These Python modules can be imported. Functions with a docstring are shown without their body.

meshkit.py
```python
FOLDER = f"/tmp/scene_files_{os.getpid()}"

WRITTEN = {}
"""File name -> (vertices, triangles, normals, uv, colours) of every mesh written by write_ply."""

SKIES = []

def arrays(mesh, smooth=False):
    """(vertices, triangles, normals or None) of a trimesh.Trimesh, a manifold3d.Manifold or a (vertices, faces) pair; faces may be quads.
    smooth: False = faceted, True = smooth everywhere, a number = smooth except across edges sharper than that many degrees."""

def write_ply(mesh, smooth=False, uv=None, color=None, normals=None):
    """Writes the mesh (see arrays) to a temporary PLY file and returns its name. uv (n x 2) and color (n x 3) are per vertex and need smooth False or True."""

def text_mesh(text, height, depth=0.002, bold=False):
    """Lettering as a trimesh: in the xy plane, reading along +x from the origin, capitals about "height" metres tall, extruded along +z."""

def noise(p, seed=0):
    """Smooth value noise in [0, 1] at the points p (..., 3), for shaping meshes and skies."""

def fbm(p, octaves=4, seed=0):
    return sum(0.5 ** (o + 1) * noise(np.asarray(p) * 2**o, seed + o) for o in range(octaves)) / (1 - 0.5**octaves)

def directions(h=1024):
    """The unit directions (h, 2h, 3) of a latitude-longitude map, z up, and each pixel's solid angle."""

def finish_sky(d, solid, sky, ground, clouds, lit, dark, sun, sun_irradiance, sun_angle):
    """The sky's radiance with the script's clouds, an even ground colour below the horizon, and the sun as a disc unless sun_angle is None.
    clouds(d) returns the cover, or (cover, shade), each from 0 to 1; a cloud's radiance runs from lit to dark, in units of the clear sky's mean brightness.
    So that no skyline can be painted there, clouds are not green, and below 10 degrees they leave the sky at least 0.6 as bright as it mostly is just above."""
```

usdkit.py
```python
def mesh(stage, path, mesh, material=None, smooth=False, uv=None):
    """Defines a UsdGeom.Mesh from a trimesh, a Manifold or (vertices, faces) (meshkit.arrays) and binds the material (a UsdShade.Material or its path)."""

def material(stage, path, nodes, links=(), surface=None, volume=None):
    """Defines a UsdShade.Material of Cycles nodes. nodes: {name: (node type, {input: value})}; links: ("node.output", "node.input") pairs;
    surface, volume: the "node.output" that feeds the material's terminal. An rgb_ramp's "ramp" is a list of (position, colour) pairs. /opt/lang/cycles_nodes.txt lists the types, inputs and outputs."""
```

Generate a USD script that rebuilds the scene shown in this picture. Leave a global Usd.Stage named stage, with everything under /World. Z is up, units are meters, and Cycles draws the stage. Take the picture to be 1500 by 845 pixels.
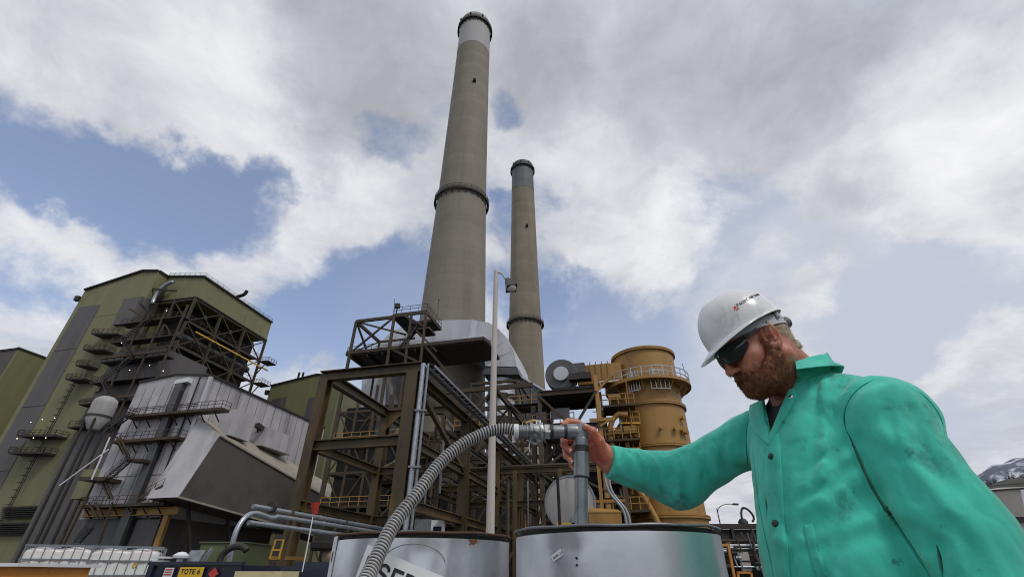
import math, random
import numpy as np, trimesh, manifold3d, shapely.geometry as sg
import meshkit, usdkit
from pxr import Usd, UsdGeom, UsdLux, UsdShade, Gf, Sdf, Vt

stage = Usd.Stage.CreateInMemory()
UsdGeom.SetStageUpAxis(stage, 'Z'); UsdGeom.SetStageMetersPerUnit(stage, 1.0)
UsdGeom.Xform.Define(stage, '/World'); UsdGeom.Scope.Define(stage, '/World/Looks')

# ------------------------------------------------------------ camera
EYE = np.array([0.0, 0.0, 0.93]); PITCH = math.radians(31.9); FPX = 670.0
CP, SP = math.cos(PITCH), math.sin(PITCH)
cam = UsdGeom.Camera.Define(stage, '/World/camera')
cam.CreateHorizontalApertureAttr(36.0); cam.CreateVerticalApertureAttr(36.0 * 576 / 1024)
cam.CreateFocalLengthAttr(36.0 * FPX / 1500.0); cam.CreateClippingRangeAttr(Gf.Vec2f(0.05, 60000))
cam.CreateExposureAttr(0.0)
xf = UsdGeom.Xformable(cam)
xf.AddTranslateOp().Set(Gf.Vec3d(*EYE)); xf.AddRotateXOp().Set(90 + math.degrees(PITCH))

# ------------------------------------------------------------ sky and sun
SUN_AZ, SUN_EL = math.radians(140), math.radians(50)      # azimuth from +Y towards +X: the veiled sun stands behind the camera to the right
SUN = np.array([math.sin(SUN_AZ) * math.cos(SUN_EL), math.cos(SUN_AZ) * math.cos(SUN_EL), math.sin(SUN_EL)])
sun = UsdLux.DistantLight.Define(stage, '/World/sun')
sun.CreateIntensityAttr(0.36); sun.CreateAngleAttr(14.0); sun.CreateNormalizeAttr(True); sun.CreateColorAttr(Gf.Vec3f(1, .95, .88))
def look_quat(d):                                          # -z axis along -d
    m = Gf.Matrix4d(); m.SetLookAt(Gf.Vec3d(0, 0, 0), Gf.Vec3d(*(-d)), Gf.Vec3d(0, 0, 1))
    return m.GetInverse()
UsdGeom.Xformable(sun).AddTransformOp().Set(look_quat(SUN))

def ray(px, py):
    u, v = (px - 750) / FPX, (422.5 - py) / FPX
    return np.array([u, CP - SP * v, SP + CP * v])
def unit(v): v = np.asarray(v, float); return v / np.linalg.norm(v)
def project(p):
    r = np.asarray(p, float) - EYE
    d = CP * r[..., 1] + SP * r[..., 2]; up = -SP * r[..., 1] + CP * r[..., 2]
    return np.stack([750 + FPX * r[..., 0] / d, 422.5 - FPX * up / d, d], -1)

dome = UsdLux.DomeLight.Define(stage, '/World/sky')
dome.CreateIntensityAttr(1.0)
SKY_STRENGTH = 0.12; SKY_TINT = (1.20, 1.24, 1.34); CLOUD = 9.5
def sky_material():
    n, l = {}, []
    n['tc'] = ('texture_coordinate', {})
    n['sky'] = ('sky_texture', {'sky_type': 'single_scattering', 'sun_disc': False, 'sun_elevation': SUN_EL, 'sun_rotation': SUN_AZ, 'air_density': 1.0, 'aerosol_density': 1.2})
    n['sep'] = ('separate_xyz', {}); l.append(('tc.generated', 'sep.vector'))
    n['zc'] = ('math', {'math_type': 'maximum', 'value2': 0.0}); l.append(('sep.z', 'zc.value1'))
    n['za'] = ('math', {'math_type': 'add', 'value2': 0.22}); l.append(('zc.value', 'za.value1'))
    n['dx'] = ('math', {'math_type': 'divide'}); l += [('sep.x', 'dx.value1'), ('za.value', 'dx.value2')]
    n['dy'] = ('math', {'math_type': 'divide'}); l += [('sep.y', 'dy.value1'), ('za.value', 'dy.value2')]
    n['pl'] = ('combine_xyz', {'z': 3.7}); l += [('dx.value', 'pl.x'), ('dy.value', 'pl.y')]
    n['n1'] = ('noise_texture', {'scale': 2.5, 'detail': 13.0, 'roughness': 0.67, 'distortion': 0.3}); l.append(('pl.vector', 'n1.vector'))
    n['n2'] = ('noise_texture', {'scale': 1.3, 'detail': 7.0, 'roughness': 0.55, 'distortion': 0.15}); 
    n['mp2'] = ('mapping', {'location': (4.2, 1.3, 2.0)}); l += [('pl.vector', 'mp2.vector'), ('mp2.vector', 'n2.vector')]
    n['n3'] = ('noise_texture', {'scale': 5.2, 'detail': 11.0, 'roughness': 0.66, 'distortion': .35}); l.append(('pl.vector', 'n3.vector'))
    n['wn'] = ('noise_texture', {'scale': 5.0, 'detail': 7.0, 'roughness': .62}); l.append(('tc.generated', 'wn.vector'))
    n['wc'] = ('vector_math', {'math_type': 'subtract', 'vector2': (.5, .5, .5)}); l.append(('wn.color', 'wc.vector1'))
    n['ws'] = ('vector_math', {'math_type': 'scale', 'scale': .22}); l.append(('wc.vector', 'ws.vector1'))
    n['wa'] = ('vector_math', {'math_type': 'add'}); l += [('tc.generated', 'wa.vector1'), ('ws.vector', 'wa.vector2')]
    n['wd'] = ('vector_math', {'math_type': 'normalize'}); l.append(('wa.vector', 'wd.vector1'))
    # where this sky's cloud banks and clear gaps lie: (direction, angular half width in cosine terms, weight)
    def blob_chain(prefix, blobs, start):
        prev = None
        for i, (px, py, width, w) in enumerate(blobs):
            d = unit(ray(px, py)); a = f'{prefix}{i}'
            n[a + 'd'] = ('vector_math', {'math_type': 'dot_product', 'vector2': tuple(d)}); l.append(('wd.vector', a + 'd.vector1'))
            n[a + 'm'] = ('map_range', {'range_type': 'smoothstep', 'from_min': math.cos(math.radians(width)), 'from_max': 1.0, 'to_min': 0.0, 'to_max': w, 'clamp': True})
            l.append((a + 'd.value', a + 'm.value'))
            n[a + 's'] = ('math', {'math_type': 'add', 'value2': start})
            l.append((a + 'm.result', a + 's.value1'))
            if prev: l.append((prev, a + 's.value2'))
            prev = a + 's.value'
        return prev
    cov = blob_chain('c', [
        (30, 225, 8, -.26), (140, 260, 8, -.30), (240, 278, 8, -.32), (325, 292, 7, -.28), (400, 258, 3.5, -.2), (30, 300, 6, -.14), (580, 205, 5, -.30), (640, 158, 3, -.2),
        (590, 395, 6, -.22), (530, 430, 6, -.24), (460, 480, 7, -.34), (400, 500, 6, -.2), (600, 500, 6, -.3), (550, 540, 6, -.2), (130, 400, 4, -.08), (60, 450, 6, -.16),
        (785, 420, 7, -.22), (850, 470, 8, -.25), (740, 165, 3.5, -.22), (735, 330, 4, -.2), (800, 290, 4, -.12), (1090, 318, 6, -.17), (1150, 350, 6, -.17), (1000, 300, 4, -.12), (1060, 395, 5, -.1),
        (1300, 440, 9, -.20), (1240, 500, 8, -.18), (1420, 420, 7, -.2), (1330, 560, 9, -.2), (950, 560, 11, -.24), (900, 640, 8, -.15), (1330, 270, 4, -.12),
        (30, 505, 5, .25), (60, 345, 6, .14), (170, 372, 7, .14), (300, 372, 7, .14), (430, 330, 6, .18), (500, 300, 6, .14), (560, 300, 5, .1), (330, 205, 6, .1), (960, 380, 5, .16), (1120, 362, 3, .2), (1190, 425, 3.5, .28), (1240, 385, 2, .16),
        (1470, 505, 3.5, .30), (1410, 560, 2.2, .24), (840, 330, 5, .1), (1440, 230, 9, .15), (1330, 180, 14, .2), (1000, 100, 22, .22), (600, 60, 20, .2), (200, 70, 20, .28), (1080, 740, 7, .2)], 0.0)
    veil = blob_chain('v', [(1350, 480, 26, .75), (1150, 420, 14, .35), (950, 560, 14, .30), (620, 470, 10, .12)], 0.0)
    n['cv1'] = ('math', {'math_type': 'add'}); l += [('n1.fac', 'cv1.value1'), (cov, 'cv1.value2')]
    n['cover'] = ('map_range', {'range_type': 'smoothstep', 'from_min': .26, 'from_max': .60, 'to_min': 0.03, 'to_max': 1., 'clamp': True}); l.append(('cv1.value', 'cover.value'))
    # brightness of the clouds: grey bellies and white edges
    br = blob_chain('b', [(760, 10, 30, -.10), (540, 90, 13, -.22), (780, 110, 9, -.20), (1030, 150, 14, -.13), (1240, 60, 12, -.10), (120, 90, 16, -.03), (1270, 250, 5, -.16), (1350, 40, 12, -.08),
                          (1430, 130, 10, .15), (1350, 200, 8, .10), (1250, 210, 7, .08), (330, 160, 9, .12), (480, 320, 9, .12), (1450, 300, 10, .12), (860, 230, 7, .08), (60, 370, 9, .12), (990, 340, 8, .2)], 0.0)
    n['mx'] = ('math', {'math_type': 'multiply_add', 'value2': .50, 'value3': -.07}); l += [('n2.fac', 'mx.value1')]
    n['mx3'] = ('math', {'math_type': 'multiply_add', 'value2': .62}); l += [('n3.fac', 'mx3.value1'), ('mx.value', 'mx3.value3')]
    n['mx4'] = ('math', {'math_type': 'add'}); l += [('mx3.value', 'mx4.value1'), (br, 'mx4.value2')]
    n['lum'] = ('rgb_ramp', {'ramp': [(0.20, (.36, .375, .41)), (.42, (.50, .515, .56)), (.60, (.66, .67, .705)), (.85, (.84, .84, .86))]}); l.append(('mx4.value', 'lum.fac'))
    # clear sky behind: a physical sky, hazier towards the ground
    n['skg'] = ('vector_math', {'math_type': 'scale', 'scale': 1.0}); 
    n['hz'] = ('map_range', {'range_type': 'smoothstep', 'from_min': -.02, 'from_max': .5, 'to_min': .92, 'to_max': .20, 'clamp': True}); l.append(('sep.z', 'hz.value'))
    n['hv'] = ('math', {'math_type': 'add', 'use_clamp': True}); l += [('hz.result', 'hv.value1'), (veil, 'hv.value2')]
    n['skm'] = ('mix_color', {'blend_type': 'mix', 'b': (3.75, 3.92, 4.30)}); l += [('hv.value', 'skm.fac'), ('sky.color', 'skm.a')]
    n['tint'] = ('mix_color', {'blend_type': 'multiply', 'fac': 1.0, 'b': SKY_TINT}); l.append(('skm.result', 'tint.a'))
    n['cl'] = ('vector_math', {'math_type': 'scale', 'scale': CLOUD}); l.append(('lum.color', 'cl.vector1'))
    n['all'] = ('mix_color', {'blend_type': 'mix'}); l += [('cover.result', 'all.fac'), ('tint.result', 'all.a'), ('cl.vector', 'all.b')]
    n['bg'] = ('background_shader', {'strength': SKY_STRENGTH}); l.append(('all.result', 'bg.color'))
    return usdkit.material(stage, '/World/Looks/sky_clouds', n, l, surface='bg.background')
UsdShade.MaterialBindingAPI.Apply(dome.GetPrim()).Bind(sky_material())
dome.GetPrim().SetCustomDataByKey('kind', 'structure')

# ------------------------------------------------------------ scene bookkeeping
used = {}
def fresh(parent, name):
    k = used.get((parent, name), 0); used[(parent, name)] = k + 1
    return f'{parent}/{name}' if k == 0 else f'{parent}/{name}_{k:03d}'
def tag(p, label=None, cat=None, group=None, kind=None):
    p = p.GetPrim()
    for k, v in (('label', label), ('category', cat), ('group', group), ('kind', kind)):
        if v: p.SetCustomDataByKey(k, v)
    return p
def thing(name, label, cat, loc=(0, 0, 0), group=None):
    x = UsdGeom.Xform.Define(stage, fresh('/World', name))
    tag(x, label, cat, group)
    x.ORIGIN = None
    ORIGINS[str(x.GetPath())] = np.asarray(loc, float)
    x.AddTranslateOp().Set(Gf.Vec3d(*map(float, loc)))
    return x
ORIGINS = {}
def join(ms):
    if isinstance(ms, (list,)):
        out_v, out_f, k = [], [], 0
        for m in ms:
            v, f, _ = meshkit.arrays(m)
            out_v.append(v); out_f.append(f + k); k += len(v)
        return trimesh.Trimesh(np.vstack(out_v), np.vstack(out_f), process=False)
    v, f, _ = meshkit.arrays(ms)
    return trimesh.Trimesh(v, f, process=False)
def obj(name, ms, mat, parent=None, smooth=False, label=None, cat=None, group=None, kind=None):
    """ONE mesh in world coordinates, placed under its parent."""
    m = join(ms)
    pp = str(parent.GetPath()) if parent is not None else '/World'
    top = '/'.join(pp.split('/')[:3])
    o = ORIGINS.get(top)
    if parent is None:                                   # a top-level mesh sits at its own base
        b = m.bounds; o = np.array([(b[0][0] + b[1][0]) / 2, (b[0][1] + b[1][1]) / 2, b[0][2]])
    if o is not None: m.vertices = m.vertices - o
    g = usdkit.mesh(stage, fresh(pp, name), m, M[mat] if isinstance(mat, str) else mat, smooth=smooth)
    if parent is None:
        g.AddTranslateOp().Set(Gf.Vec3d(*map(float, o))); ORIGINS[str(g.GetPath())] = o
    tag(g, label, cat, group, kind)
    return g
def copy_of(src, name, label, loc, rotz=0, group=None):
    x = UsdGeom.Xform.Define(stage, fresh('/World', name))
    x.GetPrim().GetReferences().AddInternalReference(src.GetPath())
    x.ClearXformOpOrder(); x.AddTranslateOp().Set(Gf.Vec3d(*map(float, loc)))
    if rotz: x.AddRotateZOp().Set(math.degrees(rotz))
    x.GetPrim().SetInstanceable(True)
    was = src.GetPrim().GetCustomData()
    tag(x, label, was.get('category'), group or was.get('group'))
    return x

# ------------------------------------------------------------ geometry helpers
AX = math.radians(13.6)
A3 = np.array([math.sin(AX), math.cos(AX), 0.0]); B3 = np.array([math.cos(AX), -math.sin(AX), 0.0]); Z3 = np.array([0, 0, 1.0])
def hit(px, py, p0, n):
    d = ray(px, py); return EYE + d * (np.dot(np.asarray(p0, float) - EYE, n) / np.dot(d, n))
def onB(px, py, p0): return hit(px, py, p0, A3)          # on the wall through p0 that runs along B (faces the viewer)
def onA(px, py, p0): return hit(px, py, p0, B3)          # on the wall through p0 that runs along A (runs away from the viewer)
def onZ(px, py, z): return hit(px, py, (0, 0, z), Z3)
def fwy(px, py, y): return hit(px, py, (0, y, 0), np.array([0, 1.0, 0]))
def atd(px, py, d): return EYE + ray(px, py) * d

def box(lo, hi): 
    m = trimesh.creation.box(np.abs(np.subtract(hi, lo))); m.apply_translation((np.add(lo, hi)) / 2.0); return m
def pbox(p, a, b, z0, z1):
    """box in the plant's axes: corner p (x, y), a metres along A, b metres along B."""
    p = np.array([p[0], p[1], 0.0]); q = [p, p + b * B3, p + b * B3 + a * A3, p + a * A3]
    return prism([x + z0 * Z3 for x in q], (0, 0, z1 - z0))
def fixn(m):
    if m.is_watertight and m.volume < 0: m.invert()
    return m
def prism(pts, vec):
    """planar polygon extruded by vec, ear-cut."""
    pts = np.asarray(pts, float); vec = np.asarray(vec, float); n = len(pts)
    c = pts.mean(0); _, _, w = np.linalg.svd(pts - c); uv = (pts - c) @ w[:2].T
    import mapbox_earcut as ec
    tri = ec.triangulate_float64(uv, np.array([n], np.uint32)).reshape(-1, 3).astype(int)
    v = np.vstack([pts, pts + vec]); f = [t for t in tri] + [t[::-1] + n for t in tri]
    for i in range(n):
        j = (i + 1) % n; f += [[i, i + n, j], [j, i + n, j + n]]
    m = trimesh.Trimesh(v, np.array(f), process=False)
    m.fix_normals(); return fixn(m)
def frame(d, up=(0, 0, 1)):
    d = unit(d); s = np.cross(d, up)
    if np.linalg.norm(s) < 1e-3: s = np.cross(d, (1.0, 0, 0) if up[0] == 0 else (0, 1.0, 0))
    s = unit(s); return s, np.cross(s, d)
def bar(p, q, w, h=None, up=(0, 0, 1)):
    """square bar from p to q."""
    h = h or w; p, q = np.asarray(p, float), np.asarray(q, float); s, u = frame(q - p, up)
    c = [(-1, -1), (1, -1), (1, 1), (-1, 1)]
    return prism([p + s * a * w / 2 + u * b * h / 2 for a, b in c], q - p)
def ibar(p, q, w, h, t=None, up=(0, 0, 1)):
    """rolled steel section, w wide flanges, h deep (along up)."""
    t = t or 0.09 * h; p, q = np.asarray(p, float), np.asarray(q, float); s, u = frame(q - p, up); e = t * .7
    c = [(-w/2, -h/2), (w/2, -h/2), (w/2, -h/2+t), (e/2, -h/2+t), (e/2, h/2-t), (w/2, h/2-t), (w/2, h/2), (-w/2, h/2), (-w/2, h/2-t), (-e/2, h/2-t), (-e/2, -h/2+t), (-w/2, -h/2+t)]
    return prism([p + s * a + u * b for a, b in c], q - p)
def tube(pts, r, n=12, cap=True):
    """round pipe through pts; r a number or one per point."""
    p = np.asarray(pts, float); r = np.broadcast_to(np.asarray(r, float), (len(p),))
    t = np.gradient(p, axis=0); t /= np.linalg.norm(t, axis=1, keepdims=True) + 1e-12
    a = np.zeros_like(p); s, _ = frame(t[0]); a[0] = s
    for i in range(1, len(p)):
        x = a[i-1] - t[i] * np.dot(a[i-1], t[i]); a[i] = unit(x)
    b = np.cross(t, a); ang = np.arange(n) * 2 * np.pi / n
    v = p[:, None] + r[:, None, None] * (np.cos(ang)[None, :, None] * a[:, None] + np.sin(ang)[None, :, None] * b[:, None])
    v = v.reshape(-1, 3); f = []
    for i in range(len(p) - 1):
        for j in range(n):
            k = (j + 1) % n; f += [[i*n+j, i*n+k, (i+1)*n+k], [i*n+j, (i+1)*n+k, (i+1)*n+j]]
    if cap:
        v = np.vstack([v, p[0], p[-1]]); c0, c1 = len(v) - 2, len(v) - 1; e = (len(p) - 1) * n
        for j in range(n):
            k = (j + 1) % n; f += [[c0, k, j], [c1, e + j, e + k]]
    return trimesh.Trimesh(v, np.array(f), process=False)
def curve(pts, n=40):
    from scipy.interpolate import CubicSpline
    p = np.asarray(pts, float); s = np.r_[0, np.cumsum(np.linalg.norm(np.diff(p, axis=0), axis=1))]
    return CubicSpline(s, p)(np.linspace(0, s[-1], n))
def lathe(profile, n=48, center=(0, 0, 0), axis=None, closed=False):
    """profile [(r, h)] turned about z (or axis) at center. closed: the profile is a ring."""
    pr = np.asarray(profile, float); m = len(pr); ang = np.arange(n) * 2 * np.pi / n
    v = np.stack([pr[:, None, 0] * np.cos(ang), pr[:, None, 0] * np.sin(ang), np.broadcast_to(pr[:, 1:2], (m, n))], -1).reshape(-1, 3)
    f = []
    for i in range(m if closed else m - 1):
        i2 = (i + 1) % m
        for j in range(n):
            k = (j + 1) % n
            if pr[i, 0] > 1e-9: f.append([i*n+j, i*n+k, i2*n+k])
            if pr[i2, 0] > 1e-9: f.append([i*n+j, i2*n+k, i2*n+j])
    if axis is not None:
        w = unit(axis); s, u = frame(w); R = np.stack([s, np.cross(w, s), w], 1); v = v @ R.T
    return trimesh.Trimesh(v + np.asarray(center, float), np.array(f), process=False)
def ring(r0, r1, z0, z1, n=48, center=(0, 0, 0), axis=None):
    return lathe([(r0, z0), (r1, z0), (r1, z1), (r0, z1)], n, center, axis, closed=True)
def cyl(p, q, r, n=16): return tube([p, q], r, n)
def railing(pts, h=1.1, r=.03, step=1.6, rails=2):
    out = []; pts = [np.asarray(p, float) for p in pts]
    for p, q in zip(pts[:-1], pts[1:]):
        L = np.linalg.norm(q - p); k = max(1, int(round(L / step)))
        for i in range(k + 1): out.append(bar(p + (q - p) * i / k, p + (q - p) * i / k + h * Z3, r * 2))
        for i in range(rails): out.append(bar(p + Z3 * h * (i + 1) / rails, q + Z3 * h * (i + 1) / rails, r * 2))
    return out
def stairs(p, q, width, side, n=12):
    """a flight from p up to q: two stringers, treads, handrails."""
    p, q, side = np.asarray(p, float), np.asarray(q, float), unit(side) * width
    out = [bar(p, q, .06, .3), bar(p + side, q + side, .06, .3)]
    for i in range(n):
        c = p + (q - p) * (i + .5) / n; d = unit(np.array([*(q - p)[:2], 0])) * .14
        out.append(prism([c - d, c + d, c + d + side, c - d + side], (0, 0, -.04)))
    for o in (0 * side, side):
        out += [bar(p + o + Z3, q + o + Z3, .05), bar(p + o + .5 * Z3, q + o + .5 * Z3, .04)]
        for t in (0, .33, .66, 1): out.append(bar(p + o + (q - p) * t, p + o + (q - p) * t + Z3, .05))
    return out
def wrap_cyl(m, c, R, az, z, rot=0, off=0.0):
    """flat lettering (xy plane, +z up) laid on the outside of an upright drum, at compass angle az (from +Y towards +X as seen from the drum's axis)."""
    v = np.array(m.vertices); co, si = math.cos(rot), math.sin(rot)
    x, y = v[:, 0] * co - v[:, 1] * si, v[:, 0] * si + v[:, 1] * co
    a = az - x / R; r = R + off + v[:, 2]
    return trimesh.Trimesh(np.stack([c[0] + r * np.sin(a), c[1] + r * np.cos(a), z + y], 1), m.faces, process=False)
def sheet(w, h, t, nx=24, ny=6, x0=0, y0=0):
    """thin closed rectangle in the xy plane, finely divided so that it can be bent."""
    xs, ys = np.linspace(x0, x0 + w, nx + 1), np.linspace(y0, y0 + h, ny + 1); X, Y = np.meshgrid(xs, ys, indexing='ij')
    top = np.stack([X, Y, np.full_like(X, t)], -1).reshape(-1, 3); bot = top * [1, 1, 0]; N = len(top); f = []
    i = lambda a, b: a * (ny + 1) + b
    for a in range(nx):
        for b in range(ny):
            q = [i(a, b), i(a+1, b), i(a+1, b+1), i(a, b+1)]
            f += [[q[0], q[1], q[2]], [q[0], q[2], q[3]], [q[2]+N, q[1]+N, q[0]+N], [q[3]+N, q[2]+N, q[0]+N]]
    edge = [i(a, 0) for a in range(nx)] + [i(nx, b) for b in range(ny)] + [i(a, ny) for a in range(nx, 0, -1)] + [i(0, b) for b in range(ny, 0, -1)]
    for a, b in zip(edge, edge[1:] + edge[:1]): f += [[a, a+N, b+N], [a, b+N, b]]
    return trimesh.Trimesh(np.vstack([top, bot]), np.array(f), process=False)
# ------------------------------------------------------------ materials (colour, grain, relief and wear only)
M = {}
def mat(name, stops, rough=.6, metal=0., scale=1.0, stretch=(1, 1, 1), detail=6, bump=0., bscale=None, extra=None, spec=.5, dirt=None, coat=0., sheen=0., ss=0., panel=None, ribs=None, rvar=0.15):
    """stops: colours spread over a noise; dirt: (colour, scale, threshold, amount, stretch) patches over it; panel: (module, amount) brightness that differs from one cladding sheet to the next; ribs: spacing of sheet ribs."""
    n = {'g': ('geometry', {}), 'mp': ('mapping', {'scale': tuple(np.array(stretch, float) * scale)}), 'n': ('noise_texture', {'scale': 1.0, 'detail': detail, 'roughness': .6}),
         'r': ('rgb_ramp', {'ramp': [(.28 + .44 * i / max(1, len(stops) - 1), c) for i, c in enumerate(stops)]}),
         'p': ('principled_bsdf', {'metallic': metal, 'specular_ior_level': spec, 'coat_weight': coat, 'sheen_weight': sheen})}
    l = [('g.position', 'mp.vector'), ('mp.vector', 'n.vector'), ('n.fac', 'r.fac')]
    col = 'r.color'
    if panel:
        mod, amt, dr, modz = panel
        n['pd'] = ('vector_math', {'math_type': 'dot_product', 'vector2': tuple(dr)}); l.append(('g.position', 'pd.vector1'))
        n['ps'] = ('math', {'math_type': 'divide', 'value2': mod}); l.append(('pd.value', 'ps.value1'))
        n['pf'] = ('math', {'math_type': 'floor'}); l.append(('ps.value', 'pf.value1'))
        n['sz'] = ('separate_xyz', {}); l.append(('g.position', 'sz.vector'))
        n['pz'] = ('math', {'math_type': 'divide', 'value2': modz}); l.append(('sz.z', 'pz.value1'))
        n['pzf'] = ('math', {'math_type': 'floor'}); l.append(('pz.value', 'pzf.value1'))
        n['pc'] = ('combine_xyz', {}); l += [('pf.value', 'pc.x'), ('pzf.value', 'pc.y')]
        n['pw'] = ('white_noise_texture', {'dimensions': '3D'}); l.append(('pc.vector', 'pw.vector'))
        n['pm'] = ('map_range', {'from_min': 0., 'from_max': 1., 'to_min': 1 - amt, 'to_max': 1 + amt}); l.append(('pw.value', 'pm.value'))
        n['px'] = ('vector_math', {'math_type': 'scale'}); l += [(col, 'px.vector1'), ('pm.result', 'px.scale')]; col = 'px.vector'
    for i, (c, sc, th, amt, st) in enumerate(dirt or []):
        k = f'd{i}'
        n[k + 'm'] = ('mapping', {'scale': tuple(np.array(st, float) * sc), 'location': (3.1 * i + 1.7, 5.3, 2.9)}); l.append(('g.position', k + 'm.vector'))
        n[k + 'n'] = ('noise_texture', {'scale': 1.0, 'detail': 7.0, 'roughness': .65}); l.append((k + 'm.vector', k + 'n.vector'))
        n[k + 'r'] = ('map_range', {'range_type': 'smoothstep', 'from_min': th, 'from_max': th + .14, 'to_min': 0., 'to_max': amt, 'clamp': True}); l.append((k + 'n.fac', k + 'r.value'))
        n[k + 'x'] = ('mix_color', {'b': c}); l += [(k + 'r.result', k + 'x.fac'), (col, k + 'x.a')]; col = k + 'x.result'
    l.append((col, 'p.base_color'))
    n['rr'] = ('map_range', {'from_min': .3, 'from_max': .7, 'to_min': max(.02, rough - rvar * rough), 'to_max': min(1., rough + rvar * rough), 'clamp': True}); l += [('n.fac', 'rr.value'), ('rr.result', 'p.roughness')]
    if bump or ribs:
        last = None
        if bump:
            n['bn'] = ('noise_texture', {'scale': float(bscale or scale * 6), 'detail': 5.0}); l.append(('g.position', 'bn.vector'))
            n['b'] = ('bump', {'strength': .6, 'distance': float(bump)}); l.append(('bn.fac', 'b.height')); last = 'b.normal'
        if ribs:
            sp, dr, depth = ribs
            n['rd'] = ('vector_math', {'math_type': 'dot_product', 'vector2': tuple(dr)}); l.append(('g.position', 'rd.vector1'))
            n['rs'] = ('math', {'math_type': 'multiply', 'value2': 2 * math.pi / sp}); l.append(('rd.value', 'rs.value1'))
            n['rw'] = ('math', {'math_type': 'sine'}); l.append(('rs.value', 'rw.value1'))
            n['rb'] = ('bump', {'strength': .5, 'distance': depth}); l.append(('rw.value', 'rb.height'))
            if last: l.append((last, 'rb.normal'))
            last = 'rb.normal'
        l.append((last, 'p.normal'))
    if ss:
        n['p'][1].update({'subsurface_weight': ss, 'subsurface_scale': .012, 'subsurface_radius': (1.0, .35, .2)})
    if extra: n['p'][1].update(extra)
    M[name] = usdkit.material(stage, f'/World/Looks/{name}', n, l, surface='p.BSDF')
    return M[name]
AB = tuple(A3 + B3 * 1.0)
S = (1, 1, 1); VERT = (1, 1, .12); 
RUST = (.10, .035, .012)
mat('ground', [(.055, .052, .047), (.09, .085, .075)], .9, scale=.8, bump=.01, dirt=[((.07, .065, .06), .2, .5, .7, S)])
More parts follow.
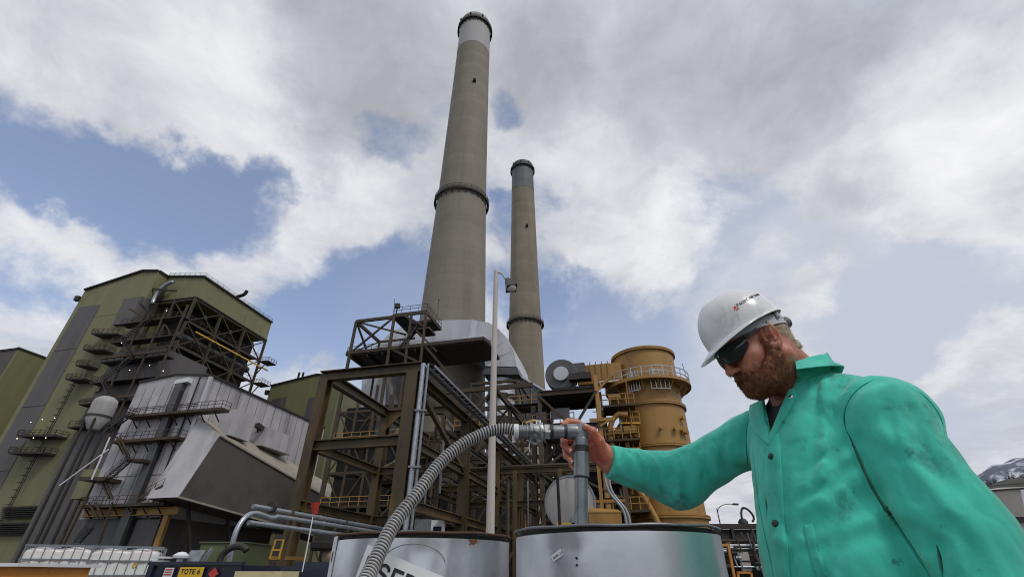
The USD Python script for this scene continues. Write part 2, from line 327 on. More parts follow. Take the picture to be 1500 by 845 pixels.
def concrete(name, c, lift, dark):
    n = {'g': ('geometry', {}), 's': ('separate_xyz', {}), 'q': ('math', {'math_type': 'divide', 'value2': lift}), 'f': ('math', {'math_type': 'floor'}), 'w': ('white_noise_texture', {'dimensions': '1D'}),
         'wm': ('map_range', {'from_min': 0., 'from_max': 1., 'to_min': .93, 'to_max': 1.06}), 'base': ('rgb_ramp', {'ramp': [(.3, tuple(np.array(c) * .82)), (.5, c), (.7, tuple(np.array(c) * 1.12))]}),
         'mp': ('mapping', {'scale': (.16, .16, .05)}), 'no': ('noise_texture', {'scale': 1.0, 'detail': 8.0, 'roughness': .65}), 'x': ('vector_math', {'math_type': 'scale'}),
         'fr': ('math', {'math_type': 'fraction'}), 'jl': ('map_range', {'from_min': .0, 'from_max': .1, 'to_min': .82, 'to_max': 1.0, 'clamp': True}), 'x2': ('vector_math', {'math_type': 'scale'}),
         'mp2': ('mapping', {'scale': (.5, .5, .012)}), 'n2': ('noise_texture', {'scale': 1.0, 'detail': 5.0}), 'st': ('map_range', {'range_type': 'smoothstep', 'from_min': .5, 'from_max': .72, 'to_min': 0., 'to_max': .35, 'clamp': True}), 'mx': ('mix_color', {'b': dark}),
         'bn': ('noise_texture', {'scale': 1.5, 'detail': 4.0}), 'b': ('bump', {'strength': .4, 'distance': .04}), 'p': ('principled_bsdf', {'roughness': .9, 'specular_ior_level': .25})}
    l = [('g.position', 's.vector'), ('s.z', 'q.value1'), ('q.value', 'f.value1'), ('f.value', 'w.w'), ('w.value', 'wm.value'), ('g.position', 'mp.vector'), ('mp.vector', 'no.vector'), ('no.fac', 'base.fac'), ('base.color', 'x.vector1'), ('wm.result', 'x.scale'),
         ('q.value', 'fr.value1'), ('fr.value', 'jl.value'), ('x.vector', 'x2.vector1'), ('jl.result', 'x2.scale'), ('g.position', 'mp2.vector'), ('mp2.vector', 'n2.vector'), ('n2.fac', 'st.value'), ('st.result', 'mx.fac'), ('x2.vector', 'mx.a'), ('mx.result', 'p.base_color'),
         ('g.position', 'bn.vector'), ('bn.fac', 'b.height'), ('b.normal', 'p.normal')]
    M[name] = usdkit.material(stage, f'/World/Looks/{name}', n, l, surface='p.BSDF')
concrete('stack_concrete', (.225, .205, .165), 2.3, (.15, .13, .098))
concrete('stack_concrete_tan', (.225, .198, .152), 2.3, (.155, .122, .085))
mat('stack_pale_paint', [(.31, .31, .30), (.37, .37, .36)], .8, scale=.2, stretch=VERT)
mat('stack_grey_steel', [(.075, .085, .085), (.13, .14, .14)], .7, scale=.35, stretch=VERT, panel=(2.0, .15, AB, 3.0))
mat('dark_steel', [(.018, .016, .013), (.036, .03, .024)], .7, scale=1.0)
mat('brown_steel', [(.022, .015, .008), (.042, .028, .012), (.062, .040, .015)], .62, scale=.6, stretch=(1, 1, .4), dirt=[((.07, .028, .011), .9, .56, .6, (1, 1, .3)), ((.014, .011, .008), .5, .52, .6, S)])
mat('near_steel', [(.034, .024, .012), (.062, .042, .017), (.10, .064, .021)], .55, scale=.8, stretch=(1, 1, .3), dirt=[((.15, .085, .02), .45, .52, .65, (1, 1, .4)), ((.075, .026, .010), 1.6, .57, .75, (1, 1, .35)), ((.02, .016, .011), .9, .55, .7, S)], bump=.004, bscale=12)
mat('ochre_steel', [(.25, .125, .024), (.31, .165, .034), (.34, .19, .045)], .5, scale=.5, stretch=VERT, dirt=[((.15, .055, .013), 1.0, .57, .6, (1, 1, .12)), ((.15, .085, .03), .35, .58, .5, (1, 1, .3)), ((.42, .27, .10), 2.2, .62, .4, (1, 1, .4))], bump=.01, bscale=3)
mat('yellow_paint', [(.50, .27, .02), (.60, .34, .03)], .5, scale=.6, dirt=[(RUST, 1.5, .62, .7, S)])
mat('green_cladding', [(.15, .145, .066), (.19, .183, .088)], .6, scale=.25, stretch=VERT, panel=(1.2, .05, AB, 9.0), dirt=[((.10, .095, .055), .12, .54, .5, (1, 1, .3)), ((.11, .09, .06), .6, .60, .35, (1, 1, .08))])
mat('green_dark_roof', [(.02, .02, .02), (.03, .03, .028)], .8)
mat('tank_green', [(.085, .10, .04), (.11, .125, .055)], .55, scale=1.5)
mat('grey_cladding', [(.078, .072, .071), (.105, .098, .096)], .6, scale=.25, stretch=VERT, panel=(1.2, .08, AB, 7.0), dirt=[((.046, .043, .041), .15, .54, .5, (1, 1, .2))])
mat('pale_cladding', [(.34, .33, .34), (.45, .435, .45)], .5, scale=.35, stretch=VERT, panel=(1.3, .10, AB, 4.5), dirt=[((.17, .16, .155), .25, .52, .65, (1, 1, .12)), ((.22, .14, .08), .5, .61, .5, (1, 1, .08)), ((.12, .11, .11), .9, .60, .5, (1, 1, .05))])
mat('silver_cladding', [(.42, .425, .445), (.52, .525, .545)], .42, metal=.3, scale=.35, stretch=VERT, panel=(1.3, .09, AB, 4.0), dirt=[((.24, .24, .25), .18, .55, .5, (1, 1, .2))])
mat('dark_cladding', [(.06, .062, .066), (.10, .10, .105)], .5, metal=.2, scale=.35, stretch=VERT, panel=(1.1, .1, AB, 4.0), dirt=[((.035, .03, .028), .25, .54, .6, (1, 1, .15))])
mat('duct_brown', [(.075, .066, .057), (.10, .088, .076)], .75, scale=.25, detail=8, dirt=[((.055, .047, .04), .18, .5, .6, S), ((.15, .125, .10), .5, .64, .45, (1, 1, .2))], bump=.02, bscale=1.2)
mat('duct_top', [(.27, .24, .19), (.34, .31, .25)], .7, scale=.35, dirt=[((.18, .15, .11), .3, .55, .6, S)])
mat('soot', [(.008, .0075, .007), (.016, .0145, .013)], .85, scale=.3)
mat('galvanised', [(.30, .33, .36), (.42, .45, .48)], .38, metal=.75, scale=6, dirt=[((.22, .24, .25), 9, .55, .6, S)])
mat('galvanised_dull', [(.17, .19, .20), (.26, .28, .295)], .36, metal=.6, scale=14, dirt=[((.09, .10, .10), 20, .55, .7, S), ((.44, .46, .47), 34, .63, .6, (1, 1, .3))], bump=.0006, bscale=160)
mat('pole_paint', [(.42, .38, .34), (.50, .46, .41)], .6, scale=2.0, stretch=(1, 1, .2), dirt=[((.33, .28, .23), 1.5, .56, .5, VERT)])
mat('lamp_housing', [(.022, .021, .02), (.04, .037, .034)], .5, scale=4)
mat('lamp_glass', [(.55, .55, .52), (.62, .62, .58)], .15, coat=.3)
mat('drum_steel', [(.62, .64, .665), (.70, .72, .745)], .34, metal=.92, scale=3.0, stretch=(1, 1, .7), dirt=[((.50, .51, .53), 4.0, .55, .55, S), ((.40, .41, .42), 9, .62, .5, (1, 1, 3)), ((.26, .20, .17), 26, .69, .6, S)], bump=.0008, bscale=22, rvar=.35)
mat('drum_rim_rust', [(.05, .03, .022), (.10, .045, .022)], .8, scale=30, dirt=[((.35, .33, .31), 26, .60, .8, S)], bump=.001, bscale=200)
mat('drum_rim', [(.16, .165, .17), (.24, .245, .25)], .4, metal=.7, scale=20, dirt=[((.12, .045, .02), 18, .60, .85, S)])
mat('rust_patch', [(.10, .03, .01), (.22, .07, .02)], .85, scale=120)
mat('paper', [(.72, .73, .74), (.80, .81, .81)], .55, scale=8)
mat('ink', [(.012, .012, .013), (.02, .02, .02)], .5)
mat('grey_ink', [(.16, .16, .16), (.26, .26, .25)], .6, scale=90)
mat('black_rubber', [(.012, .012, .012), (.022, .022, .021)], .55, scale=20)
mat('hose_dark', [(.014, .013, .013), (.03, .028, .025)], .5, scale=40)
mat('hose_pale', [(.35, .35, .345), (.47, .47, .46)], .5, scale=14, dirt=[((.20, .18, .15), 22, .55, .7, S)])
mat('cast_aluminium', [(.30, .30, .295), (.46, .46, .45)], .4, metal=.8, scale=30, dirt=[((.09, .085, .08), 45, .52, .8, S)], bump=.0009, bscale=220)
mat('brass', [(.42, .26, .12), (.55, .36, .18)], .35, metal=.8, scale=40)
mat('wood', [(.20, .13, .07), (.30, .20, .11)], .8, scale=3, stretch=(1, 8, 8))
mat('white_plastic', [(.66, .66, .63), (.74, .74, .71)], .4, scale=2, extra={'subsurface_weight': .25, 'subsurface_scale': .03}, dirt=[((.52, .51, .46), 1.6, .6, .5, S)])
mat('navy_paint', [(.008, .011, .024), (.012, .016, .034)], .4, scale=2, coat=.2)
mat('orange_paint', [(.50, .20, .025), (.58, .24, .035)], .5, scale=3, dirt=[((.22, .09, .03), 5, .6, .6, S)])
mat('sign_yellow', [(.62, .38, .02), (.68, .42, .03)], .5)
mat('cream_paint', [(.50, .44, .24), (.58, .52, .30)], .55, scale=3, dirt=[((.3, .26, .16), 4, .58, .5, S)])
mat('red_cloth', [(.42, .045, .03), (.52, .06, .04)], .7, scale=20)
mat('tan_canvas', [(.26, .20, .13), (.33, .26, .17)], .9, scale=14)
mat('blue_paint', [(.03, .07, .13), (.04, .09, .16)], .5)
mat('white_metal', [(.60, .61, .62), (.70, .71, .72)], .45, scale=3)
mat('car_white', [(.62, .61, .63), (.66, .65, .67)], .25, coat=.6)
mat('window_glass', [(.02, .025, .03), (.03, .035, .04)], .08)
mat('mountain', [(.075, .085, .12), (.11, .12, .16)], .95, scale=.006, detail=10, dirt=[((.68, .70, .76), .010, .475, .9, (1, 1, .7)), ((.08, .09, .125), .035, .53, .8, S)])
mat('hill_scrub', [(.028, .027, .02), (.05, .047, .036)], .95, scale=.06, detail=9)
mat('tree_dark', [(.012, .016, .010), (.022, .028, .017)], .9, scale=.5)
mat('tank_pale', [(.34, .31, .27), (.40, .37, .33)], .6, scale=.3, stretch=VERT, dirt=[((.2, .18, .15), .6, .58, .5, VERT)])

mat('tank_face', [(.27, .26, .25), (.36, .35, .335)], .55, scale=2.2, stretch=(1, 1, .10), detail=8, dirt=[((.16, .15, .14), 1.4, .56, .6, (1, 1, .12))])
M['work_light'] = usdkit.material(stage, '/World/Looks/work_light', {'e': ('emission', {'color': (1.0, .86, .6), 'strength': 2.2})}, [], surface='e.emission')
# ------------------------------------------------------------ ground, hills
def ground():
    r = np.r_[0, 3, 8, 20, 50, 120, 300, 800, 2500, 9000]; n = 64; v, f = [[0, 0, 0]], []
    for k in r[1:]:
        for j in range(n):
            a = 2 * math.pi * j / n; v.append([k * math.cos(a), k * math.sin(a), 0])
    for j in range(n): f.append([0, 1 + j, 1 + (j + 1) % n])
    for i in range(len(r) - 2):
        for j in range(n):
            a, b, c, d = 1 + i*n + j, 1 + i*n + (j+1) % n, 1 + (i+1)*n + (j+1) % n, 1 + (i+1)*n + j
            f += [[a, d, c], [a, c, b]]
    obj('ground', trimesh.Trimesh(np.array(v, float), np.array(f), process=False), 'ground', kind='structure')
ground()
def ridge(name, dist, az0, az1, height, depth, seed, m, rough, freq, fade=8, label=None):
    na, nr = 220, 26; az = np.radians(np.linspace(az0, az1, na)); v = []
    for i, a in enumerate(az):
        e = min(1, i / fade, (na - 1 - i) / fade)
        top = height(math.degrees(a)) * (.35 + .65 * e)
        for k in range(nr):
            t = k / (nr - 1); r = dist + depth * (t - .5)
            prof = math.sin(math.pi * min(1, t * 1.0)) ** .8
            x, y = r * math.sin(a), r * math.cos(a)
            nz = meshkit.fbm(np.array([[x * freq, y * freq, 1.3]]), 5, seed)[0] - .5
            v.append([x, y, top * prof * (1 + rough * nz) - 2 if 0 < k < nr - 1 else -3])
    f = []
    for i in range(na - 1):
        for k in range(nr - 1):
            a, b, c, d = i*nr + k, i*nr + k + 1, (i+1)*nr + k + 1, (i+1)*nr + k; f += [[a, c, b], [a, d, c]]
    return obj(name, trimesh.Trimesh(np.array(v), np.array(f), process=False), m, smooth=40, kind='structure', label=label)
def mh(a): return 432 + 30 * math.sin((a - 40) / 5.0) + 14 * math.sin(a / 2.3) + max(0, a - 46) * 9 - max(0, 44.8 - a) * 30
ridge('mountain', 3600, 28, 80, mh, 1900, 5, 'mountain', .55, .0016)
def hh(a): return max(4, 60 + 3 * math.sin(a / 1.7) + (a - 46) * 1.6)
ridge('hillside', 520, 12, 78, hh, 330, 9, 'hill_scrub', .3, .012)
# low dark conifers along the hillside's skyline
rng = np.random.default_rng(4)
def conifer(x, y, z0, h, k):
    fs, vs = [], []
    for i in range(90):
        t = rng.random() ** .8; a = rng.random() * 2 * math.pi; rr = h * .26 * (1 - t) * (.5 + .6 * rng.random())
        c = np.array([x + rr * math.cos(a), y + rr * math.sin(a), z0 + h * (.08 + .92 * t)]); s = h * .13 * (1.15 - t)
        d = unit(np.array([math.cos(a), math.sin(a), -.5])); q = unit(np.cross(d, Z3))
        n = len(vs); vs += [c - q * s * .6, c + q * s * .6, c + d * s * 1.3, c - d * s * .3 + .3 * s * Z3]; fs += [[n, n + 1, n + 2], [n, n + 3, n + 1], [n, n+2, n+3]]
    return trimesh.Trimesh(np.array(vs), np.array(fs), process=False)
trees = []
for i in range(300):
    a = math.radians(rng.uniform(41, 60)); r = rng.uniform(470, 560)
    z = hh(math.degrees(a)) * .93 - abs(r - 520) * .15
    trees.append(conifer(r * math.sin(a), r * math.cos(a), z - 2, rng.uniform(5, 10), i))
obj('distant_trees', trees, 'tree_dark', kind='stuff', label='dark far off trees covering the hillside below the snowy mountain', cat='trees')

# ------------------------------------------------------------ the two stacks
def stack(px, prof, y, x, label, ringz, topm, ztop, tan):
    t = thing('smoke_stack', label, 'smokestack', (x, y, 0))
    body = [(r, z) for z, r in prof if z <= ztop]; rt = np.interp(ztop, [p[0] for p in prof], [p[1] for p in prof])
    if body[-1][1] < ztop: body.append((rt, ztop))
    obj('shaft', lathe(body, 72, (x, y, 0)), tan, t, smooth=40)
    rtop, H = prof[-1][1], prof[-1][0]
    obj('painted_top' if topm == 'stack_pale_paint' else 'steel_top', lathe([(rt + .06, ztop - .3), (rt + .06, ztop), (rtop + .05, H), (rtop - .5, H), (rtop - .5, H - 8)], 72, (x, y, 0)), topm, t, smooth=40)
    for k, (z, rr, hr) in enumerate(ringz):
        r0 = np.interp(z, [p[0] for p in prof], [p[1] for p in prof])
        p_ = obj('ring_platform', [ring(r0 + .12, rr, z, z + .25, 64, (x, y, 0)), ring(rr - .15, rr + .1, z - .35, z + .3, 64, (x, y, 0))], 'dark_steel', t)
        for j in range(24):
            a = 2 * math.pi * j / 24; d = np.array([math.cos(a), math.sin(a), 0]); c = np.array([x, y, 0])
            obj('bracket', bar(c + d * (r0 + .1) + (z - 1.4) * Z3, c + d * rr + (z - .2) * Z3, .22), 'dark_steel', p_)
        ra = [ring(rr - .04, rr + .06, z + h, z + h + .1, 64, (x, y, 0)) for h in (.6, 1.2)] + [bar((x + rr * math.cos(q), y + rr * math.sin(q), z), (x + rr * math.cos(q), y + rr * math.sin(q), z + 1.25), .1) for q in np.arange(28) * 2 * math.pi / 28]
        obj('guard_rail', ra, 'dark_steel', p_)
    # warning lights and the small inspection opening
    for a in np.radians([-100, -60, -140]):
        d = np.array([math.cos(a), math.sin(a), 0]); z = ringz[0][0]
        obj('warning_light', cyl(np.array([x, y, z + 1.2]) + d * ringz[0][1], np.array([x, y, z + 2.3]) + d * ringz[0][1], .3, 10), 'dark_steel', t)
    return t
s1 = stack((697, 664), [(0, 9.2), (25, 8.35), (51, 7.62), (92, 6.6), (140, 5.95), (177, 5.55)], 95, -13.9, 'tall tapering concrete smokestack, the nearer and larger of two, with pale painted top', [(172.6, 6.4, 1), (87.0, 7.45, 1)], 'stack_pale_paint', 158, 'stack_concrete')
h_ = hit(695, 118, (-13.9, 95 - 6.0, 0), np.array([0, 1, 0.0]))
obj('inspection_hatch', box(h_ - [.45, .5, .5], h_ + [.45, 1.2, .5]), 'soot', s1)
lad = [bar((-13.9 + 7.9 * math.sin(.9), 95 - 7.9 * math.cos(.9), 30), (-13.9 + 5.7 * math.sin(.9), 95 - 5.7 * math.cos(.9), 180), .1)]
s2 = stack((765, 770), [(0, 8.6), (40, 7.7), (80, 6.85), (120, 6.1), (180.5, 5.35)], 169, 5.45, 'farther tapering concrete smokestack with dark grey steel top, behind the lamp post', [(177, 6.2, 1), (88.0, 7.7, 1)], 'stack_grey_steel', 162, 'stack_concrete_tan')
h_ = hit(772, 330, (5.5, 169 - 6.3, 0), np.array([0, 1, 0.0])); obj('inspection_hatch', box(h_ - [.5, .5, .5], h_ + [.5, 1.4, .5]), 'soot', s2)

# ------------------------------------------------------------ boiler tower at the left
TC = np.array([-105.3, 113.1, 0.0])
def down(p, z=0.0): return np.array([p[0], p[1], z])
tower = thing('boiler_tower', 'tall green and grey clad boiler tower with sloping roof at left edge', 'power plant', (TC[0], TC[1], 0))
a_, b_, c_ = onB(233, 397, TC), onB(210, 397, TC), onB(125, 425, TC)
Dp = 42.0
obj('wall', prism([down(a_), a_, b_, c_, down(c_)], A3 * Dp), 'green_cladding', tower)
obj('roof_edge', [bar(p, q, .5, .5) for p, q in ((a_ - .3 * A3, b_ - .3 * A3), (b_ - .3 * A3, c_ - .3 * A3))] + [bar(a_ + .2 * B3, a_ + .2 * B3 + 3 * A3, .5)], 'green_dark_roof', tower)
def proud(pts, p0, t, extra=0): 
    return prism([onB(*q, p0 - t * A3) for q in pts], A3 * (t + extra))
g1, g2 = onB(116.5, 450, TC), onB(147.5, 446.5, TC)
obj('grey_panel', prism([down(g1) - .12 * A3, g1 - .12 * A3, g2 - .12 * A3, down(g2) - .12 * A3], A3 * .1), 'grey_cladding', tower)
q1, q2, q3, q4 = onB(186, 440, TC), onB(212.5, 436, TC), onB(195, 475, TC), onB(169, 478, TC)
obj('grey_panel', prism([q - .9 * A3 for q in (q1, q2, q3, q4)], A3 * .85), 'grey_cladding', tower)
zq = q2[2]
sw = TC + .12 * B3
obj('side_wall', prism([sw + Z3 * 4, sw + Z3 * zq, sw + Z3 * zq + 3.2 * A3, sw + 3.2 * A3 + Z3 * 4], B3 * .3), 'grey_cladding', tower)
obj('wall_lamp', [box(onB(115, 440, TC) - [.9, .8, .3], onB(115, 440, TC) + [.3, .3, 1.2])], 'dark_steel', tower)
for z in (22, 38, 54): obj('panel_joint', bar(down(g1, z) + .3 * B3 - .14 * A3, down(g2, z) - .1 * B3 - .14 * A3, .05, .16), 'dark_steel', tower)
for z in (30, 50, 64): q = down(a_, z); obj('panel_joint', bar(q - .1 * B3 - .03 * A3, np.array([*g2[:2], z]) + .2 * B3 - .03 * A3, .05, .14), 'green_cladding', tower)
# balconies, one above the other, and the caged ladder
for px0, px1, py, zz in ((134, 172, 487, 0), (122, 152, 510, 0), (111, 128, 533, 0), (96, 124, 553, 0), (25, 80, 636, 0), (12, 63, 661, 0)):
    p, q = onB(px0, py, TC - 3 * A3), onB(px1, py, TC - 3 * A3)
    d_ = obj('balcony', prism([p, q, q + 3 * A3, p + 3 * A3], (0, 0, -.45)), 'dark_steel', tower)
    obj('balcony_rail', railing([p + 3 * A3, p, q, q + 3 * A3], 1.1, .05, 1.8), 'brown_steel', d_)
p, q = onB(24, 738, TC - .8 * A3), onB(112, 556, TC - .8 * A3); p = np.array([q[0], q[1], 6.0])
lad = [bar(p + k * .35 * B3, q + k * .35 * B3, .12) for k in (-1, 1)] + [bar(p + (q - p) * t - .35 * B3, p + (q - p) * t + .35 * B3, .1) for t in np.linspace(0, 1, 46)]
for t in np.linspace(.05, 1, 24):
    c = p + (q - p) * t; lad += [bar(c - .45 * B3, c - .45 * B3 - .8 * A3, .1), bar(c + .45 * B3, c + .45 * B3 - .8 * A3, .1), bar(c - .45 * B3 - .8 * A3, c + .45 * B3 - .8 * A3, .1)]
obj('caged_ladder', lad, 'dark_steel', tower)
# lower grey wall beside the green strip and louvred bands near the ground
w0 = TC + 2.2 * B3 - 2.5 * A3
obj('annex_wall', pbox(w0, 14, 16, 0, onB(158, 518, w0)[2]), 'grey_cladding', tower)
obj('annex_panel', [prism([onB(139, 575, w0 - .1 * A3), onB(148, 556, w0 - .1 * A3), onB(155, 554, w0 - .1 * A3), onB(146, 573, w0 - .1 * A3)], -.25 * A3)], 'green_cladding', tower)
for y0 in (742, 766):
    for k in range(6):
        u0 = onB(8 - (y0 - 742) * .4, y0 + k * 3, TC); u1 = onB(58 - (y0 - 742) * .4, y0 + k * 3, TC); u1 = u0 + B3 * 14
        obj('louvre', prism([u0 - .2 * A3, u1 - .2 * A3, u1 - .7 * A3 - .3 * Z3, u0 - .7 * A3 - .3 * Z3], (0, 0, -.12)), 'soot', tower)

# penthouse on open steelwork
PC = np.array([-91.0, 113.0, 0.0])
pl_, pr_, pb_, plb = onB(247, 405, PC), onB(300, 406, PC), onB(288, 435.5, PC), onB(234, 442, PC)
LP = 29.6
obj('penthouse', prism([plb, pl_, pr_, pb_], A3 * LP), 'green_cladding', tower)
zt, zb = pr_[2], pb_[2]
for t in np.arange(3.7, LP, 3.7): obj('panel_joint', bar(pb_ + t * A3 + .03 * B3 + .2 * Z3, pr_ + t * A3 + .03 * B3 - .4 * Z3, .1, .05), 'green_cladding', tower)
cor = down(pr_)
obj('penthouse_roof_edge', [bar(pl_ - .3 * A3, pr_ - .3 * A3 + .3 * B3, .45), bar(pr_ + .3 * B3 - .3 * A3, pr_ + .3 * B3 + A3 * LP, .45), bar(plb - .2 * A3, pb_ - .2 * A3, .3), bar(pb_ + .2 * B3, pb_ + .2 * B3 + A3 * LP, .3)], 'green_dark_roof', tower)
obj('roof_rail', railing([pl_ + .3 * Z3, pr_ + .3 * Z3, pr_ + A3 * LP + .3 * Z3], 1.1, .035, 2.2), 'dark_steel', tower)
gp = pr_ + A3 * 14 - 2 * B3
obj('roof_vent_pipe', tube(curve([gp + 0 * Z3, gp + 1.2 * Z3 + .2 * B3, gp + 1.7 * Z3 + 1.3 * B3, gp + 2.0 * Z3 + 2.8 * B3, gp + 3.4 * Z3 + 3.6 * B3], 14), .55, 10), 'soot', tower)
core = cor - 13.6 * B3 + 4 * A3
obj('boiler_core', pbox(core, 26, 8.5, 0, zb - .3), 'soot', tower)
obj('boiler_casing', pbox(cor - 11 * B3 + 5 * A3, 22, 6.8, 20, zb - 9), 'dark_cladding', tower)
cols = [cor, cor - 7.2 * B3, cor + 9.8 * A3, cor + 19.6 * A3, cor + 29.4 * A3, cor - 13.2 * B3, cor - 7.2 * B3 + 29.4 * A3]
for c in cols: obj('column', bar(c + 0 * Z3, c + zb * Z3, .62), 'brown_steel', tower)
lev = [zb - .5, zb - 7.5, zb - 15, zb - 22.5, zb - 30]
for z in lev:
    obj('beam', bar(cor + z * Z3, cor + z * Z3 + 29.4 * A3, .4, .6), 'brown_steel', tower)
    obj('beam', bar(cor + z * Z3, cor + z * Z3 - 13.2 * B3, .4, .6), 'brown_steel', tower)
for i in range(3):
    for k in range(4):
        p0, p1 = cor + 9.8 * i * A3, cor + 9.8 * (i + 1) * A3
        m_ = (p0 + p1) / 2 + (lev[k] + lev[k + 1]) / 2 * Z3
        for e in (p0 + lev[k] * Z3, p1 + lev[k] * Z3, p0 + lev[k + 1] * Z3, p1 + lev[k + 1] * Z3): obj('brace', bar(m_, e, .3), 'brown_steel', tower)
        obj('gusset_plate', prism([m_ + .2 * B3 + u * .8 * A3 + v * .8 * Z3 for u, v in ((-1, 0), (0, -1), (1, 0), (0, 1))], B3 * .08), 'brown_steel', tower)
for k in range(4): obj('brace', bar(cor - 7.2 * B3 + lev[k] * Z3, cor + lev[k + 1] * Z3, .3), 'brown_steel', tower)
for z in (zb - 7.0, zb - 14.5, zb - 22):                                          # decks round the casing, with rails
    d_ = obj('deck', [prism([cor + z * Z3 - 4 * B3, cor + z * Z3 - .3 * B3, cor + z * Z3 - .3 * B3 + 29 * A3, cor + z * Z3 - 4 * B3 + 29 * A3], (0, 0, .15))], 'dark_steel', tower)
    obj('deck_rail', railing([cor + z * Z3 - 6 * B3 + .3 * Z3, cor + z * Z3 + .3 * Z3, cor + z * Z3 + 29 * A3 + .3 * Z3], 1.2, .05, 2.2), 'brown_steel', d_)
y0_ = onA(287, 486, cor + 1.6 * B3); y1_ = onA(392, 543, cor + 1.6 * B3)
obj('crane_rail', bar(y0_, y0_ + A3 * np.dot(y1_ - y0_, A3), .22, .42), 'yellow_paint', tower)
for t in (0, 9.8, 19.6, 29.4): obj('crane_arm', bar(cor + t * A3 + (y0_[2] - .2) * Z3, cor + t * A3 + 1.8 * B3 + (y0_[2] - .2) * Z3, .25), 'brown_steel', tower)
fc = cor + 29.4 * A3
for k, z in enumerate((zb - 7.5, zb - 15)):                                       # far corner landing sticking out
    d_ = obj('landing', prism([fc + z * Z3, fc + 3.4 * B3 + z * Z3, fc + 3.4 * B3 + 4 * A3 + z * Z3, fc + 4 * A3 + z * Z3], (0, 0, -.3)), 'dark_steel', tower)
    obj('landing_rail', railing([fc + z * Z3, fc + 3.4 * B3 + z * Z3, fc + 3.4 * B3 + 4 * A3 + z * Z3], 1.2, .05, 1.2), 'brown_steel', d_)
    obj('brace', bar(fc + (z - 5) * Z3, fc + 3.4 * B3 + (z - .3) * Z3, .25), 'brown_steel', tower)
for dz, r in ((-11, 1.0), (-18.5, 1.25)):
    obj('duct', tube([cor - 2.4 * B3 + (zb + dz) * Z3 + 1 * A3, cor - 2.4 * B3 + (zb + dz) * Z3 + 28 * A3], r, 14), 'dark_cladding', tower, smooth=40)
p = onB(243, 417, PC - 2 * A3); q = onB(224, 445, PC - 2 * A3)
obj('downpipe', tube(curve([p + 2.4 * B3 + .6 * Z3, p + .8 * B3 + .3 * Z3, p - .2 * Z3, q], 14), .55, 12), 'galvanised', tower, smooth=True)
obj('pipe_bracket', [bar(onB(222, 423, PC - 2.6 * A3), onB(258, 426, PC - 2.6 * A3), .4), prism([onB(230, 415, PC - .5 * A3), onB(244, 417, PC - .5 * A3), onB(236, 440, PC - .5 * A3), onB(219, 444, PC - .5 * A3)], A3 * .3)], 'dark_steel', tower)
obj('cross_beam', bar(onB(189, 452, TC - 3 * A3), onB(236, 476, TC - 3 * A3 + 6 * A3), .4), 'brown_steel', tower)
for px_, py_ in ((246, 456),): obj('cable_tray', bar(onB(252, 450, PC + .5 * A3), onB(240, 478, PC + .5 * A3), .5), 'galvanised_dull', tower)
# stair tower and walkways in the dark gap between the tower and the grey precipitator
gs = TC + 6 * B3 - 5 * A3
for i, z in enumerate(np.arange(30, 62, 5.4)):
    a = gs + z * Z3
    d_ = obj('walkway', prism([a - 3 * B3, a + 17 * B3, a + 17 * B3 + 2.5 * A3, a - 3 * B3 + 2.5 * A3], (0, 0, -.35)), 'dark_steel', tower)
    obj('walkway_rail', railing([a - 3 * B3, a + 17 * B3], 1.2, .05, 2.0), 'brown_steel', d_)
    if i % 2 == 0: obj('stair', stairs(a + 1 * B3, a + 7.5 * B3 + 5.4 * Z3, .9, -A3, 12), 'dark_steel', tower)
    else: obj('stair', stairs(a + 7.5 * B3, a + 1 * B3 + 5.4 * Z3, .9, -A3, 12), 'dark_steel', tower)
for k in (4, 10.5, 17): obj('column', bar(gs + k * B3 + .2 * A3, gs + k * B3 + .2 * A3 + 60 * Z3, .4), 'brown_steel', tower)
for z in (36, 47): obj('beam', bar(gs - 3 * B3 - .3 * A3 + z * Z3, gs + 17 * B3 - .3 * A3 + z * Z3, .4, .7), 'brown_steel', tower)
for px_, py_ in ((45, 618), (62, 614), (80, 612), (49, 641), (67, 641), (25, 642), (244, 455), (219, 535), (190, 542), (239, 543), (178, 502), (261, 557)):
    p = onB(px_, py_, gs - 1.2 * A3); lm = trimesh.creation.icosphere(1, .11); lm.apply_translation(p); obj('work_light', lm, 'work_light', tower)
# second green block at the frame's edge
c2 = np.array([-146.5, 125.0, 0])
t_ = thing('turbine_hall', 'green clad block with dark front cut by the left edge of the picture', 'building', c2)
e0, e1 = onA(28, 511, c2), onA(68, 524.5, c2)
L2 = np.dot(e1 - e0, A3)
obj('wall', prism([down(e0), e0, e0 + L2 * 2 * A3, down(e0 + L2 * 2 * A3)], -B3 * .6), 'green_cladding', t_)
obj('front_wall', prism([down(e0) - .65 * B3, e0 - .65 * B3 , e0 - 40 * B3, down(e0) - 40 * B3], A3 * L2 * 2), 'duct_brown', t_)
obj('roof_edge', [bar(e0 + .2 * Z3 - .5 * A3, e0 + L2 * 2 * A3 + .2 * Z3, .5), bar(e0 + .2 * Z3, e0 - 40 * B3 + .2 * Z3, .5)], 'green_dark_roof', t_)
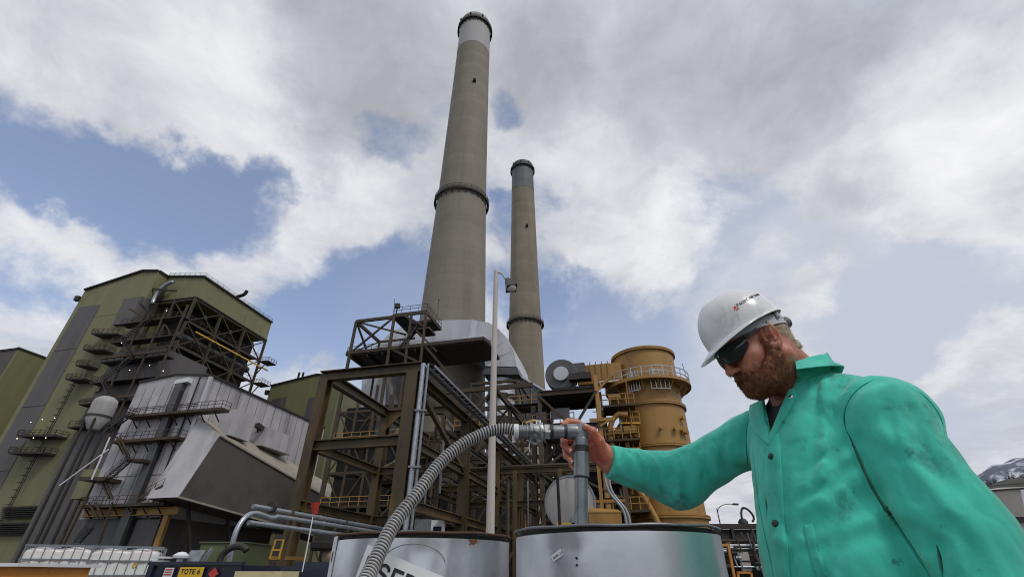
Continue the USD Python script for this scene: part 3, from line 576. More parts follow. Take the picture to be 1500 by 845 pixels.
# far green building between the precipitator and the steel rack
c3 = np.array([-82., 150., 0]); c3 = down(fwy(397, 565, 150))
u0, u1, u2 = onB(397, 565, c3), onB(464, 548.5, c3), onB(484, 549.5, c3); u3 = onB(500, 552, c3)
t_ = thing('far_boiler_house', 'small looking green boiler house far behind the grey precipitator', 'building', c3)
obj('wall', prism([down(u0), u0, u1, u2, u3, down(u3)], A3 * 30), 'green_cladding', t_)
g = [onB(398, 585, c3), onB(421, 581, c3)]
obj('grey_panel', prism([down(g[0]) - .1 * A3 + .3 * B3, g[0] - .1 * A3 + .3 * B3, g[1] - .1 * A3, down(g[1]) - .1 * A3], A3 * .08), 'grey_cladding', t_)
g = [onB(452, 583, c3), onB(475, 578, c3)]
obj('grey_panel', prism([down(g[0]) - .1 * A3, g[0] - .1 * A3, g[1] - .1 * A3, down(g[1]) - .1 * A3], A3 * .08), 'grey_cladding', t_)
obj('roof_edge', [bar(u0 - .2 * A3, u1 - .2 * A3, .5), bar(u1 - .2 * A3, u2 - .2 * A3, .5)], 'green_dark_roof', t_)
for x_ in (436, 442): obj('roof_vent', cyl(onB(x_, 556, c3), onB(x_, 556, c3) + 2.6 * Z3, .35, 10), 'soot', t_)
obj('wall_lamp', box(u0 + [-1.0, -1, -3.2], u0 + [.2, .2, -1.8]), 'soot', t_)

# ------------------------------------------------------------ grey precipitator house
GC = np.array([-52.0, 75.0, 0.0])
f0, f1, f2 = onB(205, 561, GC), onB(257, 549.5, GC), onB(310, 550.5, GC)
pre = thing('precipitator_house', 'pale grey clad precipitator house with stairs, dark pipe chase and walkways', 'building', GC)
LG = 34.0
zr = f2[2]
obj('wall', prism([down(f0, 8), f0, f1, f2, down(f2, 8)], A3 * LG), 'pale_cladding', pre)
obj('roof_edge', [bar(f0 - .1 * A3 + .1 * Z3, f1 - .1 * A3 + .1 * Z3, .3), bar(f1 - .1 * A3 + .1 * Z3, f2 - .1 * A3 + .1 * Z3, .3), bar(f2 + .15 * B3, f2 + .15 * B3 + LG * A3, .3)], 'dark_steel', pre)
cf = down(f2)
obj('corner_trim', bar(cf + 10 * Z3 + .05 * B3 - .05 * A3, cf + (zr - .2) * Z3 + .05 * B3 - .05 * A3, .55), 'silver_cladding', pre)
obj('corner_trim', bar(cf + 10 * Z3 - 2.2 * B3 - .12 * A3, cf + (zr + .0) * Z3 - 2.2 * B3 - .12 * A3, .18), 'dark_steel', pre)
for t in np.arange(1.9, 14.5, 1.9): obj('panel_joint', bar(down(f2) - t * B3 + 9 * Z3 - .02 * A3, down(f2) - t * B3 + (zr - 1.2) * Z3 - .02 * A3, .05, .05), 'dark_cladding', pre)
for t in np.arange(2.4, LG, 2.4): obj('panel_joint', bar(down(f2) + t * A3 + 9 * Z3 + .02 * B3, down(f2) + t * A3 + (zr - .3) * Z3 + .02 * B3, .05, .06), 'dark_cladding', pre)
for z in (14, 19.5, 25): obj('panel_joint', bar(down(f2, z) - .3 * B3 - .03 * A3, down(f0, z) + .3 * B3 - .03 * A3, .05, .07), 'dark_cladding', pre)
ch = down(onB(257, 575, GC - .9 * A3))
obj('pipe_chase', pbox(ch - .75 * B3, .9, 1.5, 1, zr - 1.0), 'dark_cladding', pre)
obj('pipe', cyl(ch + .95 * B3 + .3 * A3 + 2 * Z3, ch + .95 * B3 + .3 * A3 + (zr - 2.5) * Z3, .22, 10), 'soot', pre)
obj('chase_hood', [prism([ch - 1.2 * B3 + (zr - 1.2) * Z3, ch + 1.6 * B3 + (zr - 1.0) * Z3, ch + 1.6 * B3 + (zr - .2) * Z3, ch - 1.0 * B3 + (zr - .5) * Z3], A3 * .9)], 'white_metal', pre)
def walk(px0, px1, py, dep=1.8, rail=True):
    p, q = onB(px0, py, GC - dep * A3), onB(px1, py, GC - dep * A3); q[2] = p[2] = (p[2] + q[2]) / 2
    d_ = obj('walkway', prism([p, q, q + dep * A3, p + dep * A3], (0, 0, -.42)), 'brown_steel', pre)
    if rail: obj('walkway_rail', railing([p + dep * A3, p, q, q + dep * A3], 1.1, .035, 1.4), 'brown_steel', d_)
    k = max(2, int(np.linalg.norm(q - p) / 2.5))
    for i in range(k): c = p + (q - p) * (i + .5) / k; obj('bracket', bar(c - .3 * Z3, c + dep * A3 - 1.8 * Z3, .14), 'brown_steel', d_)
    return p, q
w1 = walk(186, 322, 602); w2 = walk(165, 257, 641.5); w3 = walk(116, 240, 737)
lp = onB(184, 671, GC - 2.6 * A3); l2 = onB(207, 671, GC - 2.6 * A3)
obj('stair_landing', prism([lp, l2, l2 + 2 * A3, lp + 2 * A3], (0, 0, -.4)), 'brown_steel', pre)
obj('stair', stairs(onB(158, 705, GC - 2.4 * A3), onB(196, 672, GC - 2.4 * A3), .9, -A3, 16), 'dark_steel', pre)
obj('stair', stairs(onB(160, 634, GC - 2.2 * A3), onB(198, 605, GC - 2.2 * A3), .9, -A3, 16), 'dark_steel', pre)
obj('stair', stairs(onB(117, 795, GC - 2.4 * A3), onB(138, 772, GC - 2.4 * A3), .9, -A3, 12), 'dark_steel', pre)
obj('stair', stairs(onB(208, 733, GC - 2.2 * A3), onB(246, 712, GC - 2.2 * A3), .9, -A3, 10), 'brown_steel', pre)
for a, b in (((171, 640), (186, 670)), ((176, 640), (190, 670)), ((147, 700), (160, 730)), ((152, 700), (165, 730)), ((130, 736), (144, 760)), ((140, 736), (150, 758)), ((165, 735), (145, 795)), ((140, 702), (92, 800))):
    obj('brace', bar(onB(*a, GC - 2.0 * A3), onB(*b, GC - 2.0 * A3), .22), 'brown_steel', pre)
for a, b in (((161, 640), (134, 702)), ((159, 658), (87, 711))):
    obj('lit_pipe', bar(onB(*a, GC - 3.2 * A3), onB(*b, GC - 3.2 * A3), .16), 'white_metal', pre)
obj('landing', [prism([onB(116, 698, GC - 3 * A3), onB(152, 698, GC - 3 * A3), onB(152, 698, GC - 3 * A3) + 3 * A3, onB(116, 698, GC - 3 * A3) + 3 * A3], (0, 0, -.5))], 'brown_steel', pre)
obj('plant_box', pbox(down(onB(110, 715, GC + 2 * A3)), 5, 8.5, onB(110, 730, GC + 2 * A3)[2], onB(112, 688, GC + 2 * A3)[2]), 'green_cladding', pre)
# base: ochre ring beam, lower walls and post
rb0, rb1 = onB(122, 752, GC - .5 * A3), onB(259, 754, GC - .5 * A3); zr_ = rb0[2]
obj('ring_beam', ibar(rb0, np.array([rb1[0], rb1[1], zr_]), .8, 1.0), 'ochre_steel', pre)
obj('lower_wall', pbox(down(f0) + 1.0 * B3 + .4 * A3, 20, 12.2, 0, 8), 'dark_cladding', pre)
obj('lower_wall_panel', pbox(down(onB(190, 790, GC)) , .3, 4.2, 0.2, zr_ - 1), 'grey_cladding', pre)
obj('post', bar(down(onB(233, 790, GC - .3 * A3)), np.array([*onB(233, 790, GC - .3 * A3)[:2], zr_ - .5]), .7), 'ochre_steel', pre)
obj('side_lower_wall', pbox(cf - 1.2 * B3 + 1.0 * A3, 24, 1.0, 0, 9.5), 'duct_brown', pre)
# boxes on its right hand side
for pts, dep in ((((347, 599), (374, 612), (366, 647), (331, 635)), 5.0), (((390, 625), (432, 641), (428, 664), (378, 650)), 3.5)):
    p_ = [onA(*q, GC + dep * B3) for q in pts]
    z0, z1 = min(p_[2][2], p_[3][2]), max(p_[0][2], p_[1][2]); c = down(p_[0]); L = max(2.5, np.dot(p_[1] - p_[0], A3))
    obj('side_box', [pbox(c - (dep - .05) * B3, L, dep, z0, z1)], 'pale_cladding', pre)
obj('side_pipework', [bar(onA(376, 622, GC + 3 * B3), onA(384, 628, GC + 3 * B3), .8), bar(onA(377, 622, GC + 2 * B3), onA(380, 645, GC + 2 * B3), .3)], 'dark_steel', pre)
# the big descending duct
QP = GC + 6.0 * B3
side = [onA(*q, QP) for q in ((322, 638), (420, 695), (520, 752), (520, 803), (420, 772), (262, 728))]
duct = thing('flue_duct', 'wide dull brown flue duct slanting down beside the grey precipitator house', 'duct', down(side[0]))
obj('side_panel', prism(side, -B3 * 5.6), 'duct_brown', duct)
tp = [side[0], side[1], side[2], side[2] - 5 * B3 + 5.2 * Z3, side[1] - 5 * B3 + 4.6 * Z3, side[0] - 5 * B3 + 3.2 * Z3]
obj('sloping_top', [prism([side[0], side[1], tp[4], tp[5]], (0, 0, -.3)), prism([side[1], side[2], tp[3], tp[4]], (0, 0, -.3))], 'duct_top', duct)
obj('edge_flange', [bar(side[i] + .1 * B3, side[i + 1] + .1 * B3, .25) for i in (0, 1, 3, 4)], 'duct_top', duct)
obj('end_panel', prism([side[0] - .15 * A3, side[5] - .15 * A3, side[5] - 5.6 * B3 - .15 * A3, tp[5] - .15 * A3], A3 * .1), 'pale_cladding', duct)
for k in (.25, .5, .75):
    p, q = side[0] + (side[2] - side[0]) * k, side[5] + (side[3] - side[5]) * k
for q in ((272, 742), (330, 765)):
    p = onA(*q, QP - 2 * B3); obj('support_leg', bar(p + 1 * Z3, down(p + 5 * A3), .4), 'dark_steel', duct)
# rounded vessel between tower and precipitator
vc = down(fwy(150, 600, 92)); zc = fwy(150, 600, 92)[2]
t_ = thing('dust_collector', 'pale round-topped dust collector vessel in the gap beside the boiler tower', 'vessel', vc)
obj('shell', [lathe([(.3, zc - 4.2), (1.0, zc - 4.0), (2.0, zc - 2), (2.1, zc + 1.2), (1.9, zc + 2.0), (1.1, zc + 2.6), (0, zc + 2.8)], 32, vc)], 'tank_face', t_, smooth=40)
obj('band', [ring(2.08, 2.2, zc - 1.6, zc - 1.3, 32, vc)], 'dark_steel', t_)
[obj('leg', bar(vc + np.array([1.8 * math.cos(a), 1.8 * math.sin(a), 0]), vc + np.array([1.8 * math.cos(a), 1.8 * math.sin(a), zc - 2]), .35), 'dark_steel', t_) for a in (0.5, 2.1, 3.6, 5.2)]
# ------------------------------------------------------------ silver arch duct before the big stack
PA = down(fwy(690, 500, 80)); arch = thing('arched_flue', 'great silver clad arched flue bending down at both ends before the tall stack', 'duct', PA)
st = [((527, 640), (562, 640)), ((530, 556), (566, 556)), ((536, 530), (570, 545)), ((549, 508), (582, 530)), ((576, 484), (602, 517)), ((606, 474), (618, 511)), ((635, 470), (634, 508.5)), ((662, 468.5), (662, 506.5)), ((690, 468), (684, 505)), ((716, 472.5), (697, 509)), ((730, 482), (704, 516)), ((743, 495), (708, 522)), ((752, 513), (710, 529)), ((757, 537), (711, 536))]
AD = 13.0
def foldback(i): return 0 if i <= 8 else (i - 8) * .55
fo, fi = [], []
for i, (o, q) in enumerate(st):
    fb = foldback(i) * A3
    fo.append(onB(*o, PA + fb)); fi.append(onB(*q, PA + fb * .6))
for i in range(len(st) - 1):
    a, b, c, d = fo[i], fo[i + 1], fi[i + 1], fi[i]
    v = np.array([a, b, c, d, a + AD * A3, b + AD * A3, c + AD * A3, d + AD * A3])
    m = trimesh.Trimesh(v, np.array([[0,1,2],[0,2,3],[4,6,5],[4,7,6],[0,4,5],[0,5,1],[3,2,6],[3,6,7]]), process=False)
    m.fix_normals()
    obj('flue_segment', m, 'silver_cladding', arch)
# seams standing proud between segments
for i in (6, 8, 10): obj('seam', bar(fo[i] - .05 * A3, fi[i] - .05 * A3, .16), 'silver_cladding', arch)
tr = [onB(*q, PA + 2 * A3) for q in ((711, 537), (758, 538), (760.5, 548), (707, 548))]
obj('transition', prism(tr, A3 * 8), 'dark_cladding', arch)
vc = onB(736, 560, PA + 5 * A3); vb = down(vc); zt = onB(736, 548, PA + 2 * A3)[2]
R = 2.75
scr = thing('scrubber_vessel', 'grey upright scrubber vessel with dark hoops under the right end of the arched flue', 'vessel', vb)
obj('shell', lathe([(R, 0), (R, zt - 2.2), (R - .2, zt - 1.2), (R - .3, zt - .2)], 40, vb), 'silver_cladding', scr, smooth=40)
for z in (zt - 4.3, zt - 8.5): obj('hoop', ring(R, R + .25, z, z + .9, 40, vb), 'dark_steel', scr)
for dx in (-.6, 1.3): q = onB(736 + dx * 8, 574, vb - R * A3); obj('notice', prism([q - .35 * B3 - .3 * Z3, q + .35 * B3 - .3 * Z3, q + .35 * B3 + .3 * Z3, q - .35 * B3 + .3 * Z3], -.05 * A3), 'white_metal', scr)
p0 = PA + 4 * A3
sd = thing('sloping_duct', 'dark ribbed sloping duct between the scrubber vessel and the far stack', 'duct', down(onB(780, 600, p0)))
dp = [onB(*q, p0) for q in ((757, 548), (801, 574), (801, 640), (757, 640))]
obj('panel', prism(dp, A3 * 7), 'dark_cladding', sd)
for k in (.25, .5, .75): a = dp[0] + (dp[1] - dp[0]) * k; obj('rib', bar(a - .08 * A3, a - .08 * A3 - 9 * Z3, .2), 'dark_cladding', sd)
obj('edge_angle', bar(dp[0] - .1 * A3, dp[1] - .1 * A3, .3), 'silver_cladding', sd)

# ------------------------------------------------------------ platform tower left of the arch
PT = down(fwy(600, 500, 72)); pf = thing('platform_tower', 'brown steel platform tower with stair, cross braced frame and railings before the arched flue', 'steel frame', PT)
def T(px, py, back=0): return onB(px, py, PT + back * A3)
def pb(name, a, b, w=.38, m='brown_steel', h=None): return obj(name, bar(a, b, w, h), m, pf)
c0, c1 = T(522, 471), T(577.5, 464.5); zT = c0[2]; zD = T(513, 517)[2]
lf, rf = down(c0), down(c1); BK = 9.0
for c in (lf, rf): pb('column', c + 8 * Z3, c + zT * Z3, .45)
pb('column', lf + BK * A3 + 8 * Z3, lf + BK * A3 + zT * Z3, .35)
c2_ = down(T(623, 470)); c3_ = down(T(690, 510))
for c in (c2_, c2_ - 2.8 * B3): pb('column', c + 8 * Z3, c + T(623, 457)[2] * Z3, .42)
pb('beam', lf + zT * Z3, rf + zT * Z3, .4, h=.55); pb('beam', lf + zT * Z3, lf + zT * Z3 + BK * A3, .4, h=.55); pb('beam', lf + BK * A3 + zT * Z3, rf + BK * A3 + zT * Z3, .35)
pb('brace', rf + zT * Z3, lf + zD * Z3, .28); pb('brace', lf + zT * Z3, rf + BK * .6 * A3 + (zT - 1) * Z3, .26); pb('brace', lf + zT * Z3, lf + BK * A3 + zD * Z3, .3); pb('brace', lf + BK * A3 + zT * Z3, lf + zD * Z3, .25)
dk = [lf - .6 * B3, T(623, 507), T(650, 507), T(690, 505), T(708, 515), T(715, 527)]
dk = [np.array([p[0], p[1], zD]) for p in dk]; dk[5] = dk[4] + 2 * A3 + .6 * B3
obj('deck', prism(dk + [dk[5] + 6 * A3, dk[0] + BK * A3], (0, 0, -.5)), 'dark_steel', pf)
for a, b in zip(dk[:-1], dk[1:]): pb('deck_edge', a - .15 * A3, b - .15 * A3, .22, h=.6)
pb('deck_edge', dk[0] - .15 * B3, dk[0] + BK * A3 - .15 * B3, .22, h=.6)
obj('deck_rail', railing([dk[0] + BK * A3, dk[0], rf + zD * Z3 - .6 * A3], 1.15, .035, 1.5), 'brown_steel', pf)
u = [T(576, 460), T(625, 456.5)]; zU = (u[0][2] + u[1][2]) / 2; u = [np.array([*p[:2], zU]) for p in u]
obj('upper_deck', [prism([u[0] - 0 * A3, u[0] + 2.4 * B3, u[0] + 2.4 * B3 + 7 * A3, u[0] + 7 * A3], (0, 0, -.5)), prism([u[0] + 2.5 * B3 + 3.2 * A3, u[1] + 3.2 * A3, u[1] + 7 * A3, u[0] + 2.5 * B3 + 7 * A3], (0, 0, -.5))], 'dark_steel', pf)
for a, b in ((u[0], u[0] + 2.4 * B3), (u[0] + 2.4 * B3, u[1]), (u[1], u[1] + 7 * A3), (u[0], u[0] + 7 * A3)): pb('deck_edge', a - .2 * Z3, b - .2 * Z3, .25, h=.7)
obj('upper_rail', railing([u[0] + .3 * Z3, u[1] + .3 * Z3, u[1] + 7 * A3 + .3 * Z3], 1.15, .035, 1.5), 'brown_steel', pf)
l3 = u[1] - 3.2 * Z3
obj('stair_landing', prism([l3 - 2 * B3, l3 + .8 * B3, l3 + .8 * B3 + 3 * A3, l3 - 2 * B3 + 3 * A3], (0, 0, -.4)), 'brown_steel', pf)
obj('stair', stairs(T(586, 510) - .4 * A3, l3 - 1.4 * B3 - .4 * A3, .9, A3, 16), 'dark_steel', pf)
pb('brace', u[0] + 2.4 * B3 - .5 * Z3, l3, .35); pb('brace', l3 - 2 * B3, T(640, 515), .3); pb('brace', T(571, 510), T(612, 530), .35); pb('brace', T(623, 507), T(668, 560), .35)
sl = u[0] + .6 * B3 + .3 * Z3
obj('floodlight', [bar(sl, sl + 1.2 * Z3, .2), box(sl + [-.45, -.3, 1.1], sl + [.45, .3, 1.9]), bar(sl - .3 * B3, sl + 3.2 * Z3 - .9 * B3, .07)], 'dark_steel', pf)
ms = u[1] + 3 * A3 + 0.2 * Z3
obj('mast_light', [bar(ms + .8 * B3, ms + .8 * B3 + 3.6 * Z3, .08), trimesh.creation.icosphere(1, .16).apply_translation(ms + .8 * B3 + 3.6 * Z3)], 'brown_steel', pf)
obj('underframe', [bar(dk[0] + k * B3 - .75 * Z3, dk[0] + k * B3 + 6 * A3 - .75 * Z3, .25, .4) for k in np.arange(1, 19, 3.0)], 'dark_steel', pf)

# ------------------------------------------------------------ lattice of steelwork standing between the rack and the arch
lat = thing('support_steelwork', 'dense dark brown support steelwork standing under the arched flue behind the near rack', 'steel frame', down(fwy(640, 640, 55)))
L0 = down(fwy(560, 640, 52)); rl = np.random.default_rng(11)
nx, ny, nz = 6, 3, 4; dx, dy, dz = 4.3, 7.0, 4.6
for i in range(nx):
    for j in range(ny):
        p = L0 + i * dx * B3 + j * dy * A3
        hgt = [15.5, 18.4, 19.0, 18.4, 16.0, 13.8][i]
        obj('column', ibar(p, p + hgt * Z3, .45, .45, up=A3), 'brown_steel', lat)
        for k in range(nz):
            z = dz * (k + 1)
            if z > hgt: continue
            if i < nx - 1: obj('beam', bar(p + z * Z3, p + z * Z3 + dx * B3, .3, .5), 'brown_steel', lat)
            if j < ny - 1: obj('beam', bar(p + z * Z3, p + z * Z3 + dy * A3, .3, .5), 'brown_steel', lat)
            if i < nx - 1 and rl.random() < .55:
                s_ = rl.random() < .5; obj('brace', bar(p + (z - dz * s_) * Z3, p + dx * B3 + (z - dz * (not s_)) * Z3, .22), 'brown_steel', lat)
            if j < ny - 1 and rl.random() < .3: obj('brace', bar(p + (z - dz) * Z3, p + dy * A3 + z * Z3, .22), 'brown_steel', lat)
for k, (i, j) in enumerate(((0, 0), (2, 0), (3, 1), (1, 1), (4, 0))):
    p = L0 + i * dx * B3 + j * dy * A3; z = dz * (1 + k % 3 + 1)
    d_ = obj('platform', prism([p + z * Z3 - .6 * A3, p + dx * B3 + z * Z3 - .6 * A3, p + dx * B3 + z * Z3 + 3 * A3, p + z * Z3 + 3 * A3], (0, 0, .12)), 'dark_steel', lat)
    obj('platform_rail', railing([p + z * Z3 - .6 * A3, p + dx * B3 + z * Z3 - .6 * A3], 1.1, .04, 1.4), 'ochre_steel', d_)
sd_ = thing('boiler_side_steel', 'dark lattice of thin steelwork behind the left bay of the near rack', 'steel frame', down(fwy(478, 700, 62)))
L1 = down(fwy(478, 700, 62)); hs_ = [20, 22, 23, 23, 21]
for i in range(5):
    for j in range(2):
        p = L1 + i * 2.6 * B3 + j * 4 * A3; obj('column', bar(p, p + hs_[i] * Z3, .3), 'brown_steel', sd_)
        for k in range(1, 6):
            z = 3.9 * k
            if i < 4: obj('beam', bar(p + z * Z3, p + z * Z3 + 2.6 * B3, .2, .3), 'brown_steel', sd_)
            if j == 0: obj('beam', bar(p + z * Z3, p + z * Z3 + 4 * A3, .2, .3), 'brown_steel', sd_)
            if i < 4 and (i + k + j) % 2 == 0: obj('brace', bar(p + (z - 3.9) * Z3, p + z * Z3 + 2.6 * B3, .15), 'brown_steel', sd_)
            elif i < 4: obj('brace', bar(p + z * Z3, p + (z - 3.9) * Z3 + 2.6 * B3, .15), 'brown_steel', sd_)
for z in (7.8, 15.6): 
    d_ = obj('deck', prism([L1 + z * Z3, L1 + 10.4 * B3 + z * Z3, L1 + 10.4 * B3 + 4 * A3 + z * Z3, L1 + 4 * A3 + z * Z3], (0, 0, .1)), 'dark_steel', sd_); obj('deck_rail', railing([L1 + z * Z3 - .2 * A3, L1 + 10.4 * B3 + z * Z3 - .2 * A3], 1.1, .04, 1.3), 'ochre_steel', d_)
# hanging vessels and ducts inside the steelwork
def vessel(name, label, px, py, y, r, z0, z1, m, cone=1.5):
    c = down(fwy(px, py, y)); t = thing(name, label, 'vessel', c)
    obj('shell', lathe([(.3, z0), (r, z0 + cone), (r, z1 - .6), (r * .75, z1 - .15), (0, z1)], 32, c), m, t, smooth=40)
    for z in np.linspace(z0 + cone + .4, z1 - 1, 3): obj('hoop', ring(r - .02, r + .1, z, z + .2, 32, c), 'dark_steel', t)
    for a in np.arange(4) * math.pi / 2 + .6: obj('leg', bar(c + np.array([r * .8 * math.cos(a), r * .8 * math.sin(a), 0]), c + np.array([r * .8 * math.cos(a), r * .8 * math.sin(a), z0 + cone]), .25), 'brown_steel', t)
vessel('hopper', 'dull grey hopper vessel seen between the left columns of the near rack', 585, 600, 66, 3.0, 9, 21, 'dark_cladding', 4)
vessel('hopper', 'dull grey hopper vessel hanging in the steelwork left of the lamp post', 660, 640, 64, 2.8, 6, 16, 'dark_cladding', 3)
# dark enclosure wall behind the steelwork at ground level
wl = thing('pump_house', 'low dark pump house wall closing the view behind the steelwork', 'building', down(fwy(640, 800, 80)))
pw = down(fwy(470, 800, 84)); obj('wall', pbox(pw, 1.2, 12, 0, 27), 'soot', wl); obj('wall', pbox(pw + 12.05 * B3, 1.2, 22, 0, 17), 'soot', wl); obj('wall_girt', [pbox(pw - .3 * A3 + 12.2 * B3, .2, 20, z, z + .5) for z in (6, 11, 15.8)][0], 'brown_steel', wl)
for z, b0_, L_ in ((9, 0, 12), (15, 0, 12), (20, 0, 12), (11, 12.2, 21), (15.8, 12.2, 21)): obj('wall_girt', pbox(pw - .3 * A3 + b0_ * B3, .2, L_, z, z + .5), 'brown_steel', wl)
for k in range(8): c = pw + (2 + k * 5) * B3 - .12 * A3; obj('door' if k % 3 == 0 else 'louvre_panel', prism([c + .2 * Z3, c + 2.4 * B3 + .2 * Z3, c + 2.4 * B3 + 4 * Z3, c + 4 * Z3], A3 * .1), 'dark_cladding', wl)

# ------------------------------------------------------------ near steel rack
PR = np.array([-8.5, 20.0, 0.0]); W = 4.35
rack = thing('steel_rack', 'near rust-brown steel portal rack with heavy columns left of the hose', 'steel frame', PR)
zT1 = onB(482, 551, PR)[2]; zM = onB(470, 652, PR)[2]
def rk(name, m_, mat_='near_steel', **k): return obj(name, m_, mat_, rack, **k)
ts = [0, 5.9, 12.4, 19.5]; tr_ = [0, 7.2, 14, 21, 27]
for t in ts: rk('column', ibar(PR + t * A3, PR + t * A3 + (zT1 - .2) * Z3, .42, .48, .05, up=A3))
RR = PR + W * B3
for i, t in enumerate(tr_): rk('column', ibar(RR + t * A3, RR + t * A3 + (zT1 - .2 if i < 2 else zT1 - .6) * Z3, .52 if i == 0 else .46, .5, .05, up=A3))
rk('beam', ibar(PR - .3 * B3 + zT1 * Z3, RR + .3 * B3 + zT1 * Z3, .36, .46, .045))
rk('beam', ibar(PR + zT1 * Z3 + .3 * A3, PR + zT1 * Z3 + 20 * A3, .36, .46, .045))
rk('beam', ibar(RR + (zT1 - .3) * Z3 + .3 * A3, RR + (zT1 - .3) * Z3 + 27 * A3, .3, .42, .045))
for t in ts[1:]: rk('beam', ibar(PR + t * A3 + (zT1 - .05) * Z3, RR + t * A3 + (zT1 - .05) * Z3, .3, .4, .04))
for z, dz_ in ((zM, 0), (zM - 2.3, 0)):
    if z == zM: rk('beam', ibar(PR + z * Z3, RR + z * Z3, .3, .42, .045))
    rk('beam', ibar(PR + z * Z3, PR + z * Z3 + 19 * A3, .28, .38, .04))
    rk('beam', ibar(RR + z * Z3 + .3 * A3, RR + z * Z3 + 27 * A3, .28, .38, .04))
    for t in ts[1:]: rk('beam', ibar(PR + t * A3 + z * Z3, RR + t * A3 + z * Z3, .28, .36, .04))
rk('brace', bar(PR + 5.9 * A3 + zM * Z3, PR + 12.4 * A3 + (zT1 - .2) * Z3, .18)); rk('brace', bar(RR + 7.2 * A3 + (zM) * Z3, RR + .3 * A3 + (zT1 - .6) * Z3, .2)); rk('brace', bar(RR + 14 * A3 + .5 * Z3, RR + 21 * A3 + (zM - 2.4) * Z3, .15))
rk('brace', bar(PR + 12.4 * A3 + zM * Z3, RR + 12.4 * A3 + (zT1 - .2) * Z3, .15)); rk('brace', bar(PR + 5.9 * A3 + (zM - 2.4) * Z3, PR + 12.4 * A3 + .5 * Z3, .15))
# silver riser and the cable ladder leaving along the top
q0 = RR + .42 * B3 - .1 * A3
rk('riser_pipe', [cyl(q0 + .2 * Z3, q0 + (zT1 + .12) * Z3, .105, 14)], 'galvanised', smooth=40)
rk('riser_pipe', [cyl(q0 + .24 * B3 + .2 * Z3, q0 + .24 * B3 + (zT1 + .1) * Z3, .05, 10)], 'galvanised_dull', smooth=40)
for z in (2.2, 4.4, 6.6): rk('pipe_clamp', box(q0 + [-.13, -.16, z], q0 + [.36, .02, z + .07]), 'galvanised_dull')
ca, cb = q0 + (zT1 + .05) * Z3, q0 + (zT1 + .05) * Z3 + 27 * A3
rk('conduit_pipe', cyl(ca, cb, .1, 12), 'galvanised', smooth=40)
rk('cable_tray', [bar(ca + o * B3 - .1 * Z3, cb + o * B3 - .1 * Z3, .04, .12) for o in (.16, .55)] + [bar(ca + .16 * B3 - .12 * Z3 + t * A3, ca + .55 * B3 - .12 * Z3 + t * A3, .05) for t in np.arange(.3, 27, .6)], 'galvanised_dull')
rk('pipe', [cyl(ca + .3 * B3 + .02 * Z3, cb + .3 * B3 + .02 * Z3, .06, 10), cyl(ca + .45 * B3, cb + .45 * B3, .05, 10)], 'soot')
rp = np.random.default_rng(21)
for k in range(16):
    s_ = rp.uniform(.3, W - .3); z = [zM + .3, zM - 2.0, zT1 - 1.6, zM + 1.6][k % 4] + rp.uniform(-.15, .35); t0 = rp.uniform(2, 8); t1 = rp.uniform(13, 27)
    a = PR + s_ * B3 + t0 * A3 + z * Z3; dn = rp.uniform(1.0, 3.5); rk('pipe', tube([a - dn * Z3, a - .15 * Z3, a + .12 * A3, PR + s_ * B3 + t1 * A3 + z * Z3], rp.uniform(.035, .1), 8), ['brown_steel', 'soot', 'galvanised_dull', 'dark_steel', 'brown_steel'][k % 5], smooth=40)
for k in range(18):
    p = PR + rp.uniform(.2, W + 5) * B3 + rp.uniform(7, 26) * A3; z = rp.uniform(.2, 4.5); rk('pipe', cyl(p + z * Z3, p + (z + rp.uniform(1.5, 4)) * Z3, rp.uniform(.03, .09), 8), ['brown_steel', 'soot', 'galvanised_dull', 'ochre_steel'][k % 4])
for t in (5.9, 12.4, 19.5):
    for sgn in (0, 1): rk('gusset_plate', prism([PR + sgn * W * B3 + t * A3 + z_ * Z3 + (x_ if not sgn else -x_) * B3 - .16 * A3 for x_, z_ in ((.2, zT1 - .25), (.9, zT1 - .25), (.2, zT1 - .95))], A3 * .03))
# stair tower in the left bay: a thing of its own
sp = PR + 11 * A3 - 1.6 * B3
stt = thing('stair_tower', 'yellow brown open stair tower behind the front left column of the rack', 'stair tower', sp)
for u_, v_ in ((0, 0), (3.0, 0), (0, 2.2), (3.0, 2.2)): obj('post', bar(sp + u_ * B3 + v_ * A3, sp + u_ * B3 + v_ * A3 + 8.2 * Z3, .13), 'near_steel', stt)
for k, z in enumerate((1.9, 3.7, 5.5, 7.3)):
    obj('landing', prism([sp + z * Z3, sp + z * Z3 + 3 * B3, sp + z * Z3 + 3 * B3 + 2.2 * A3, sp + z * Z3 + 2.2 * A3], (0, 0, -.1)), 'near_steel', stt)
    obj('landing_rail', railing([sp + z * Z3, sp + z * Z3 + 3 * B3], 1.0, .03, 1.0), 'near_steel', stt)
    a, b = (sp + .3 * B3, sp + 2.7 * B3) if k % 2 else (sp + 2.7 * B3, sp + .3 * B3)
    obj('flight', stairs(a + (z - 1.8) * Z3 + .3 * A3, b + z * Z3 + .3 * A3, .8, A3, 8), 'near_steel', stt)
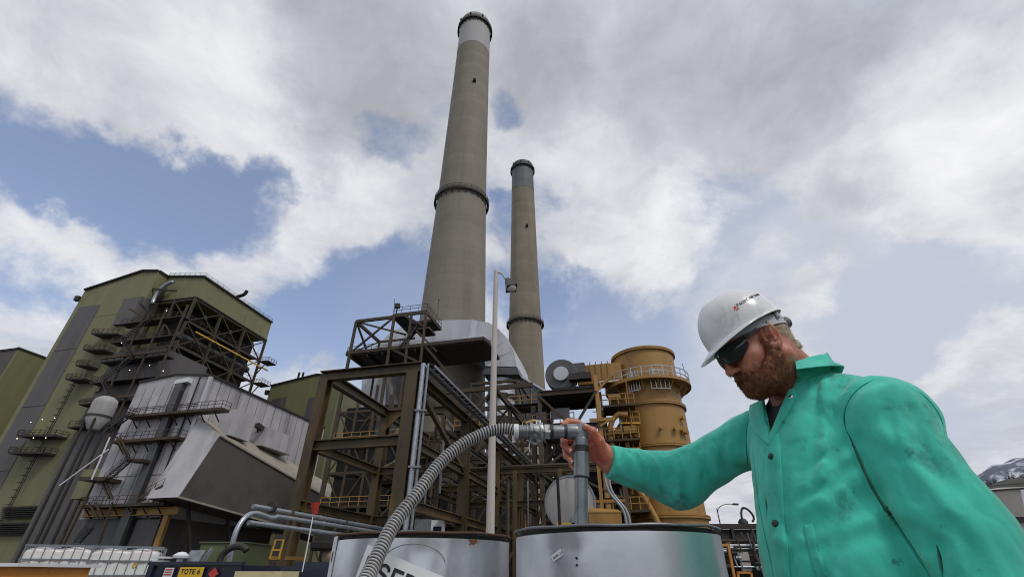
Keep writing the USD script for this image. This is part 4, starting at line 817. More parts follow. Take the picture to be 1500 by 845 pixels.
# a white electrical cabinet under the rack
cb_ = down(fwy(629, 790, 24)); el = thing('switch_cabinet', 'white electrical cabinet with dark window standing under the steel rack', 'cabinet', cb_)
zc = fwy(629, 760, 24)[2]
obj('body', box(cb_ + [-.75, 0, 0], cb_ + [.0, .6, zc]), 'galvanised_dull', el); obj('door', box(cb_ + [.02, -.02, .1], cb_ + [.62, .55, zc - .04]), 'white_metal', el)
obj('window', box(cb_ + [.14, -.035, zc - .62], cb_ + [.52, -.021, zc - .3]), 'window_glass', el)
for k, (px, dz_) in enumerate(((700, 2.6), (722, 2.1), (713, 2.2))):
    c = down(fwy(px, 790, 33 + k)); obj('chemical_barrel' if k else 'chemical_barrel', lathe([(0, 0), (.45, 0), (.45, dz_ + .4), (.4, dz_ + .5), (0, dz_ + .5)], 20, c), 'blue_paint', None, smooth=40, label=['slim dark blue upright tank left of the lamp post foot under the rack', 'slim dark blue upright tank directly behind the lamp post foot', 'shorter dark blue upright tank in the shade beside the lamp post'][k], cat='tank')

# ------------------------------------------------------------ ochre tank tower with gallery
YT = np.array([14.4, 47.0, 0.0]); yt = thing('ochre_tower', 'round ochre yellow process tower with railed gallery behind the worker\'s arm', 'tower', YT)
obj('shell', lathe([(3.45, 0), (3.45, 5.0), (3.36, 5.0), (3.36, 11.0), (3.28, 11.0), (3.28, 15.0), (3.2, 15.0), (3.2, 20.95), (3.05, 21.0), (3.05, 20.0)], 80, YT), 'ochre_steel', yt, smooth=35)
for z, r in ((5.0, 3.47), (11.0, 3.36), (15.0, 3.3), (20.8, 3.22)):
    obj('flange', [ring(r - .1, r + .2, z, z + .13, 80, YT), ring(r - .1, r + .2, z + .17, z + .3, 80, YT)], 'ochre_steel', yt)
zg = 17.35; Rg = 4.35
ga = obj('gallery', [ring(3.15, Rg, zg, zg + .1, 72, YT), ring(Rg - .05, Rg + .06, zg - .12, zg + .2, 72, YT)], 'ochre_steel', yt)
for a in np.arange(16) * math.pi / 8: obj('gallery_bracket', bar(YT + np.array([3.2 * math.cos(a), 3.2 * math.sin(a), zg - 1.0]), YT + np.array([(Rg - .1) * math.cos(a), (Rg - .1) * math.sin(a), zg]), .1), 'ochre_steel', ga)
obj('gallery_rail', [ring(Rg - .04, Rg + .04, zg + h, zg + h + .07, 72, YT) for h in (.55, 1.1)] + [bar(YT + np.array([Rg * math.cos(a), Rg * math.sin(a), zg]), YT + np.array([Rg * math.cos(a), Rg * math.sin(a), zg + 1.15]), .07) for a in np.arange(26) * 2 * math.pi / 26], 'galvanised', ga)
for a0, a1 in ((-2.35, -2.05), (-1.75, -1.25)):
    pts = [YT + np.array([3.75 * math.cos(a), 3.75 * math.sin(a), 0]) for a in np.linspace(a0, a1, 5)]
    obj('ladder_cage', [bar(p + (zg - 1.0) * Z3, p + (zg + 1.0) * Z3, .07) for p in pts] + [bar(p + z * Z3, q + z * Z3, .07) for z in (zg - 1.0, zg + .5, zg + 1.0) for p, q in zip(pts[:-1], pts[1:])], 'galvanised', yt)
for (px, py) in ((968, 626), (987.5, 628), (997.5, 631), (1002, 634), (997, 613)):
    for it in range(3):
        best = None
    d = ray(px, py); a = d[0]**2 + d[1]**2; o = EYE - YT; b = 2 * (o[0]*d[0] + o[1]*d[1]); c = o[0]**2 + o[1]**2 - 3.28**2; disc = b*b - 4*a*c
    s_ = (-b - math.sqrt(disc)) / (2*a) if disc > 0 else -b / (2*a)
    p = EYE + d * s_; nrm = unit([p[0] - YT[0], p[1] - YT[1], 0])
    obj('nozzle', [cyl(p - .2 * nrm, p + .35 * nrm, .13, 12), cyl(p + .3 * nrm, p + .42 * nrm, .24, 12)], 'ochre_steel', yt)
# whip aerial on the gallery, small landings left of the shell, riser pipe
p = YT + np.array([Rg * math.cos(-.15), Rg * math.sin(-.15), zg]); obj('aerial', bar(p, p + 2.9 * Z3 - .25 * B3, .05), 'dark_steel', yt)
for (py, h) in ((618, 1.0), (655, 1.0)):
    p = fwy(908, py, 43.4); q = fwy(937, py - 5, 43.4); q[2] = p[2]
    d_ = obj('side_landing', prism([p, q, q + 2.6 * Z3 * 0 + np.array([0, 2.6, 0]), p + np.array([0, 2.6, 0])], (0, 0, -.15)), 'yellow_paint', yt)
    obj('landing_rail', railing([p, q], 1.0, .035, .6), 'ochre_steel', d_)
p = fwy(895, 612, 43.5); obj('riser_pipe', tube(curve([down(p), p - 3 * Z3, p - .4 * Z3, p + .1 * Z3 + .35 * B3, p + .2 * Z3 + 1.6 * B3], 20), .26, 12), 'ochre_steel', yt, smooth=True)
# fan, its casing and the ochre duct
PFn = down(fwy(822, 548, 45.5)); fc = fwy(822, 548, 45.5)
fan = thing('draught_fan', 'big round grey draught fan casing beside the ochre tower', 'fan', PFn)
obj('casing', lathe([(0, 0), (1.62, 0), (1.72, .12), (1.72, 1.0), (1.6, 1.1), (0, 1.1)], 56, fc, A3), 'dark_cladding', fan, smooth=35)
obj('inlet_cover', lathe([(0, -.32), (.74, -.3), (.8, -.2), (.8, 0.02)], 44, fc, A3), 'silver_cladding', fan, smooth=35)
obj('outlet', pbox(down(fc) + .9 * B3 + .15 * A3, 1.0, 1.6, fc[2] + .1, fc[2] + 1.15), 'dark_cladding', fan)
obj('motor', [pbox(down(fc) + .9 * B3 - .9 * A3, 1.0, 2.2, fc[2] - 1.0, fc[2] - .35)], 'dark_steel', fan)
zd0, zd1 = fwy(870, 562, 46)[2], fwy(870, 536, 46)[2]; pd = down(fwy(846, 550, 46.0))
yd = thing('ochre_duct', 'ribbed ochre yellow duct joining the round fan to the ochre tower', 'duct', pd)
obj('duct_body', pbox(pd, 2.0, 4.6, zd0, zd1), 'ochre_steel', yd)
for k in np.arange(.1, 3.6, .62): obj('rib', [pbox(pd + k * B3 - .12 * A3, .1, .09, zd0 - .05, zd1 + .25)], 'ochre_steel', yd)
obj('ridge_beam', [bar(pd - .2 * A3 + (zd0 - .1) * Z3, pd + 4.4 * B3 - .2 * A3 + (zd0 - .1) * Z3, .2, .25)], 'ochre_steel', yd)
# frame carrying the fan
FF = down(fwy(790, 575, 44)); zf = fwy(790, 577, 44)[2]
fr = thing('fan_frame', 'dark brown steel frame carrying the round fan and its platform', 'steel frame', FF)
for u_ in (0, 5.6): 
    for v_ in (0, 5): obj('column', bar(FF + u_ * B3 + v_ * A3, FF + u_ * B3 + v_ * A3 + (zf + (1.4 if u_ else 0)) * Z3, .38), 'brown_steel' if u_ == 0 else 'ochre_steel', fr)
for z in (zf, zf - 3.4, zf - 7.2, zf - 11):
    obj('beam', [ibar(FF + z * Z3, FF + 5.6 * B3 + z * Z3, .3, .5)], 'brown_steel', fr); obj('beam', bar(FF + 5 * A3 + z * Z3, FF + 5 * A3 + 5.6 * B3 + z * Z3, .3, .5), 'dark_steel', fr); obj('beam', bar(FF + z * Z3, FF + 5 * A3 + z * Z3, .3, .5), 'brown_steel', fr); obj('beam', bar(FF + 5.6 * B3 + z * Z3, FF + 5.6 * B3 + 5 * A3 + z * Z3, .3, .5), 'brown_steel', fr)
obj('deck', [prism([FF + (zf + .26) * Z3, FF + 5.6 * B3 + (zf + .26) * Z3, FF + 5.6 * B3 + 5 * A3 + (zf + .26) * Z3, FF + 5 * A3 + (zf + .26) * Z3], (0, 0, .06))], 'dark_steel', fr)
obj('plinth', pbox(FF + 1.5 * B3 + 1.4 * A3, 2.4, 3.5, zf + .33, zf + 1.0), 'soot', fr)
for a, b in (((0, zf - .3), (3.0, zf - 3.4)), ((5.6, zf - .2), (2.6, zf - 4.4)), ((0, zf - 7.2), (5.6, zf - 3.4)), ((0, zf - 7.4), (5.6, zf - 11))): obj('brace', bar(FF + a[0] * B3 + a[1] * Z3 - .2 * A3, FF + b[0] * B3 + b[1] * Z3 - .2 * A3, .22), 'brown_steel', fr)
obj('bracket_arm', [bar(FF + 4.7 * B3 + (zf - 3) * Z3 - .3 * A3, FF + 7 * B3 + (zf - 3) * Z3 - .3 * A3, .2, .3), bar(FF + 5.6 * B3 + (zf - 3.6) * Z3 - .3 * A3, FF + 6.7 * B3 + (zf - 3) * Z3 - .3 * A3, .16)], 'ochre_steel', fr)
obj('knee_brace', bar(FF + 5.6 * B3 + (zf - .2) * Z3, FF + 7.3 * B3 + (zf + 1.4) * Z3, .2), 'ochre_steel', fr)
for q_ in [prism([FF + (1.0) * B3 + (zf - 2.4) * Z3 + .5 * A3, FF + 2.8 * B3 + (zf - 2.4) * Z3 + .5 * A3, FF + 2.8 * B3 + (zf - 1.4) * Z3 + .5 * A3, FF + 1.0 * B3 + (zf - 1.4) * Z3 + .5 * A3], A3 * .1), prism([FF + 2.4 * B3 + (zf - 6.6) * Z3 + .5 * A3, FF + 4.4 * B3 + (zf - 6.6) * Z3 + .5 * A3, FF + 4.4 * B3 + (zf - 5.3) * Z3 + .5 * A3, FF + 2.4 * B3 + (zf - 5.3) * Z3 + .5 * A3], A3 * .1)]: obj('hanging_panel', q_, 'dark_cladding', fr)
# machinery, pipes and lower platforms in the gap between frame and tower
mg = thing('pump_platform', 'cluttered ochre and dark pump platform between the fan frame and the ochre tower', 'platform', FF + 6.2 * B3)
rg = np.random.default_rng(5)
g0 = FF + 6.0 * B3 + .6 * A3
for z in (zf - 1.4, zf - 4.6, zf - 8.2, zf - 10.5):
    d_ = obj('deck', prism([g0 + z * Z3, g0 + 3.0 * B3 + z * Z3, g0 + 3.0 * B3 + 3 * A3 + z * Z3, g0 + 3 * A3 + z * Z3], (0, 0, -.18)), 'brown_steel', mg)
    obj('deck_rail', railing([g0 + z * Z3, g0 + 3.0 * B3 + z * Z3], 1.0, .035, .7), 'ochre_steel', d_)
for z, o, s_ in ((zf - 1.3, .6, 1.3), (zf - 4.5, .3, 1.1), (zf - 4.5, 1.7, 1.5), (zf - 8.1, .8, 1.6)):
    obj('pump_casing', [pbox(g0 + o * B3 + .8 * A3, 1.2, 1.1, z + .2, z + .2 + s_ * .7), cyl(g0 + o * B3 + .4 * A3 + (z + .6) * Z3, g0 + (o + 1.2) * B3 + .4 * A3 + (z + .6) * Z3, .28, 12)], 'ochre_steel', mg, smooth=35)
for k in range(9):
    a = g0 + rg.uniform(-.3, 2.9) * B3 + rg.uniform(.2, 2.4) * A3; z = rg.uniform(2, zf - 3); obj('pipe', cyl(a + z * Z3, a + (z + rg.uniform(2, 6)) * Z3, rg.uniform(.05, .14), 8), ['brown_steel', 'galvanised_dull', 'ochre_steel'][k % 3], mg)
p = fwy(880, 572, 44); obj('handrail_pipe', tube([p, p + .9 * Z3, p + .9 * Z3 + 1.9 * B3], .06, 8), 'white_metal', mg)
p = fwy(868, 603, 43.8); obj('handrail_pipe', tube([p, p + .8 * B3, p + .8 * B3 + 1.0 * Z3], .06, 8), 'white_metal', mg)
for u_ in (0, 3.0): obj('column', bar(g0 + u_ * B3 + 2.8 * A3, g0 + u_ * B3 + 2.8 * A3 + (zf - 1) * Z3, .25), 'brown_steel', mg)
obj('back_panel', pbox(g0 - 6 * B3 + 8 * A3, .3, 9, 0, zf - 2.5), 'soot', mg)
# low yellow pipe bridge
lb = thing('pipe_bridge', 'low ochre steel pipe bridge in front of the fan frame, left of the grey standpipe', 'steel frame', down(fwy(790, 680, 32)))
b0 = fwy(785, 688, 32); zb_ = b0[2]; b0 = down(b0)
for u_ in (-4.6, -1.4, 1.6, 5.6): obj('column', ibar(b0 + u_ * B3, b0 + u_ * B3 + zb_ * Z3, .3, .3, up=A3), 'near_steel', lb)
for z in (zb_, zb_ - 2.0): obj('beam', ibar(b0 - 4.6 * B3 + z * Z3, b0 + 5.6 * B3 + z * Z3, .25, .34), 'near_steel', lb)
for v_ in (.5, .95, 1.4): obj('pipe', cyl(b0 - 5 * B3 + v_ * A3 + (zb_ + .35) * Z3, b0 + 6 * B3 + v_ * A3 + (zb_ + .35) * Z3, .11, 10), ['galvanised_dull', 'brown_steel', 'ochre_steel'][int(v_ * 2) % 3], lb)
obj('brace', bar(b0 - 4.6 * B3 + (zb_ - 2) * Z3, b0 - 1.4 * B3 + zb_ * Z3, .14), 'near_steel', lb); obj('brace', bar(b0 + 1.6 * B3 + zb_ * Z3, b0 + 5.6 * B3 + (zb_ - 2) * Z3, .14), 'near_steel', lb)
# horizontal tank with its round end towards us
tcn = fwy(835, 736, 30); Rt = 1.5
ht = thing('horizontal_tank', 'pale ribbed horizontal tank showing its round end behind the grey standpipe', 'tank', down(tcn))
obj('end_cap', lathe([(0, -.12), (Rt * .6, -.09), (Rt - .05, 0), (Rt - .05, .1)], 56, tcn, A3), 'tank_face', ht, smooth=35)
obj('shell', lathe([(Rt, .0), (Rt, 6.5)], 56, tcn, A3), 'dark_cladding', ht, smooth=35)
obj('rim', ring(Rt - .06, Rt + .04, -.04, .08, 56, tcn, A3), 'galvanised_dull', ht)
q = tcn + [.05, -.2, -.95]; obj('hatch', box(q + [-.05, -.02, -.35], q + [.6, .04, .22]), 'galvanised_dull', ht)
q = tcn + [-.9, -.22, -1.22]; obj('nameplate', box(q, q + [1.7, .04, .14]), 'yellow_paint', ht)
for t in (.8, 4.8): obj('saddle', pbox(down(tcn) + t * A3 - 1.1 * B3, .35, 2.2, 0, tcn[2] - 1.0), 'brown_steel', ht)
bx = down(fwy(876, 760, 29)); zz = fwy(876, 750, 29)[2]
obj('ochre_box', [box(bx + [-.5, 0, 0], bx + [1.35, 1.3, zz]), prism([bx + [-.55, -.04, zz], bx + [1.4, -.04, zz], bx + [1.3, .6, zz + .22], bx + [-.3, .6, zz + .3]], (0, .7, 0))], 'ochre_steel', None, label='plain ochre yellow housing with sloping lid beside the round tank end', cat='housing')
p = fwy(889, 712, 28); 
for k in range(2):
    o = np.array([.22 * k, 0.1 * k, -.05 * k]); obj('s_bend_pipe', tube(curve([p + o + [0, 0, 1.2], p + o, p + o + [.08, 0, -.25], p + o + [.75, 0, -1.2], p + o + [.85, 0, -1.6], p + o + [.87, 0, -3.5]], 26), .07, 10), 'galvanised', None, smooth=True, label=['silver pipe with a double bend descending left of its twin beside the worker\'s cuff', 'silver pipe with a double bend, right one of the pair beside the worker\'s cuff'][k], cat='pipe')
# vertical post behind
p = down(fwy(878, 700, 30)); obj('ochre_post', [ibar(p, p + 7 * Z3, .2, .2, up=A3), bar(p + 4.6 * Z3 - .4 * B3, p + 4.6 * Z3 + 1.4 * B3, .16)], 'ochre_steel', None, label='ochre steel post with a short cross arm right of the grey standpipe', cat='post')

# ------------------------------------------------------------ frames around the scrubber
sf = thing('braced_tower', 'light brown braced frame around the scrubber vessel right of the lamp post', 'steel frame', down(fwy(735, 600, 70)))
p0 = down(fwy(735, 600, 70))
k0, k1 = onB(690, 563, p0), onB(758, 557, p0); zk = (k0[2] + k1[2]) / 2; k0, k1 = down(k0), down(k1)
for a, b, w in ((k0 + zk * Z3, k1 + zk * Z3, .4), (k1 + zk * Z3, k1 + zk * Z3 + 9 * A3, .35), (k1 + 2 * Z3, k1 + zk * Z3, .35), (k1 + 9 * A3 + 2 * Z3, k1 + 9 * A3 + zk * Z3, .3), (k0 + 2 * Z3, k0 + zk * Z3, .3), (k0 + (zk - 1) * Z3, k1 + (zk - 7) * Z3, .25), (k1 + (zk - 6) * Z3, k1 + 9 * A3 + zk * Z3, .22), (k1 + zk * Z3, k1 + 9 * A3 + (zk - 6) * Z3, .22), (k0 + (zk - 6.5) * Z3, k1 + (zk - 6.5) * Z3, .35)):
    obj('member', bar(a, b, w), 'brown_steel', sf)
# ------------------------------------------------------------ the two steel drums, standing on a pallet
def az_point(azd, dist): a = math.radians(azd); return np.array([dist * math.sin(a), dist * math.cos(a), 0.0])
D1, D2 = az_point(-9.55, 1.78), az_point(11.15, 1.535)
PALLET = .145; RD, HD = .286, .885
pal_c = (D1 + D2) / 2; dv = unit(D2 - D1); dw = np.array([-dv[1], dv[0], 0])
pal = thing('pallet', 'worn wooden pallet under the two steel drums', 'pallet', pal_c)
for k in np.linspace(-.56, .56, 7): c = pal_c + dw * k; obj('deck_board', prism([c - dv * .64 - dw * .05, c + dv * .64 - dw * .05, c + dv * .64 + dw * .05, c - dv * .64 + dw * .05], (0, 0, .022)).apply_translation([0, 0, PALLET - .022]), 'wood', pal)
for k in (-.58, 0, .58): c = pal_c + dv * k; obj('stringer', prism([c - dv * .022 - dw * .6, c + dv * .022 - dw * .6, c + dv * .022 + dw * .6, c - dv * .022 + dw * .6], (0, 0, PALLET - .023)), 'wood', pal)
def drum(c, label, rim, dents, bung):
    t = thing('steel_drum', label, 'drum', c + [0, 0, PALLET])
    z0 = PALLET
    zs = np.unique(np.r_[np.linspace(.012, HD - .014, 60), np.linspace(.26, .32, 14), np.linspace(.56, .62, 14)])
    prof = [(RD + .010 * (math.exp(-((z - .29) / .012) ** 2) + math.exp(-((z - .59) / .012) ** 2)), z0 + z) for z in zs]
    n = 200; m = lathe(prof, n, c); v = np.array(m.vertices); rel = v - c; a = np.arctan2(rel[:, 0], rel[:, 1]); r = np.hypot(rel[:, 0], rel[:, 1]); z = v[:, 2] - z0
    dr = .0030 * (meshkit.fbm(np.stack([np.sin(a) * 2.2, np.cos(a) * 2.2, z * 3.5], 1), 3, 3) - .5) * 2
    for (a0, zz, wa, wz, depth) in dents:
        da = (a - math.radians(a0) + math.pi) % (2 * math.pi) - math.pi
        dr -= depth * np.exp(-(da / wa) ** 2 - ((z - zz) / wz) ** 2)
    dr *= np.clip((HD - z) / .04, 0, 1) * np.clip(z / .04, 0, 1)
    v[:, :2] = c[:2] + rel[:, :2] * ((r + dr) / r)[:, None]
    obj('body', trimesh.Trimesh(v, m.faces, process=False), 'drum_steel', t, smooth=True)
    def roll(z, s): return lathe([(RD + .001 + .0046 * math.cos(q), z + s * (.0038 * math.sin(q))) for q in np.linspace(0, 2 * math.pi, 14)[:-1]], 160, c, closed=True)
    rm = roll(z0 + HD, 1); vv = np.array(rm.vertices); ang = np.arctan2(vv[:, 0] - c[0], vv[:, 1] - c[1])
    vv[:, 2] += .0016 * np.sin(ang * 3 + 1) + .001 * np.sin(ang * 11); rm = trimesh.Trimesh(vv, rm.faces, process=False)
    obj('rim', rm, rim, t, smooth=60); obj('bottom_rim', roll(z0 + .011, 1), 'drum_rim', t, smooth=60)
    obj('lid', lathe([(0, z0 + HD - .018), (RD - .02, z0 + HD - .018), (RD - .006, z0 + HD - .002)], 96, c), 'drum_rim', t, smooth=30)
    for b in bung: obj('bung', lathe([(0, .012), (.028, .012), (.034, .006), (.036, 0)], 24, [*b, z0 + HD - .018]), 'galvanised_dull', t, smooth=30)
    return t
PIPE = np.array([0.2165, 1.452, 0.0])            # the standpipe's axis
d1 = drum(D1, 'silver steel drum with rusty rim and large lettered paper label behind the hose', 'drum_rim_rust', [(172, .84, .10, .05, .004), (150, .70, .08, .12, .006), (190, .5, .2, .1, .004), (163, .78, .05, .06, .0035), (120, .6, .15, .3, .005)], [])
d2 = drum(D2, 'cleaner silver steel drum that the grey standpipe enters, nearest the worker', 'drum_rim', [(214, .84, .13, .018, .005), (180, .5, .3, .2, .003), (235, .62, .12, .2, .004)], [D2[:2] + [.02, .17]])
zr1 = PALLET + HD
def az_of(c, px, py, R=RD):
    """compass angle, height and ray hit on an upright drum for a sight line."""
    d = ray(px, py); o = EYE - c; a = d[0]**2 + d[1]**2; b = 2 * (o[0]*d[0] + o[1]*d[1]); q = o[0]**2 + o[1]**2 - R*R
    s = (-b - math.sqrt(max(0, b*b - 4*a*q))) / (2*a); p = EYE + d * s
    return math.atan2(p[0] - c[0], p[1] - c[1]), p[2], p
# paper label with lettering, stuck on askew
a_, z_, p_ = az_of(D1, 540, 797)
rot = math.radians(-19)
LX, LZ = .34, .30
lab = sheet(LX, LZ, .0008, 30, 20, 0, -LZ)
obj('paper_label', wrap_cyl(lab, D1, RD, a_, z_, rot, .0026), 'paper', d1)
tx = meshkit.text_mesh('USED', .047, .0007, bold=True).subdivide_to_size(.02)
tx.apply_translation([.010, -.072, .0])
obj('label_lettering', wrap_cyl(tx, D1, RD, a_, z_, rot, .0040), 'ink', d1)
tx2 = meshkit.text_mesh('OIL', .062, .0007, bold=True).subdivide_to_size(.02); tx2.apply_translation([.05, -.185, 0])
obj('label_lettering', wrap_cyl(tx2, D1, RD, a_, z_, rot, .0040), 'ink', d1)
a2, z2, _ = az_of(D1, 494, 800); lab = sheet(.06, .26, .0008, 8, 20, -.06, -.25)
obj('paper_label', wrap_cyl(lab, D1, RD, a2, z2 + .018, math.radians(-2), .0026), 'paper', d1)
dm = trimesh.creation.box([.026, .026, .0006]); dm.apply_transform(trimesh.transformations.rotation_matrix(math.pi/4, [0, 0, 1])); dm2 = dm.copy()
ringd = prism([[.02, 0, 0], [0, .02, 0], [-.02, 0, 0], [0, -.02, 0]], (0, 0, .0005)).difference(prism([[.016, 0, -.01], [0, .016, -.01], [-.016, 0, -.01], [0, -.016, -.01]], (0, 0, .03)))
obj('label_diamond', wrap_cyl(join([ringd.apply_translation([-.026, -.13, 0])]), D1, RD, a2, z2 + .018, math.radians(-2), .0040), 'ink', d1)
obj('label_small_print', wrap_cyl(join([sheet(.004, h, .0005, 1, 4, x, y) for x, y, h in ((-.02, -.06, .03), (-.03, -.055, .022), (-.026, -.19, .028), (-.036, -.185, .02))]), D1, RD, a2, z2 + .018, math.radians(-2), .0040), 'ink', d1)
# rust patch, scratch and small sticker
a3, z3, _ = az_of(D1, 692, 793)
rp = sg.Polygon([(.011 * (1 + .45 * math.sin(3 * q + 1) + .25 * math.sin(7 * q)) * math.cos(q), .009 * (1 + .4 * math.cos(2 * q) + .3 * math.sin(5 * q)) * math.sin(q)) for q in np.linspace(0, 2 * math.pi, 40)[:-1]])
obj('rust_patch', wrap_cyl(trimesh.creation.extrude_polygon(rp, .0006), D1, RD, a3, z3, 0, .0016), 'rust_patch', d1)
arc = []
for q in np.linspace(2.7, .1, 36): 
    a, z, p = az_of(D1, 606 + 46 * math.cos(q), 826 - 30 * math.sin(q)); arc.append(D1 + np.array([(RD + .0015) * math.sin(a), (RD + .0015) * math.cos(a), z]))
obj('scratch', tube(arc, .0009, 5), 'grey_ink', d1)
a4, z4, _ = az_of(D2, 817, 813)
obj('sticker', wrap_cyl(sheet(.033, .014, .0006, 6, 3, -.0165, -.007), D2, RD, a4, z4, math.radians(27), .003), 'paper', d2)
tx = meshkit.text_mesh('WMC 11', .0055, .0004).subdivide_to_size(.004); tx.apply_translation([-.0125, -.003, 0])
obj('sticker_print', wrap_cyl(tx, D2, RD, a4, z4, math.radians(27), .0042), 'ink', d2)
for q in ((845, 817), (845.5, 827)):
    a, z, p = az_of(D2, *q); n_ = unit([p[0] - D2[0], p[1] - D2[1], 0]); obj('pop_rivet', cyl(p, p + n_ * .003, .0028, 10), 'ink', d2)

# ------------------------------------------------------------ standpipe, elbow and hose coupling
ZP = fwy(838, 632, PIPE[1])[2]                    # height of the horizontal run
sp_ = thing('standpipe', 'grey threaded standpipe with elbow rising from the drum under the worker\'s hand', 'pipe', PIPE + [0, 0, zr1 - .1])
eh = PIPE + [0, 0, ZP]; XL = np.array([-1.0, -.02, 0]); XL /= np.linalg.norm(XL)
FOOT = fwy(851.5, 769, PIPE[1] + .002); PAX = unit(eh - FOOT); LEN = np.linalg.norm(eh - FOOT)
def alongp(y):
    q = fwy(852, y, PIPE[1]); return -np.dot(eh - q, PAX)
z_c0, z_c1, z_e0 = alongp(698), alongp(662), alongp(654)
def pl_(name, prof, m, sm=40): return obj(name, lathe(prof, 36, eh, PAX), m, sp_, smooth=sm)
pl_('lower_pipe', [(.0193, -LEN - .2), (.0193, z_c0 + .01)], 'galvanised_dull')
pl_('coupling', [(.0195, z_c0 - .001), (.0225, z_c0), (.0235, z_c0 + .003), (.0235, z_c1 - .004), (.0222, z_c1), (.018, z_c1 + .001)], 'galvanised_dull')
pl_('seal_ring', [(.012, z_c1 - .001), (.0226, z_c1 - .001), (.0226, z_e0 + .001), (.012, z_e0 + .001)], 'black_rubber')
pl_('seal_ring', [(.012, z_c0 - .004), (.0205, z_c0 - .004), (.0205, z_c0 + .001), (.012, z_c0 + .001)], 'black_rubber')
pl_('elbow_socket', [(.018, z_e0), (.0230, z_e0 + .001), (.0238, z_e0 + .003), (.0238, -.024), (.0228, -.021), (.02, -.0205)], 'galvanised_dull')
def mcyl(d, h0, h1, r):
    m = manifold3d.Manifold.cylinder(h1 - h0, r, r, 40).translate([0, 0, h0]); s_, u_ = frame(d); w_ = unit(d); R = np.stack([s_, np.cross(w_, s_), w_], 1)
    return m.transform(np.c_[R, np.zeros(3)])
eb = mcyl(PAX, z_e0 + .004, .0205, .0219) + mcyl(XL, -.0205, .022, .0219)
cut_n = unit(PAX - XL); eb = eb.trim_by_plane(list(-cut_n), -.0215).translate(list(eh))
obj('elbow', eb, 'galvanised_dull', sp_, smooth=40)
e1 = eh + XL * .03
def px_to_t(px): return (PIPE[0] - fwy(px, 630, PIPE[1])[0])
def turn(name, prof, m, parent, sm=40, n=36): return obj(name, lathe([(r, t) for r, t in prof], n, eh, XL), m, parent, smooth=sm)
tE, t1, t2, t3, t4, t5, t6 = [px_to_t(x) for x in (848, 830, 826, 810, 805, 797, 760)]
turn('elbow_socket', [(.018, .012), (.0232, .014), (.0238, .018), (.0238, t1 - .002), (.0225, t1), (.017, t1)], 'galvanised_dull', sp_)
turn('seal_ring', [(.012, t1 - .001), (.0215, t1), (.0215, t2), (.012, t2 + .001)], 'black_rubber', sp_)
turn('nipple', [(.018, t2 - .002), (.0195, t2), (.0195, t3), (.018, t3 + .001)], 'galvanised_dull', sp_)
turn('seal_ring', [(.012, t3 - .001), (.0215, t3), (.0215, t4 + .002), (.012, t4 + .003)], 'black_rubber', sp_)
cp = thing('cam_coupling', 'silver cam lever hose coupling with brass coloured levers left of the hand', 'coupling', eh + XL * (t4 + .03))
hexv = [eh + XL * t4 + (np.cross(XL, Z3) * math.cos(q) + Z3 * math.sin(q)) * .0245 for q in np.arange(6) * math.pi / 3 + .3]
obj('hex_nut', prism(hexv, XL * (t5 - t4)), 'cast_aluminium', cp)
tb = t5 + .003; tbe = tb + .042
turn('adapter', [(.014, t5 - .001), (.018, t5), (.018, tb + .004)], 'cast_aluminium', cp)
turn('body', [(.016, tb), (.0255, tb + .001), (.0268, tb + .004), (.0268, tb + .010), (.0235, tb + .013), (.0235, tbe - .012), (.0272, tbe - .008), (.0272, tbe - .002), (.025, tbe), (.015, tbe)], 'cast_aluminium', cp, 30)
side_ = unit(np.cross(XL, Z3))
for sgn, tilt in ((1, .2), (-1, -.1)):
    u_ = unit(Z3 * sgn + side_ * .25); c = eh + XL * (tb + .014) + u_ * .026
    obj('cam_ear', [prism([c - XL * .009 + s * side_ * .011 - u_ * .006, c + XL * .009 + s * side_ * .011 - u_ * .006, c + XL * .007 + s * side_ * .011 + u_ * .010, c - XL * .007 + s * side_ * .011 + u_ * .010], side_ * .005) for s in (-1, .6)], 'cast_aluminium', cp)
    obj('cam_pin', cyl(c + side_ * -.016 + u_ * .005, c + side_ * .016 + u_ * .005, .0035, 10), 'cast_aluminium', cp)
    lv = [c + u_ * .004, c + XL * .012 + u_ * .010, c + XL * .026 + u_ * (.006 + .002 * sgn), c + XL * .040 + u_ * .001]
    obj('lever', tube(curve(lv, 14), [.0062] + [.0052] * 6 + [.0044] * 5 + [.004, .0035], 10), 'brass' if sgn > 0 else 'cast_aluminium', cp, smooth=60)
    rr = c + XL * .043 + u_ * .0; obj('pull_ring', tube([rr + XL * .008 * math.cos(q) + u_ * .008 * math.sin(q) for q in np.linspace(0, 2 * math.pi, 18)], .0012, 6), 'brass', cp, smooth=True)
obj('lanyard', tube(curve([eh + XL * (tb + .04) - Z3 * .027, eh + XL * (tb + .045) - Z3 * .045, eh + XL * (tb + .043) - Z3 * .062], 10), .0016, 6), 'white_metal', cp)
tsh = tbe + .034
turn('hose_shank', [(.014, tbe - .001), (.0195, tbe), (.0195, tsh - .002), (.014, tsh + .004)], 'galvanised_dull', cp)
turn('shank_ridge', [(.015, tbe + .006), (.0215, tbe + .007), (.0215, tbe + .009), (.015, tbe + .010)], 'cast_aluminium', cp)
turn('hose_clamp', [(.015, tsh), (.0222, tsh + .0005), (.0222, tsh + .016), (.015, tsh + .0165)], 'white_metal', cp)
obj('clamp_screw', [prism([eh + XL * (tsh + .004) - side_ * -.022 + Z3 * s - Z3 * .003 for s in (0, .006)] + [eh + XL * (tsh + .012) + side_ * .022 + Z3 * s - Z3 * .003 for s in (.006, 0)], side_ * .004)], 'ink', cp)
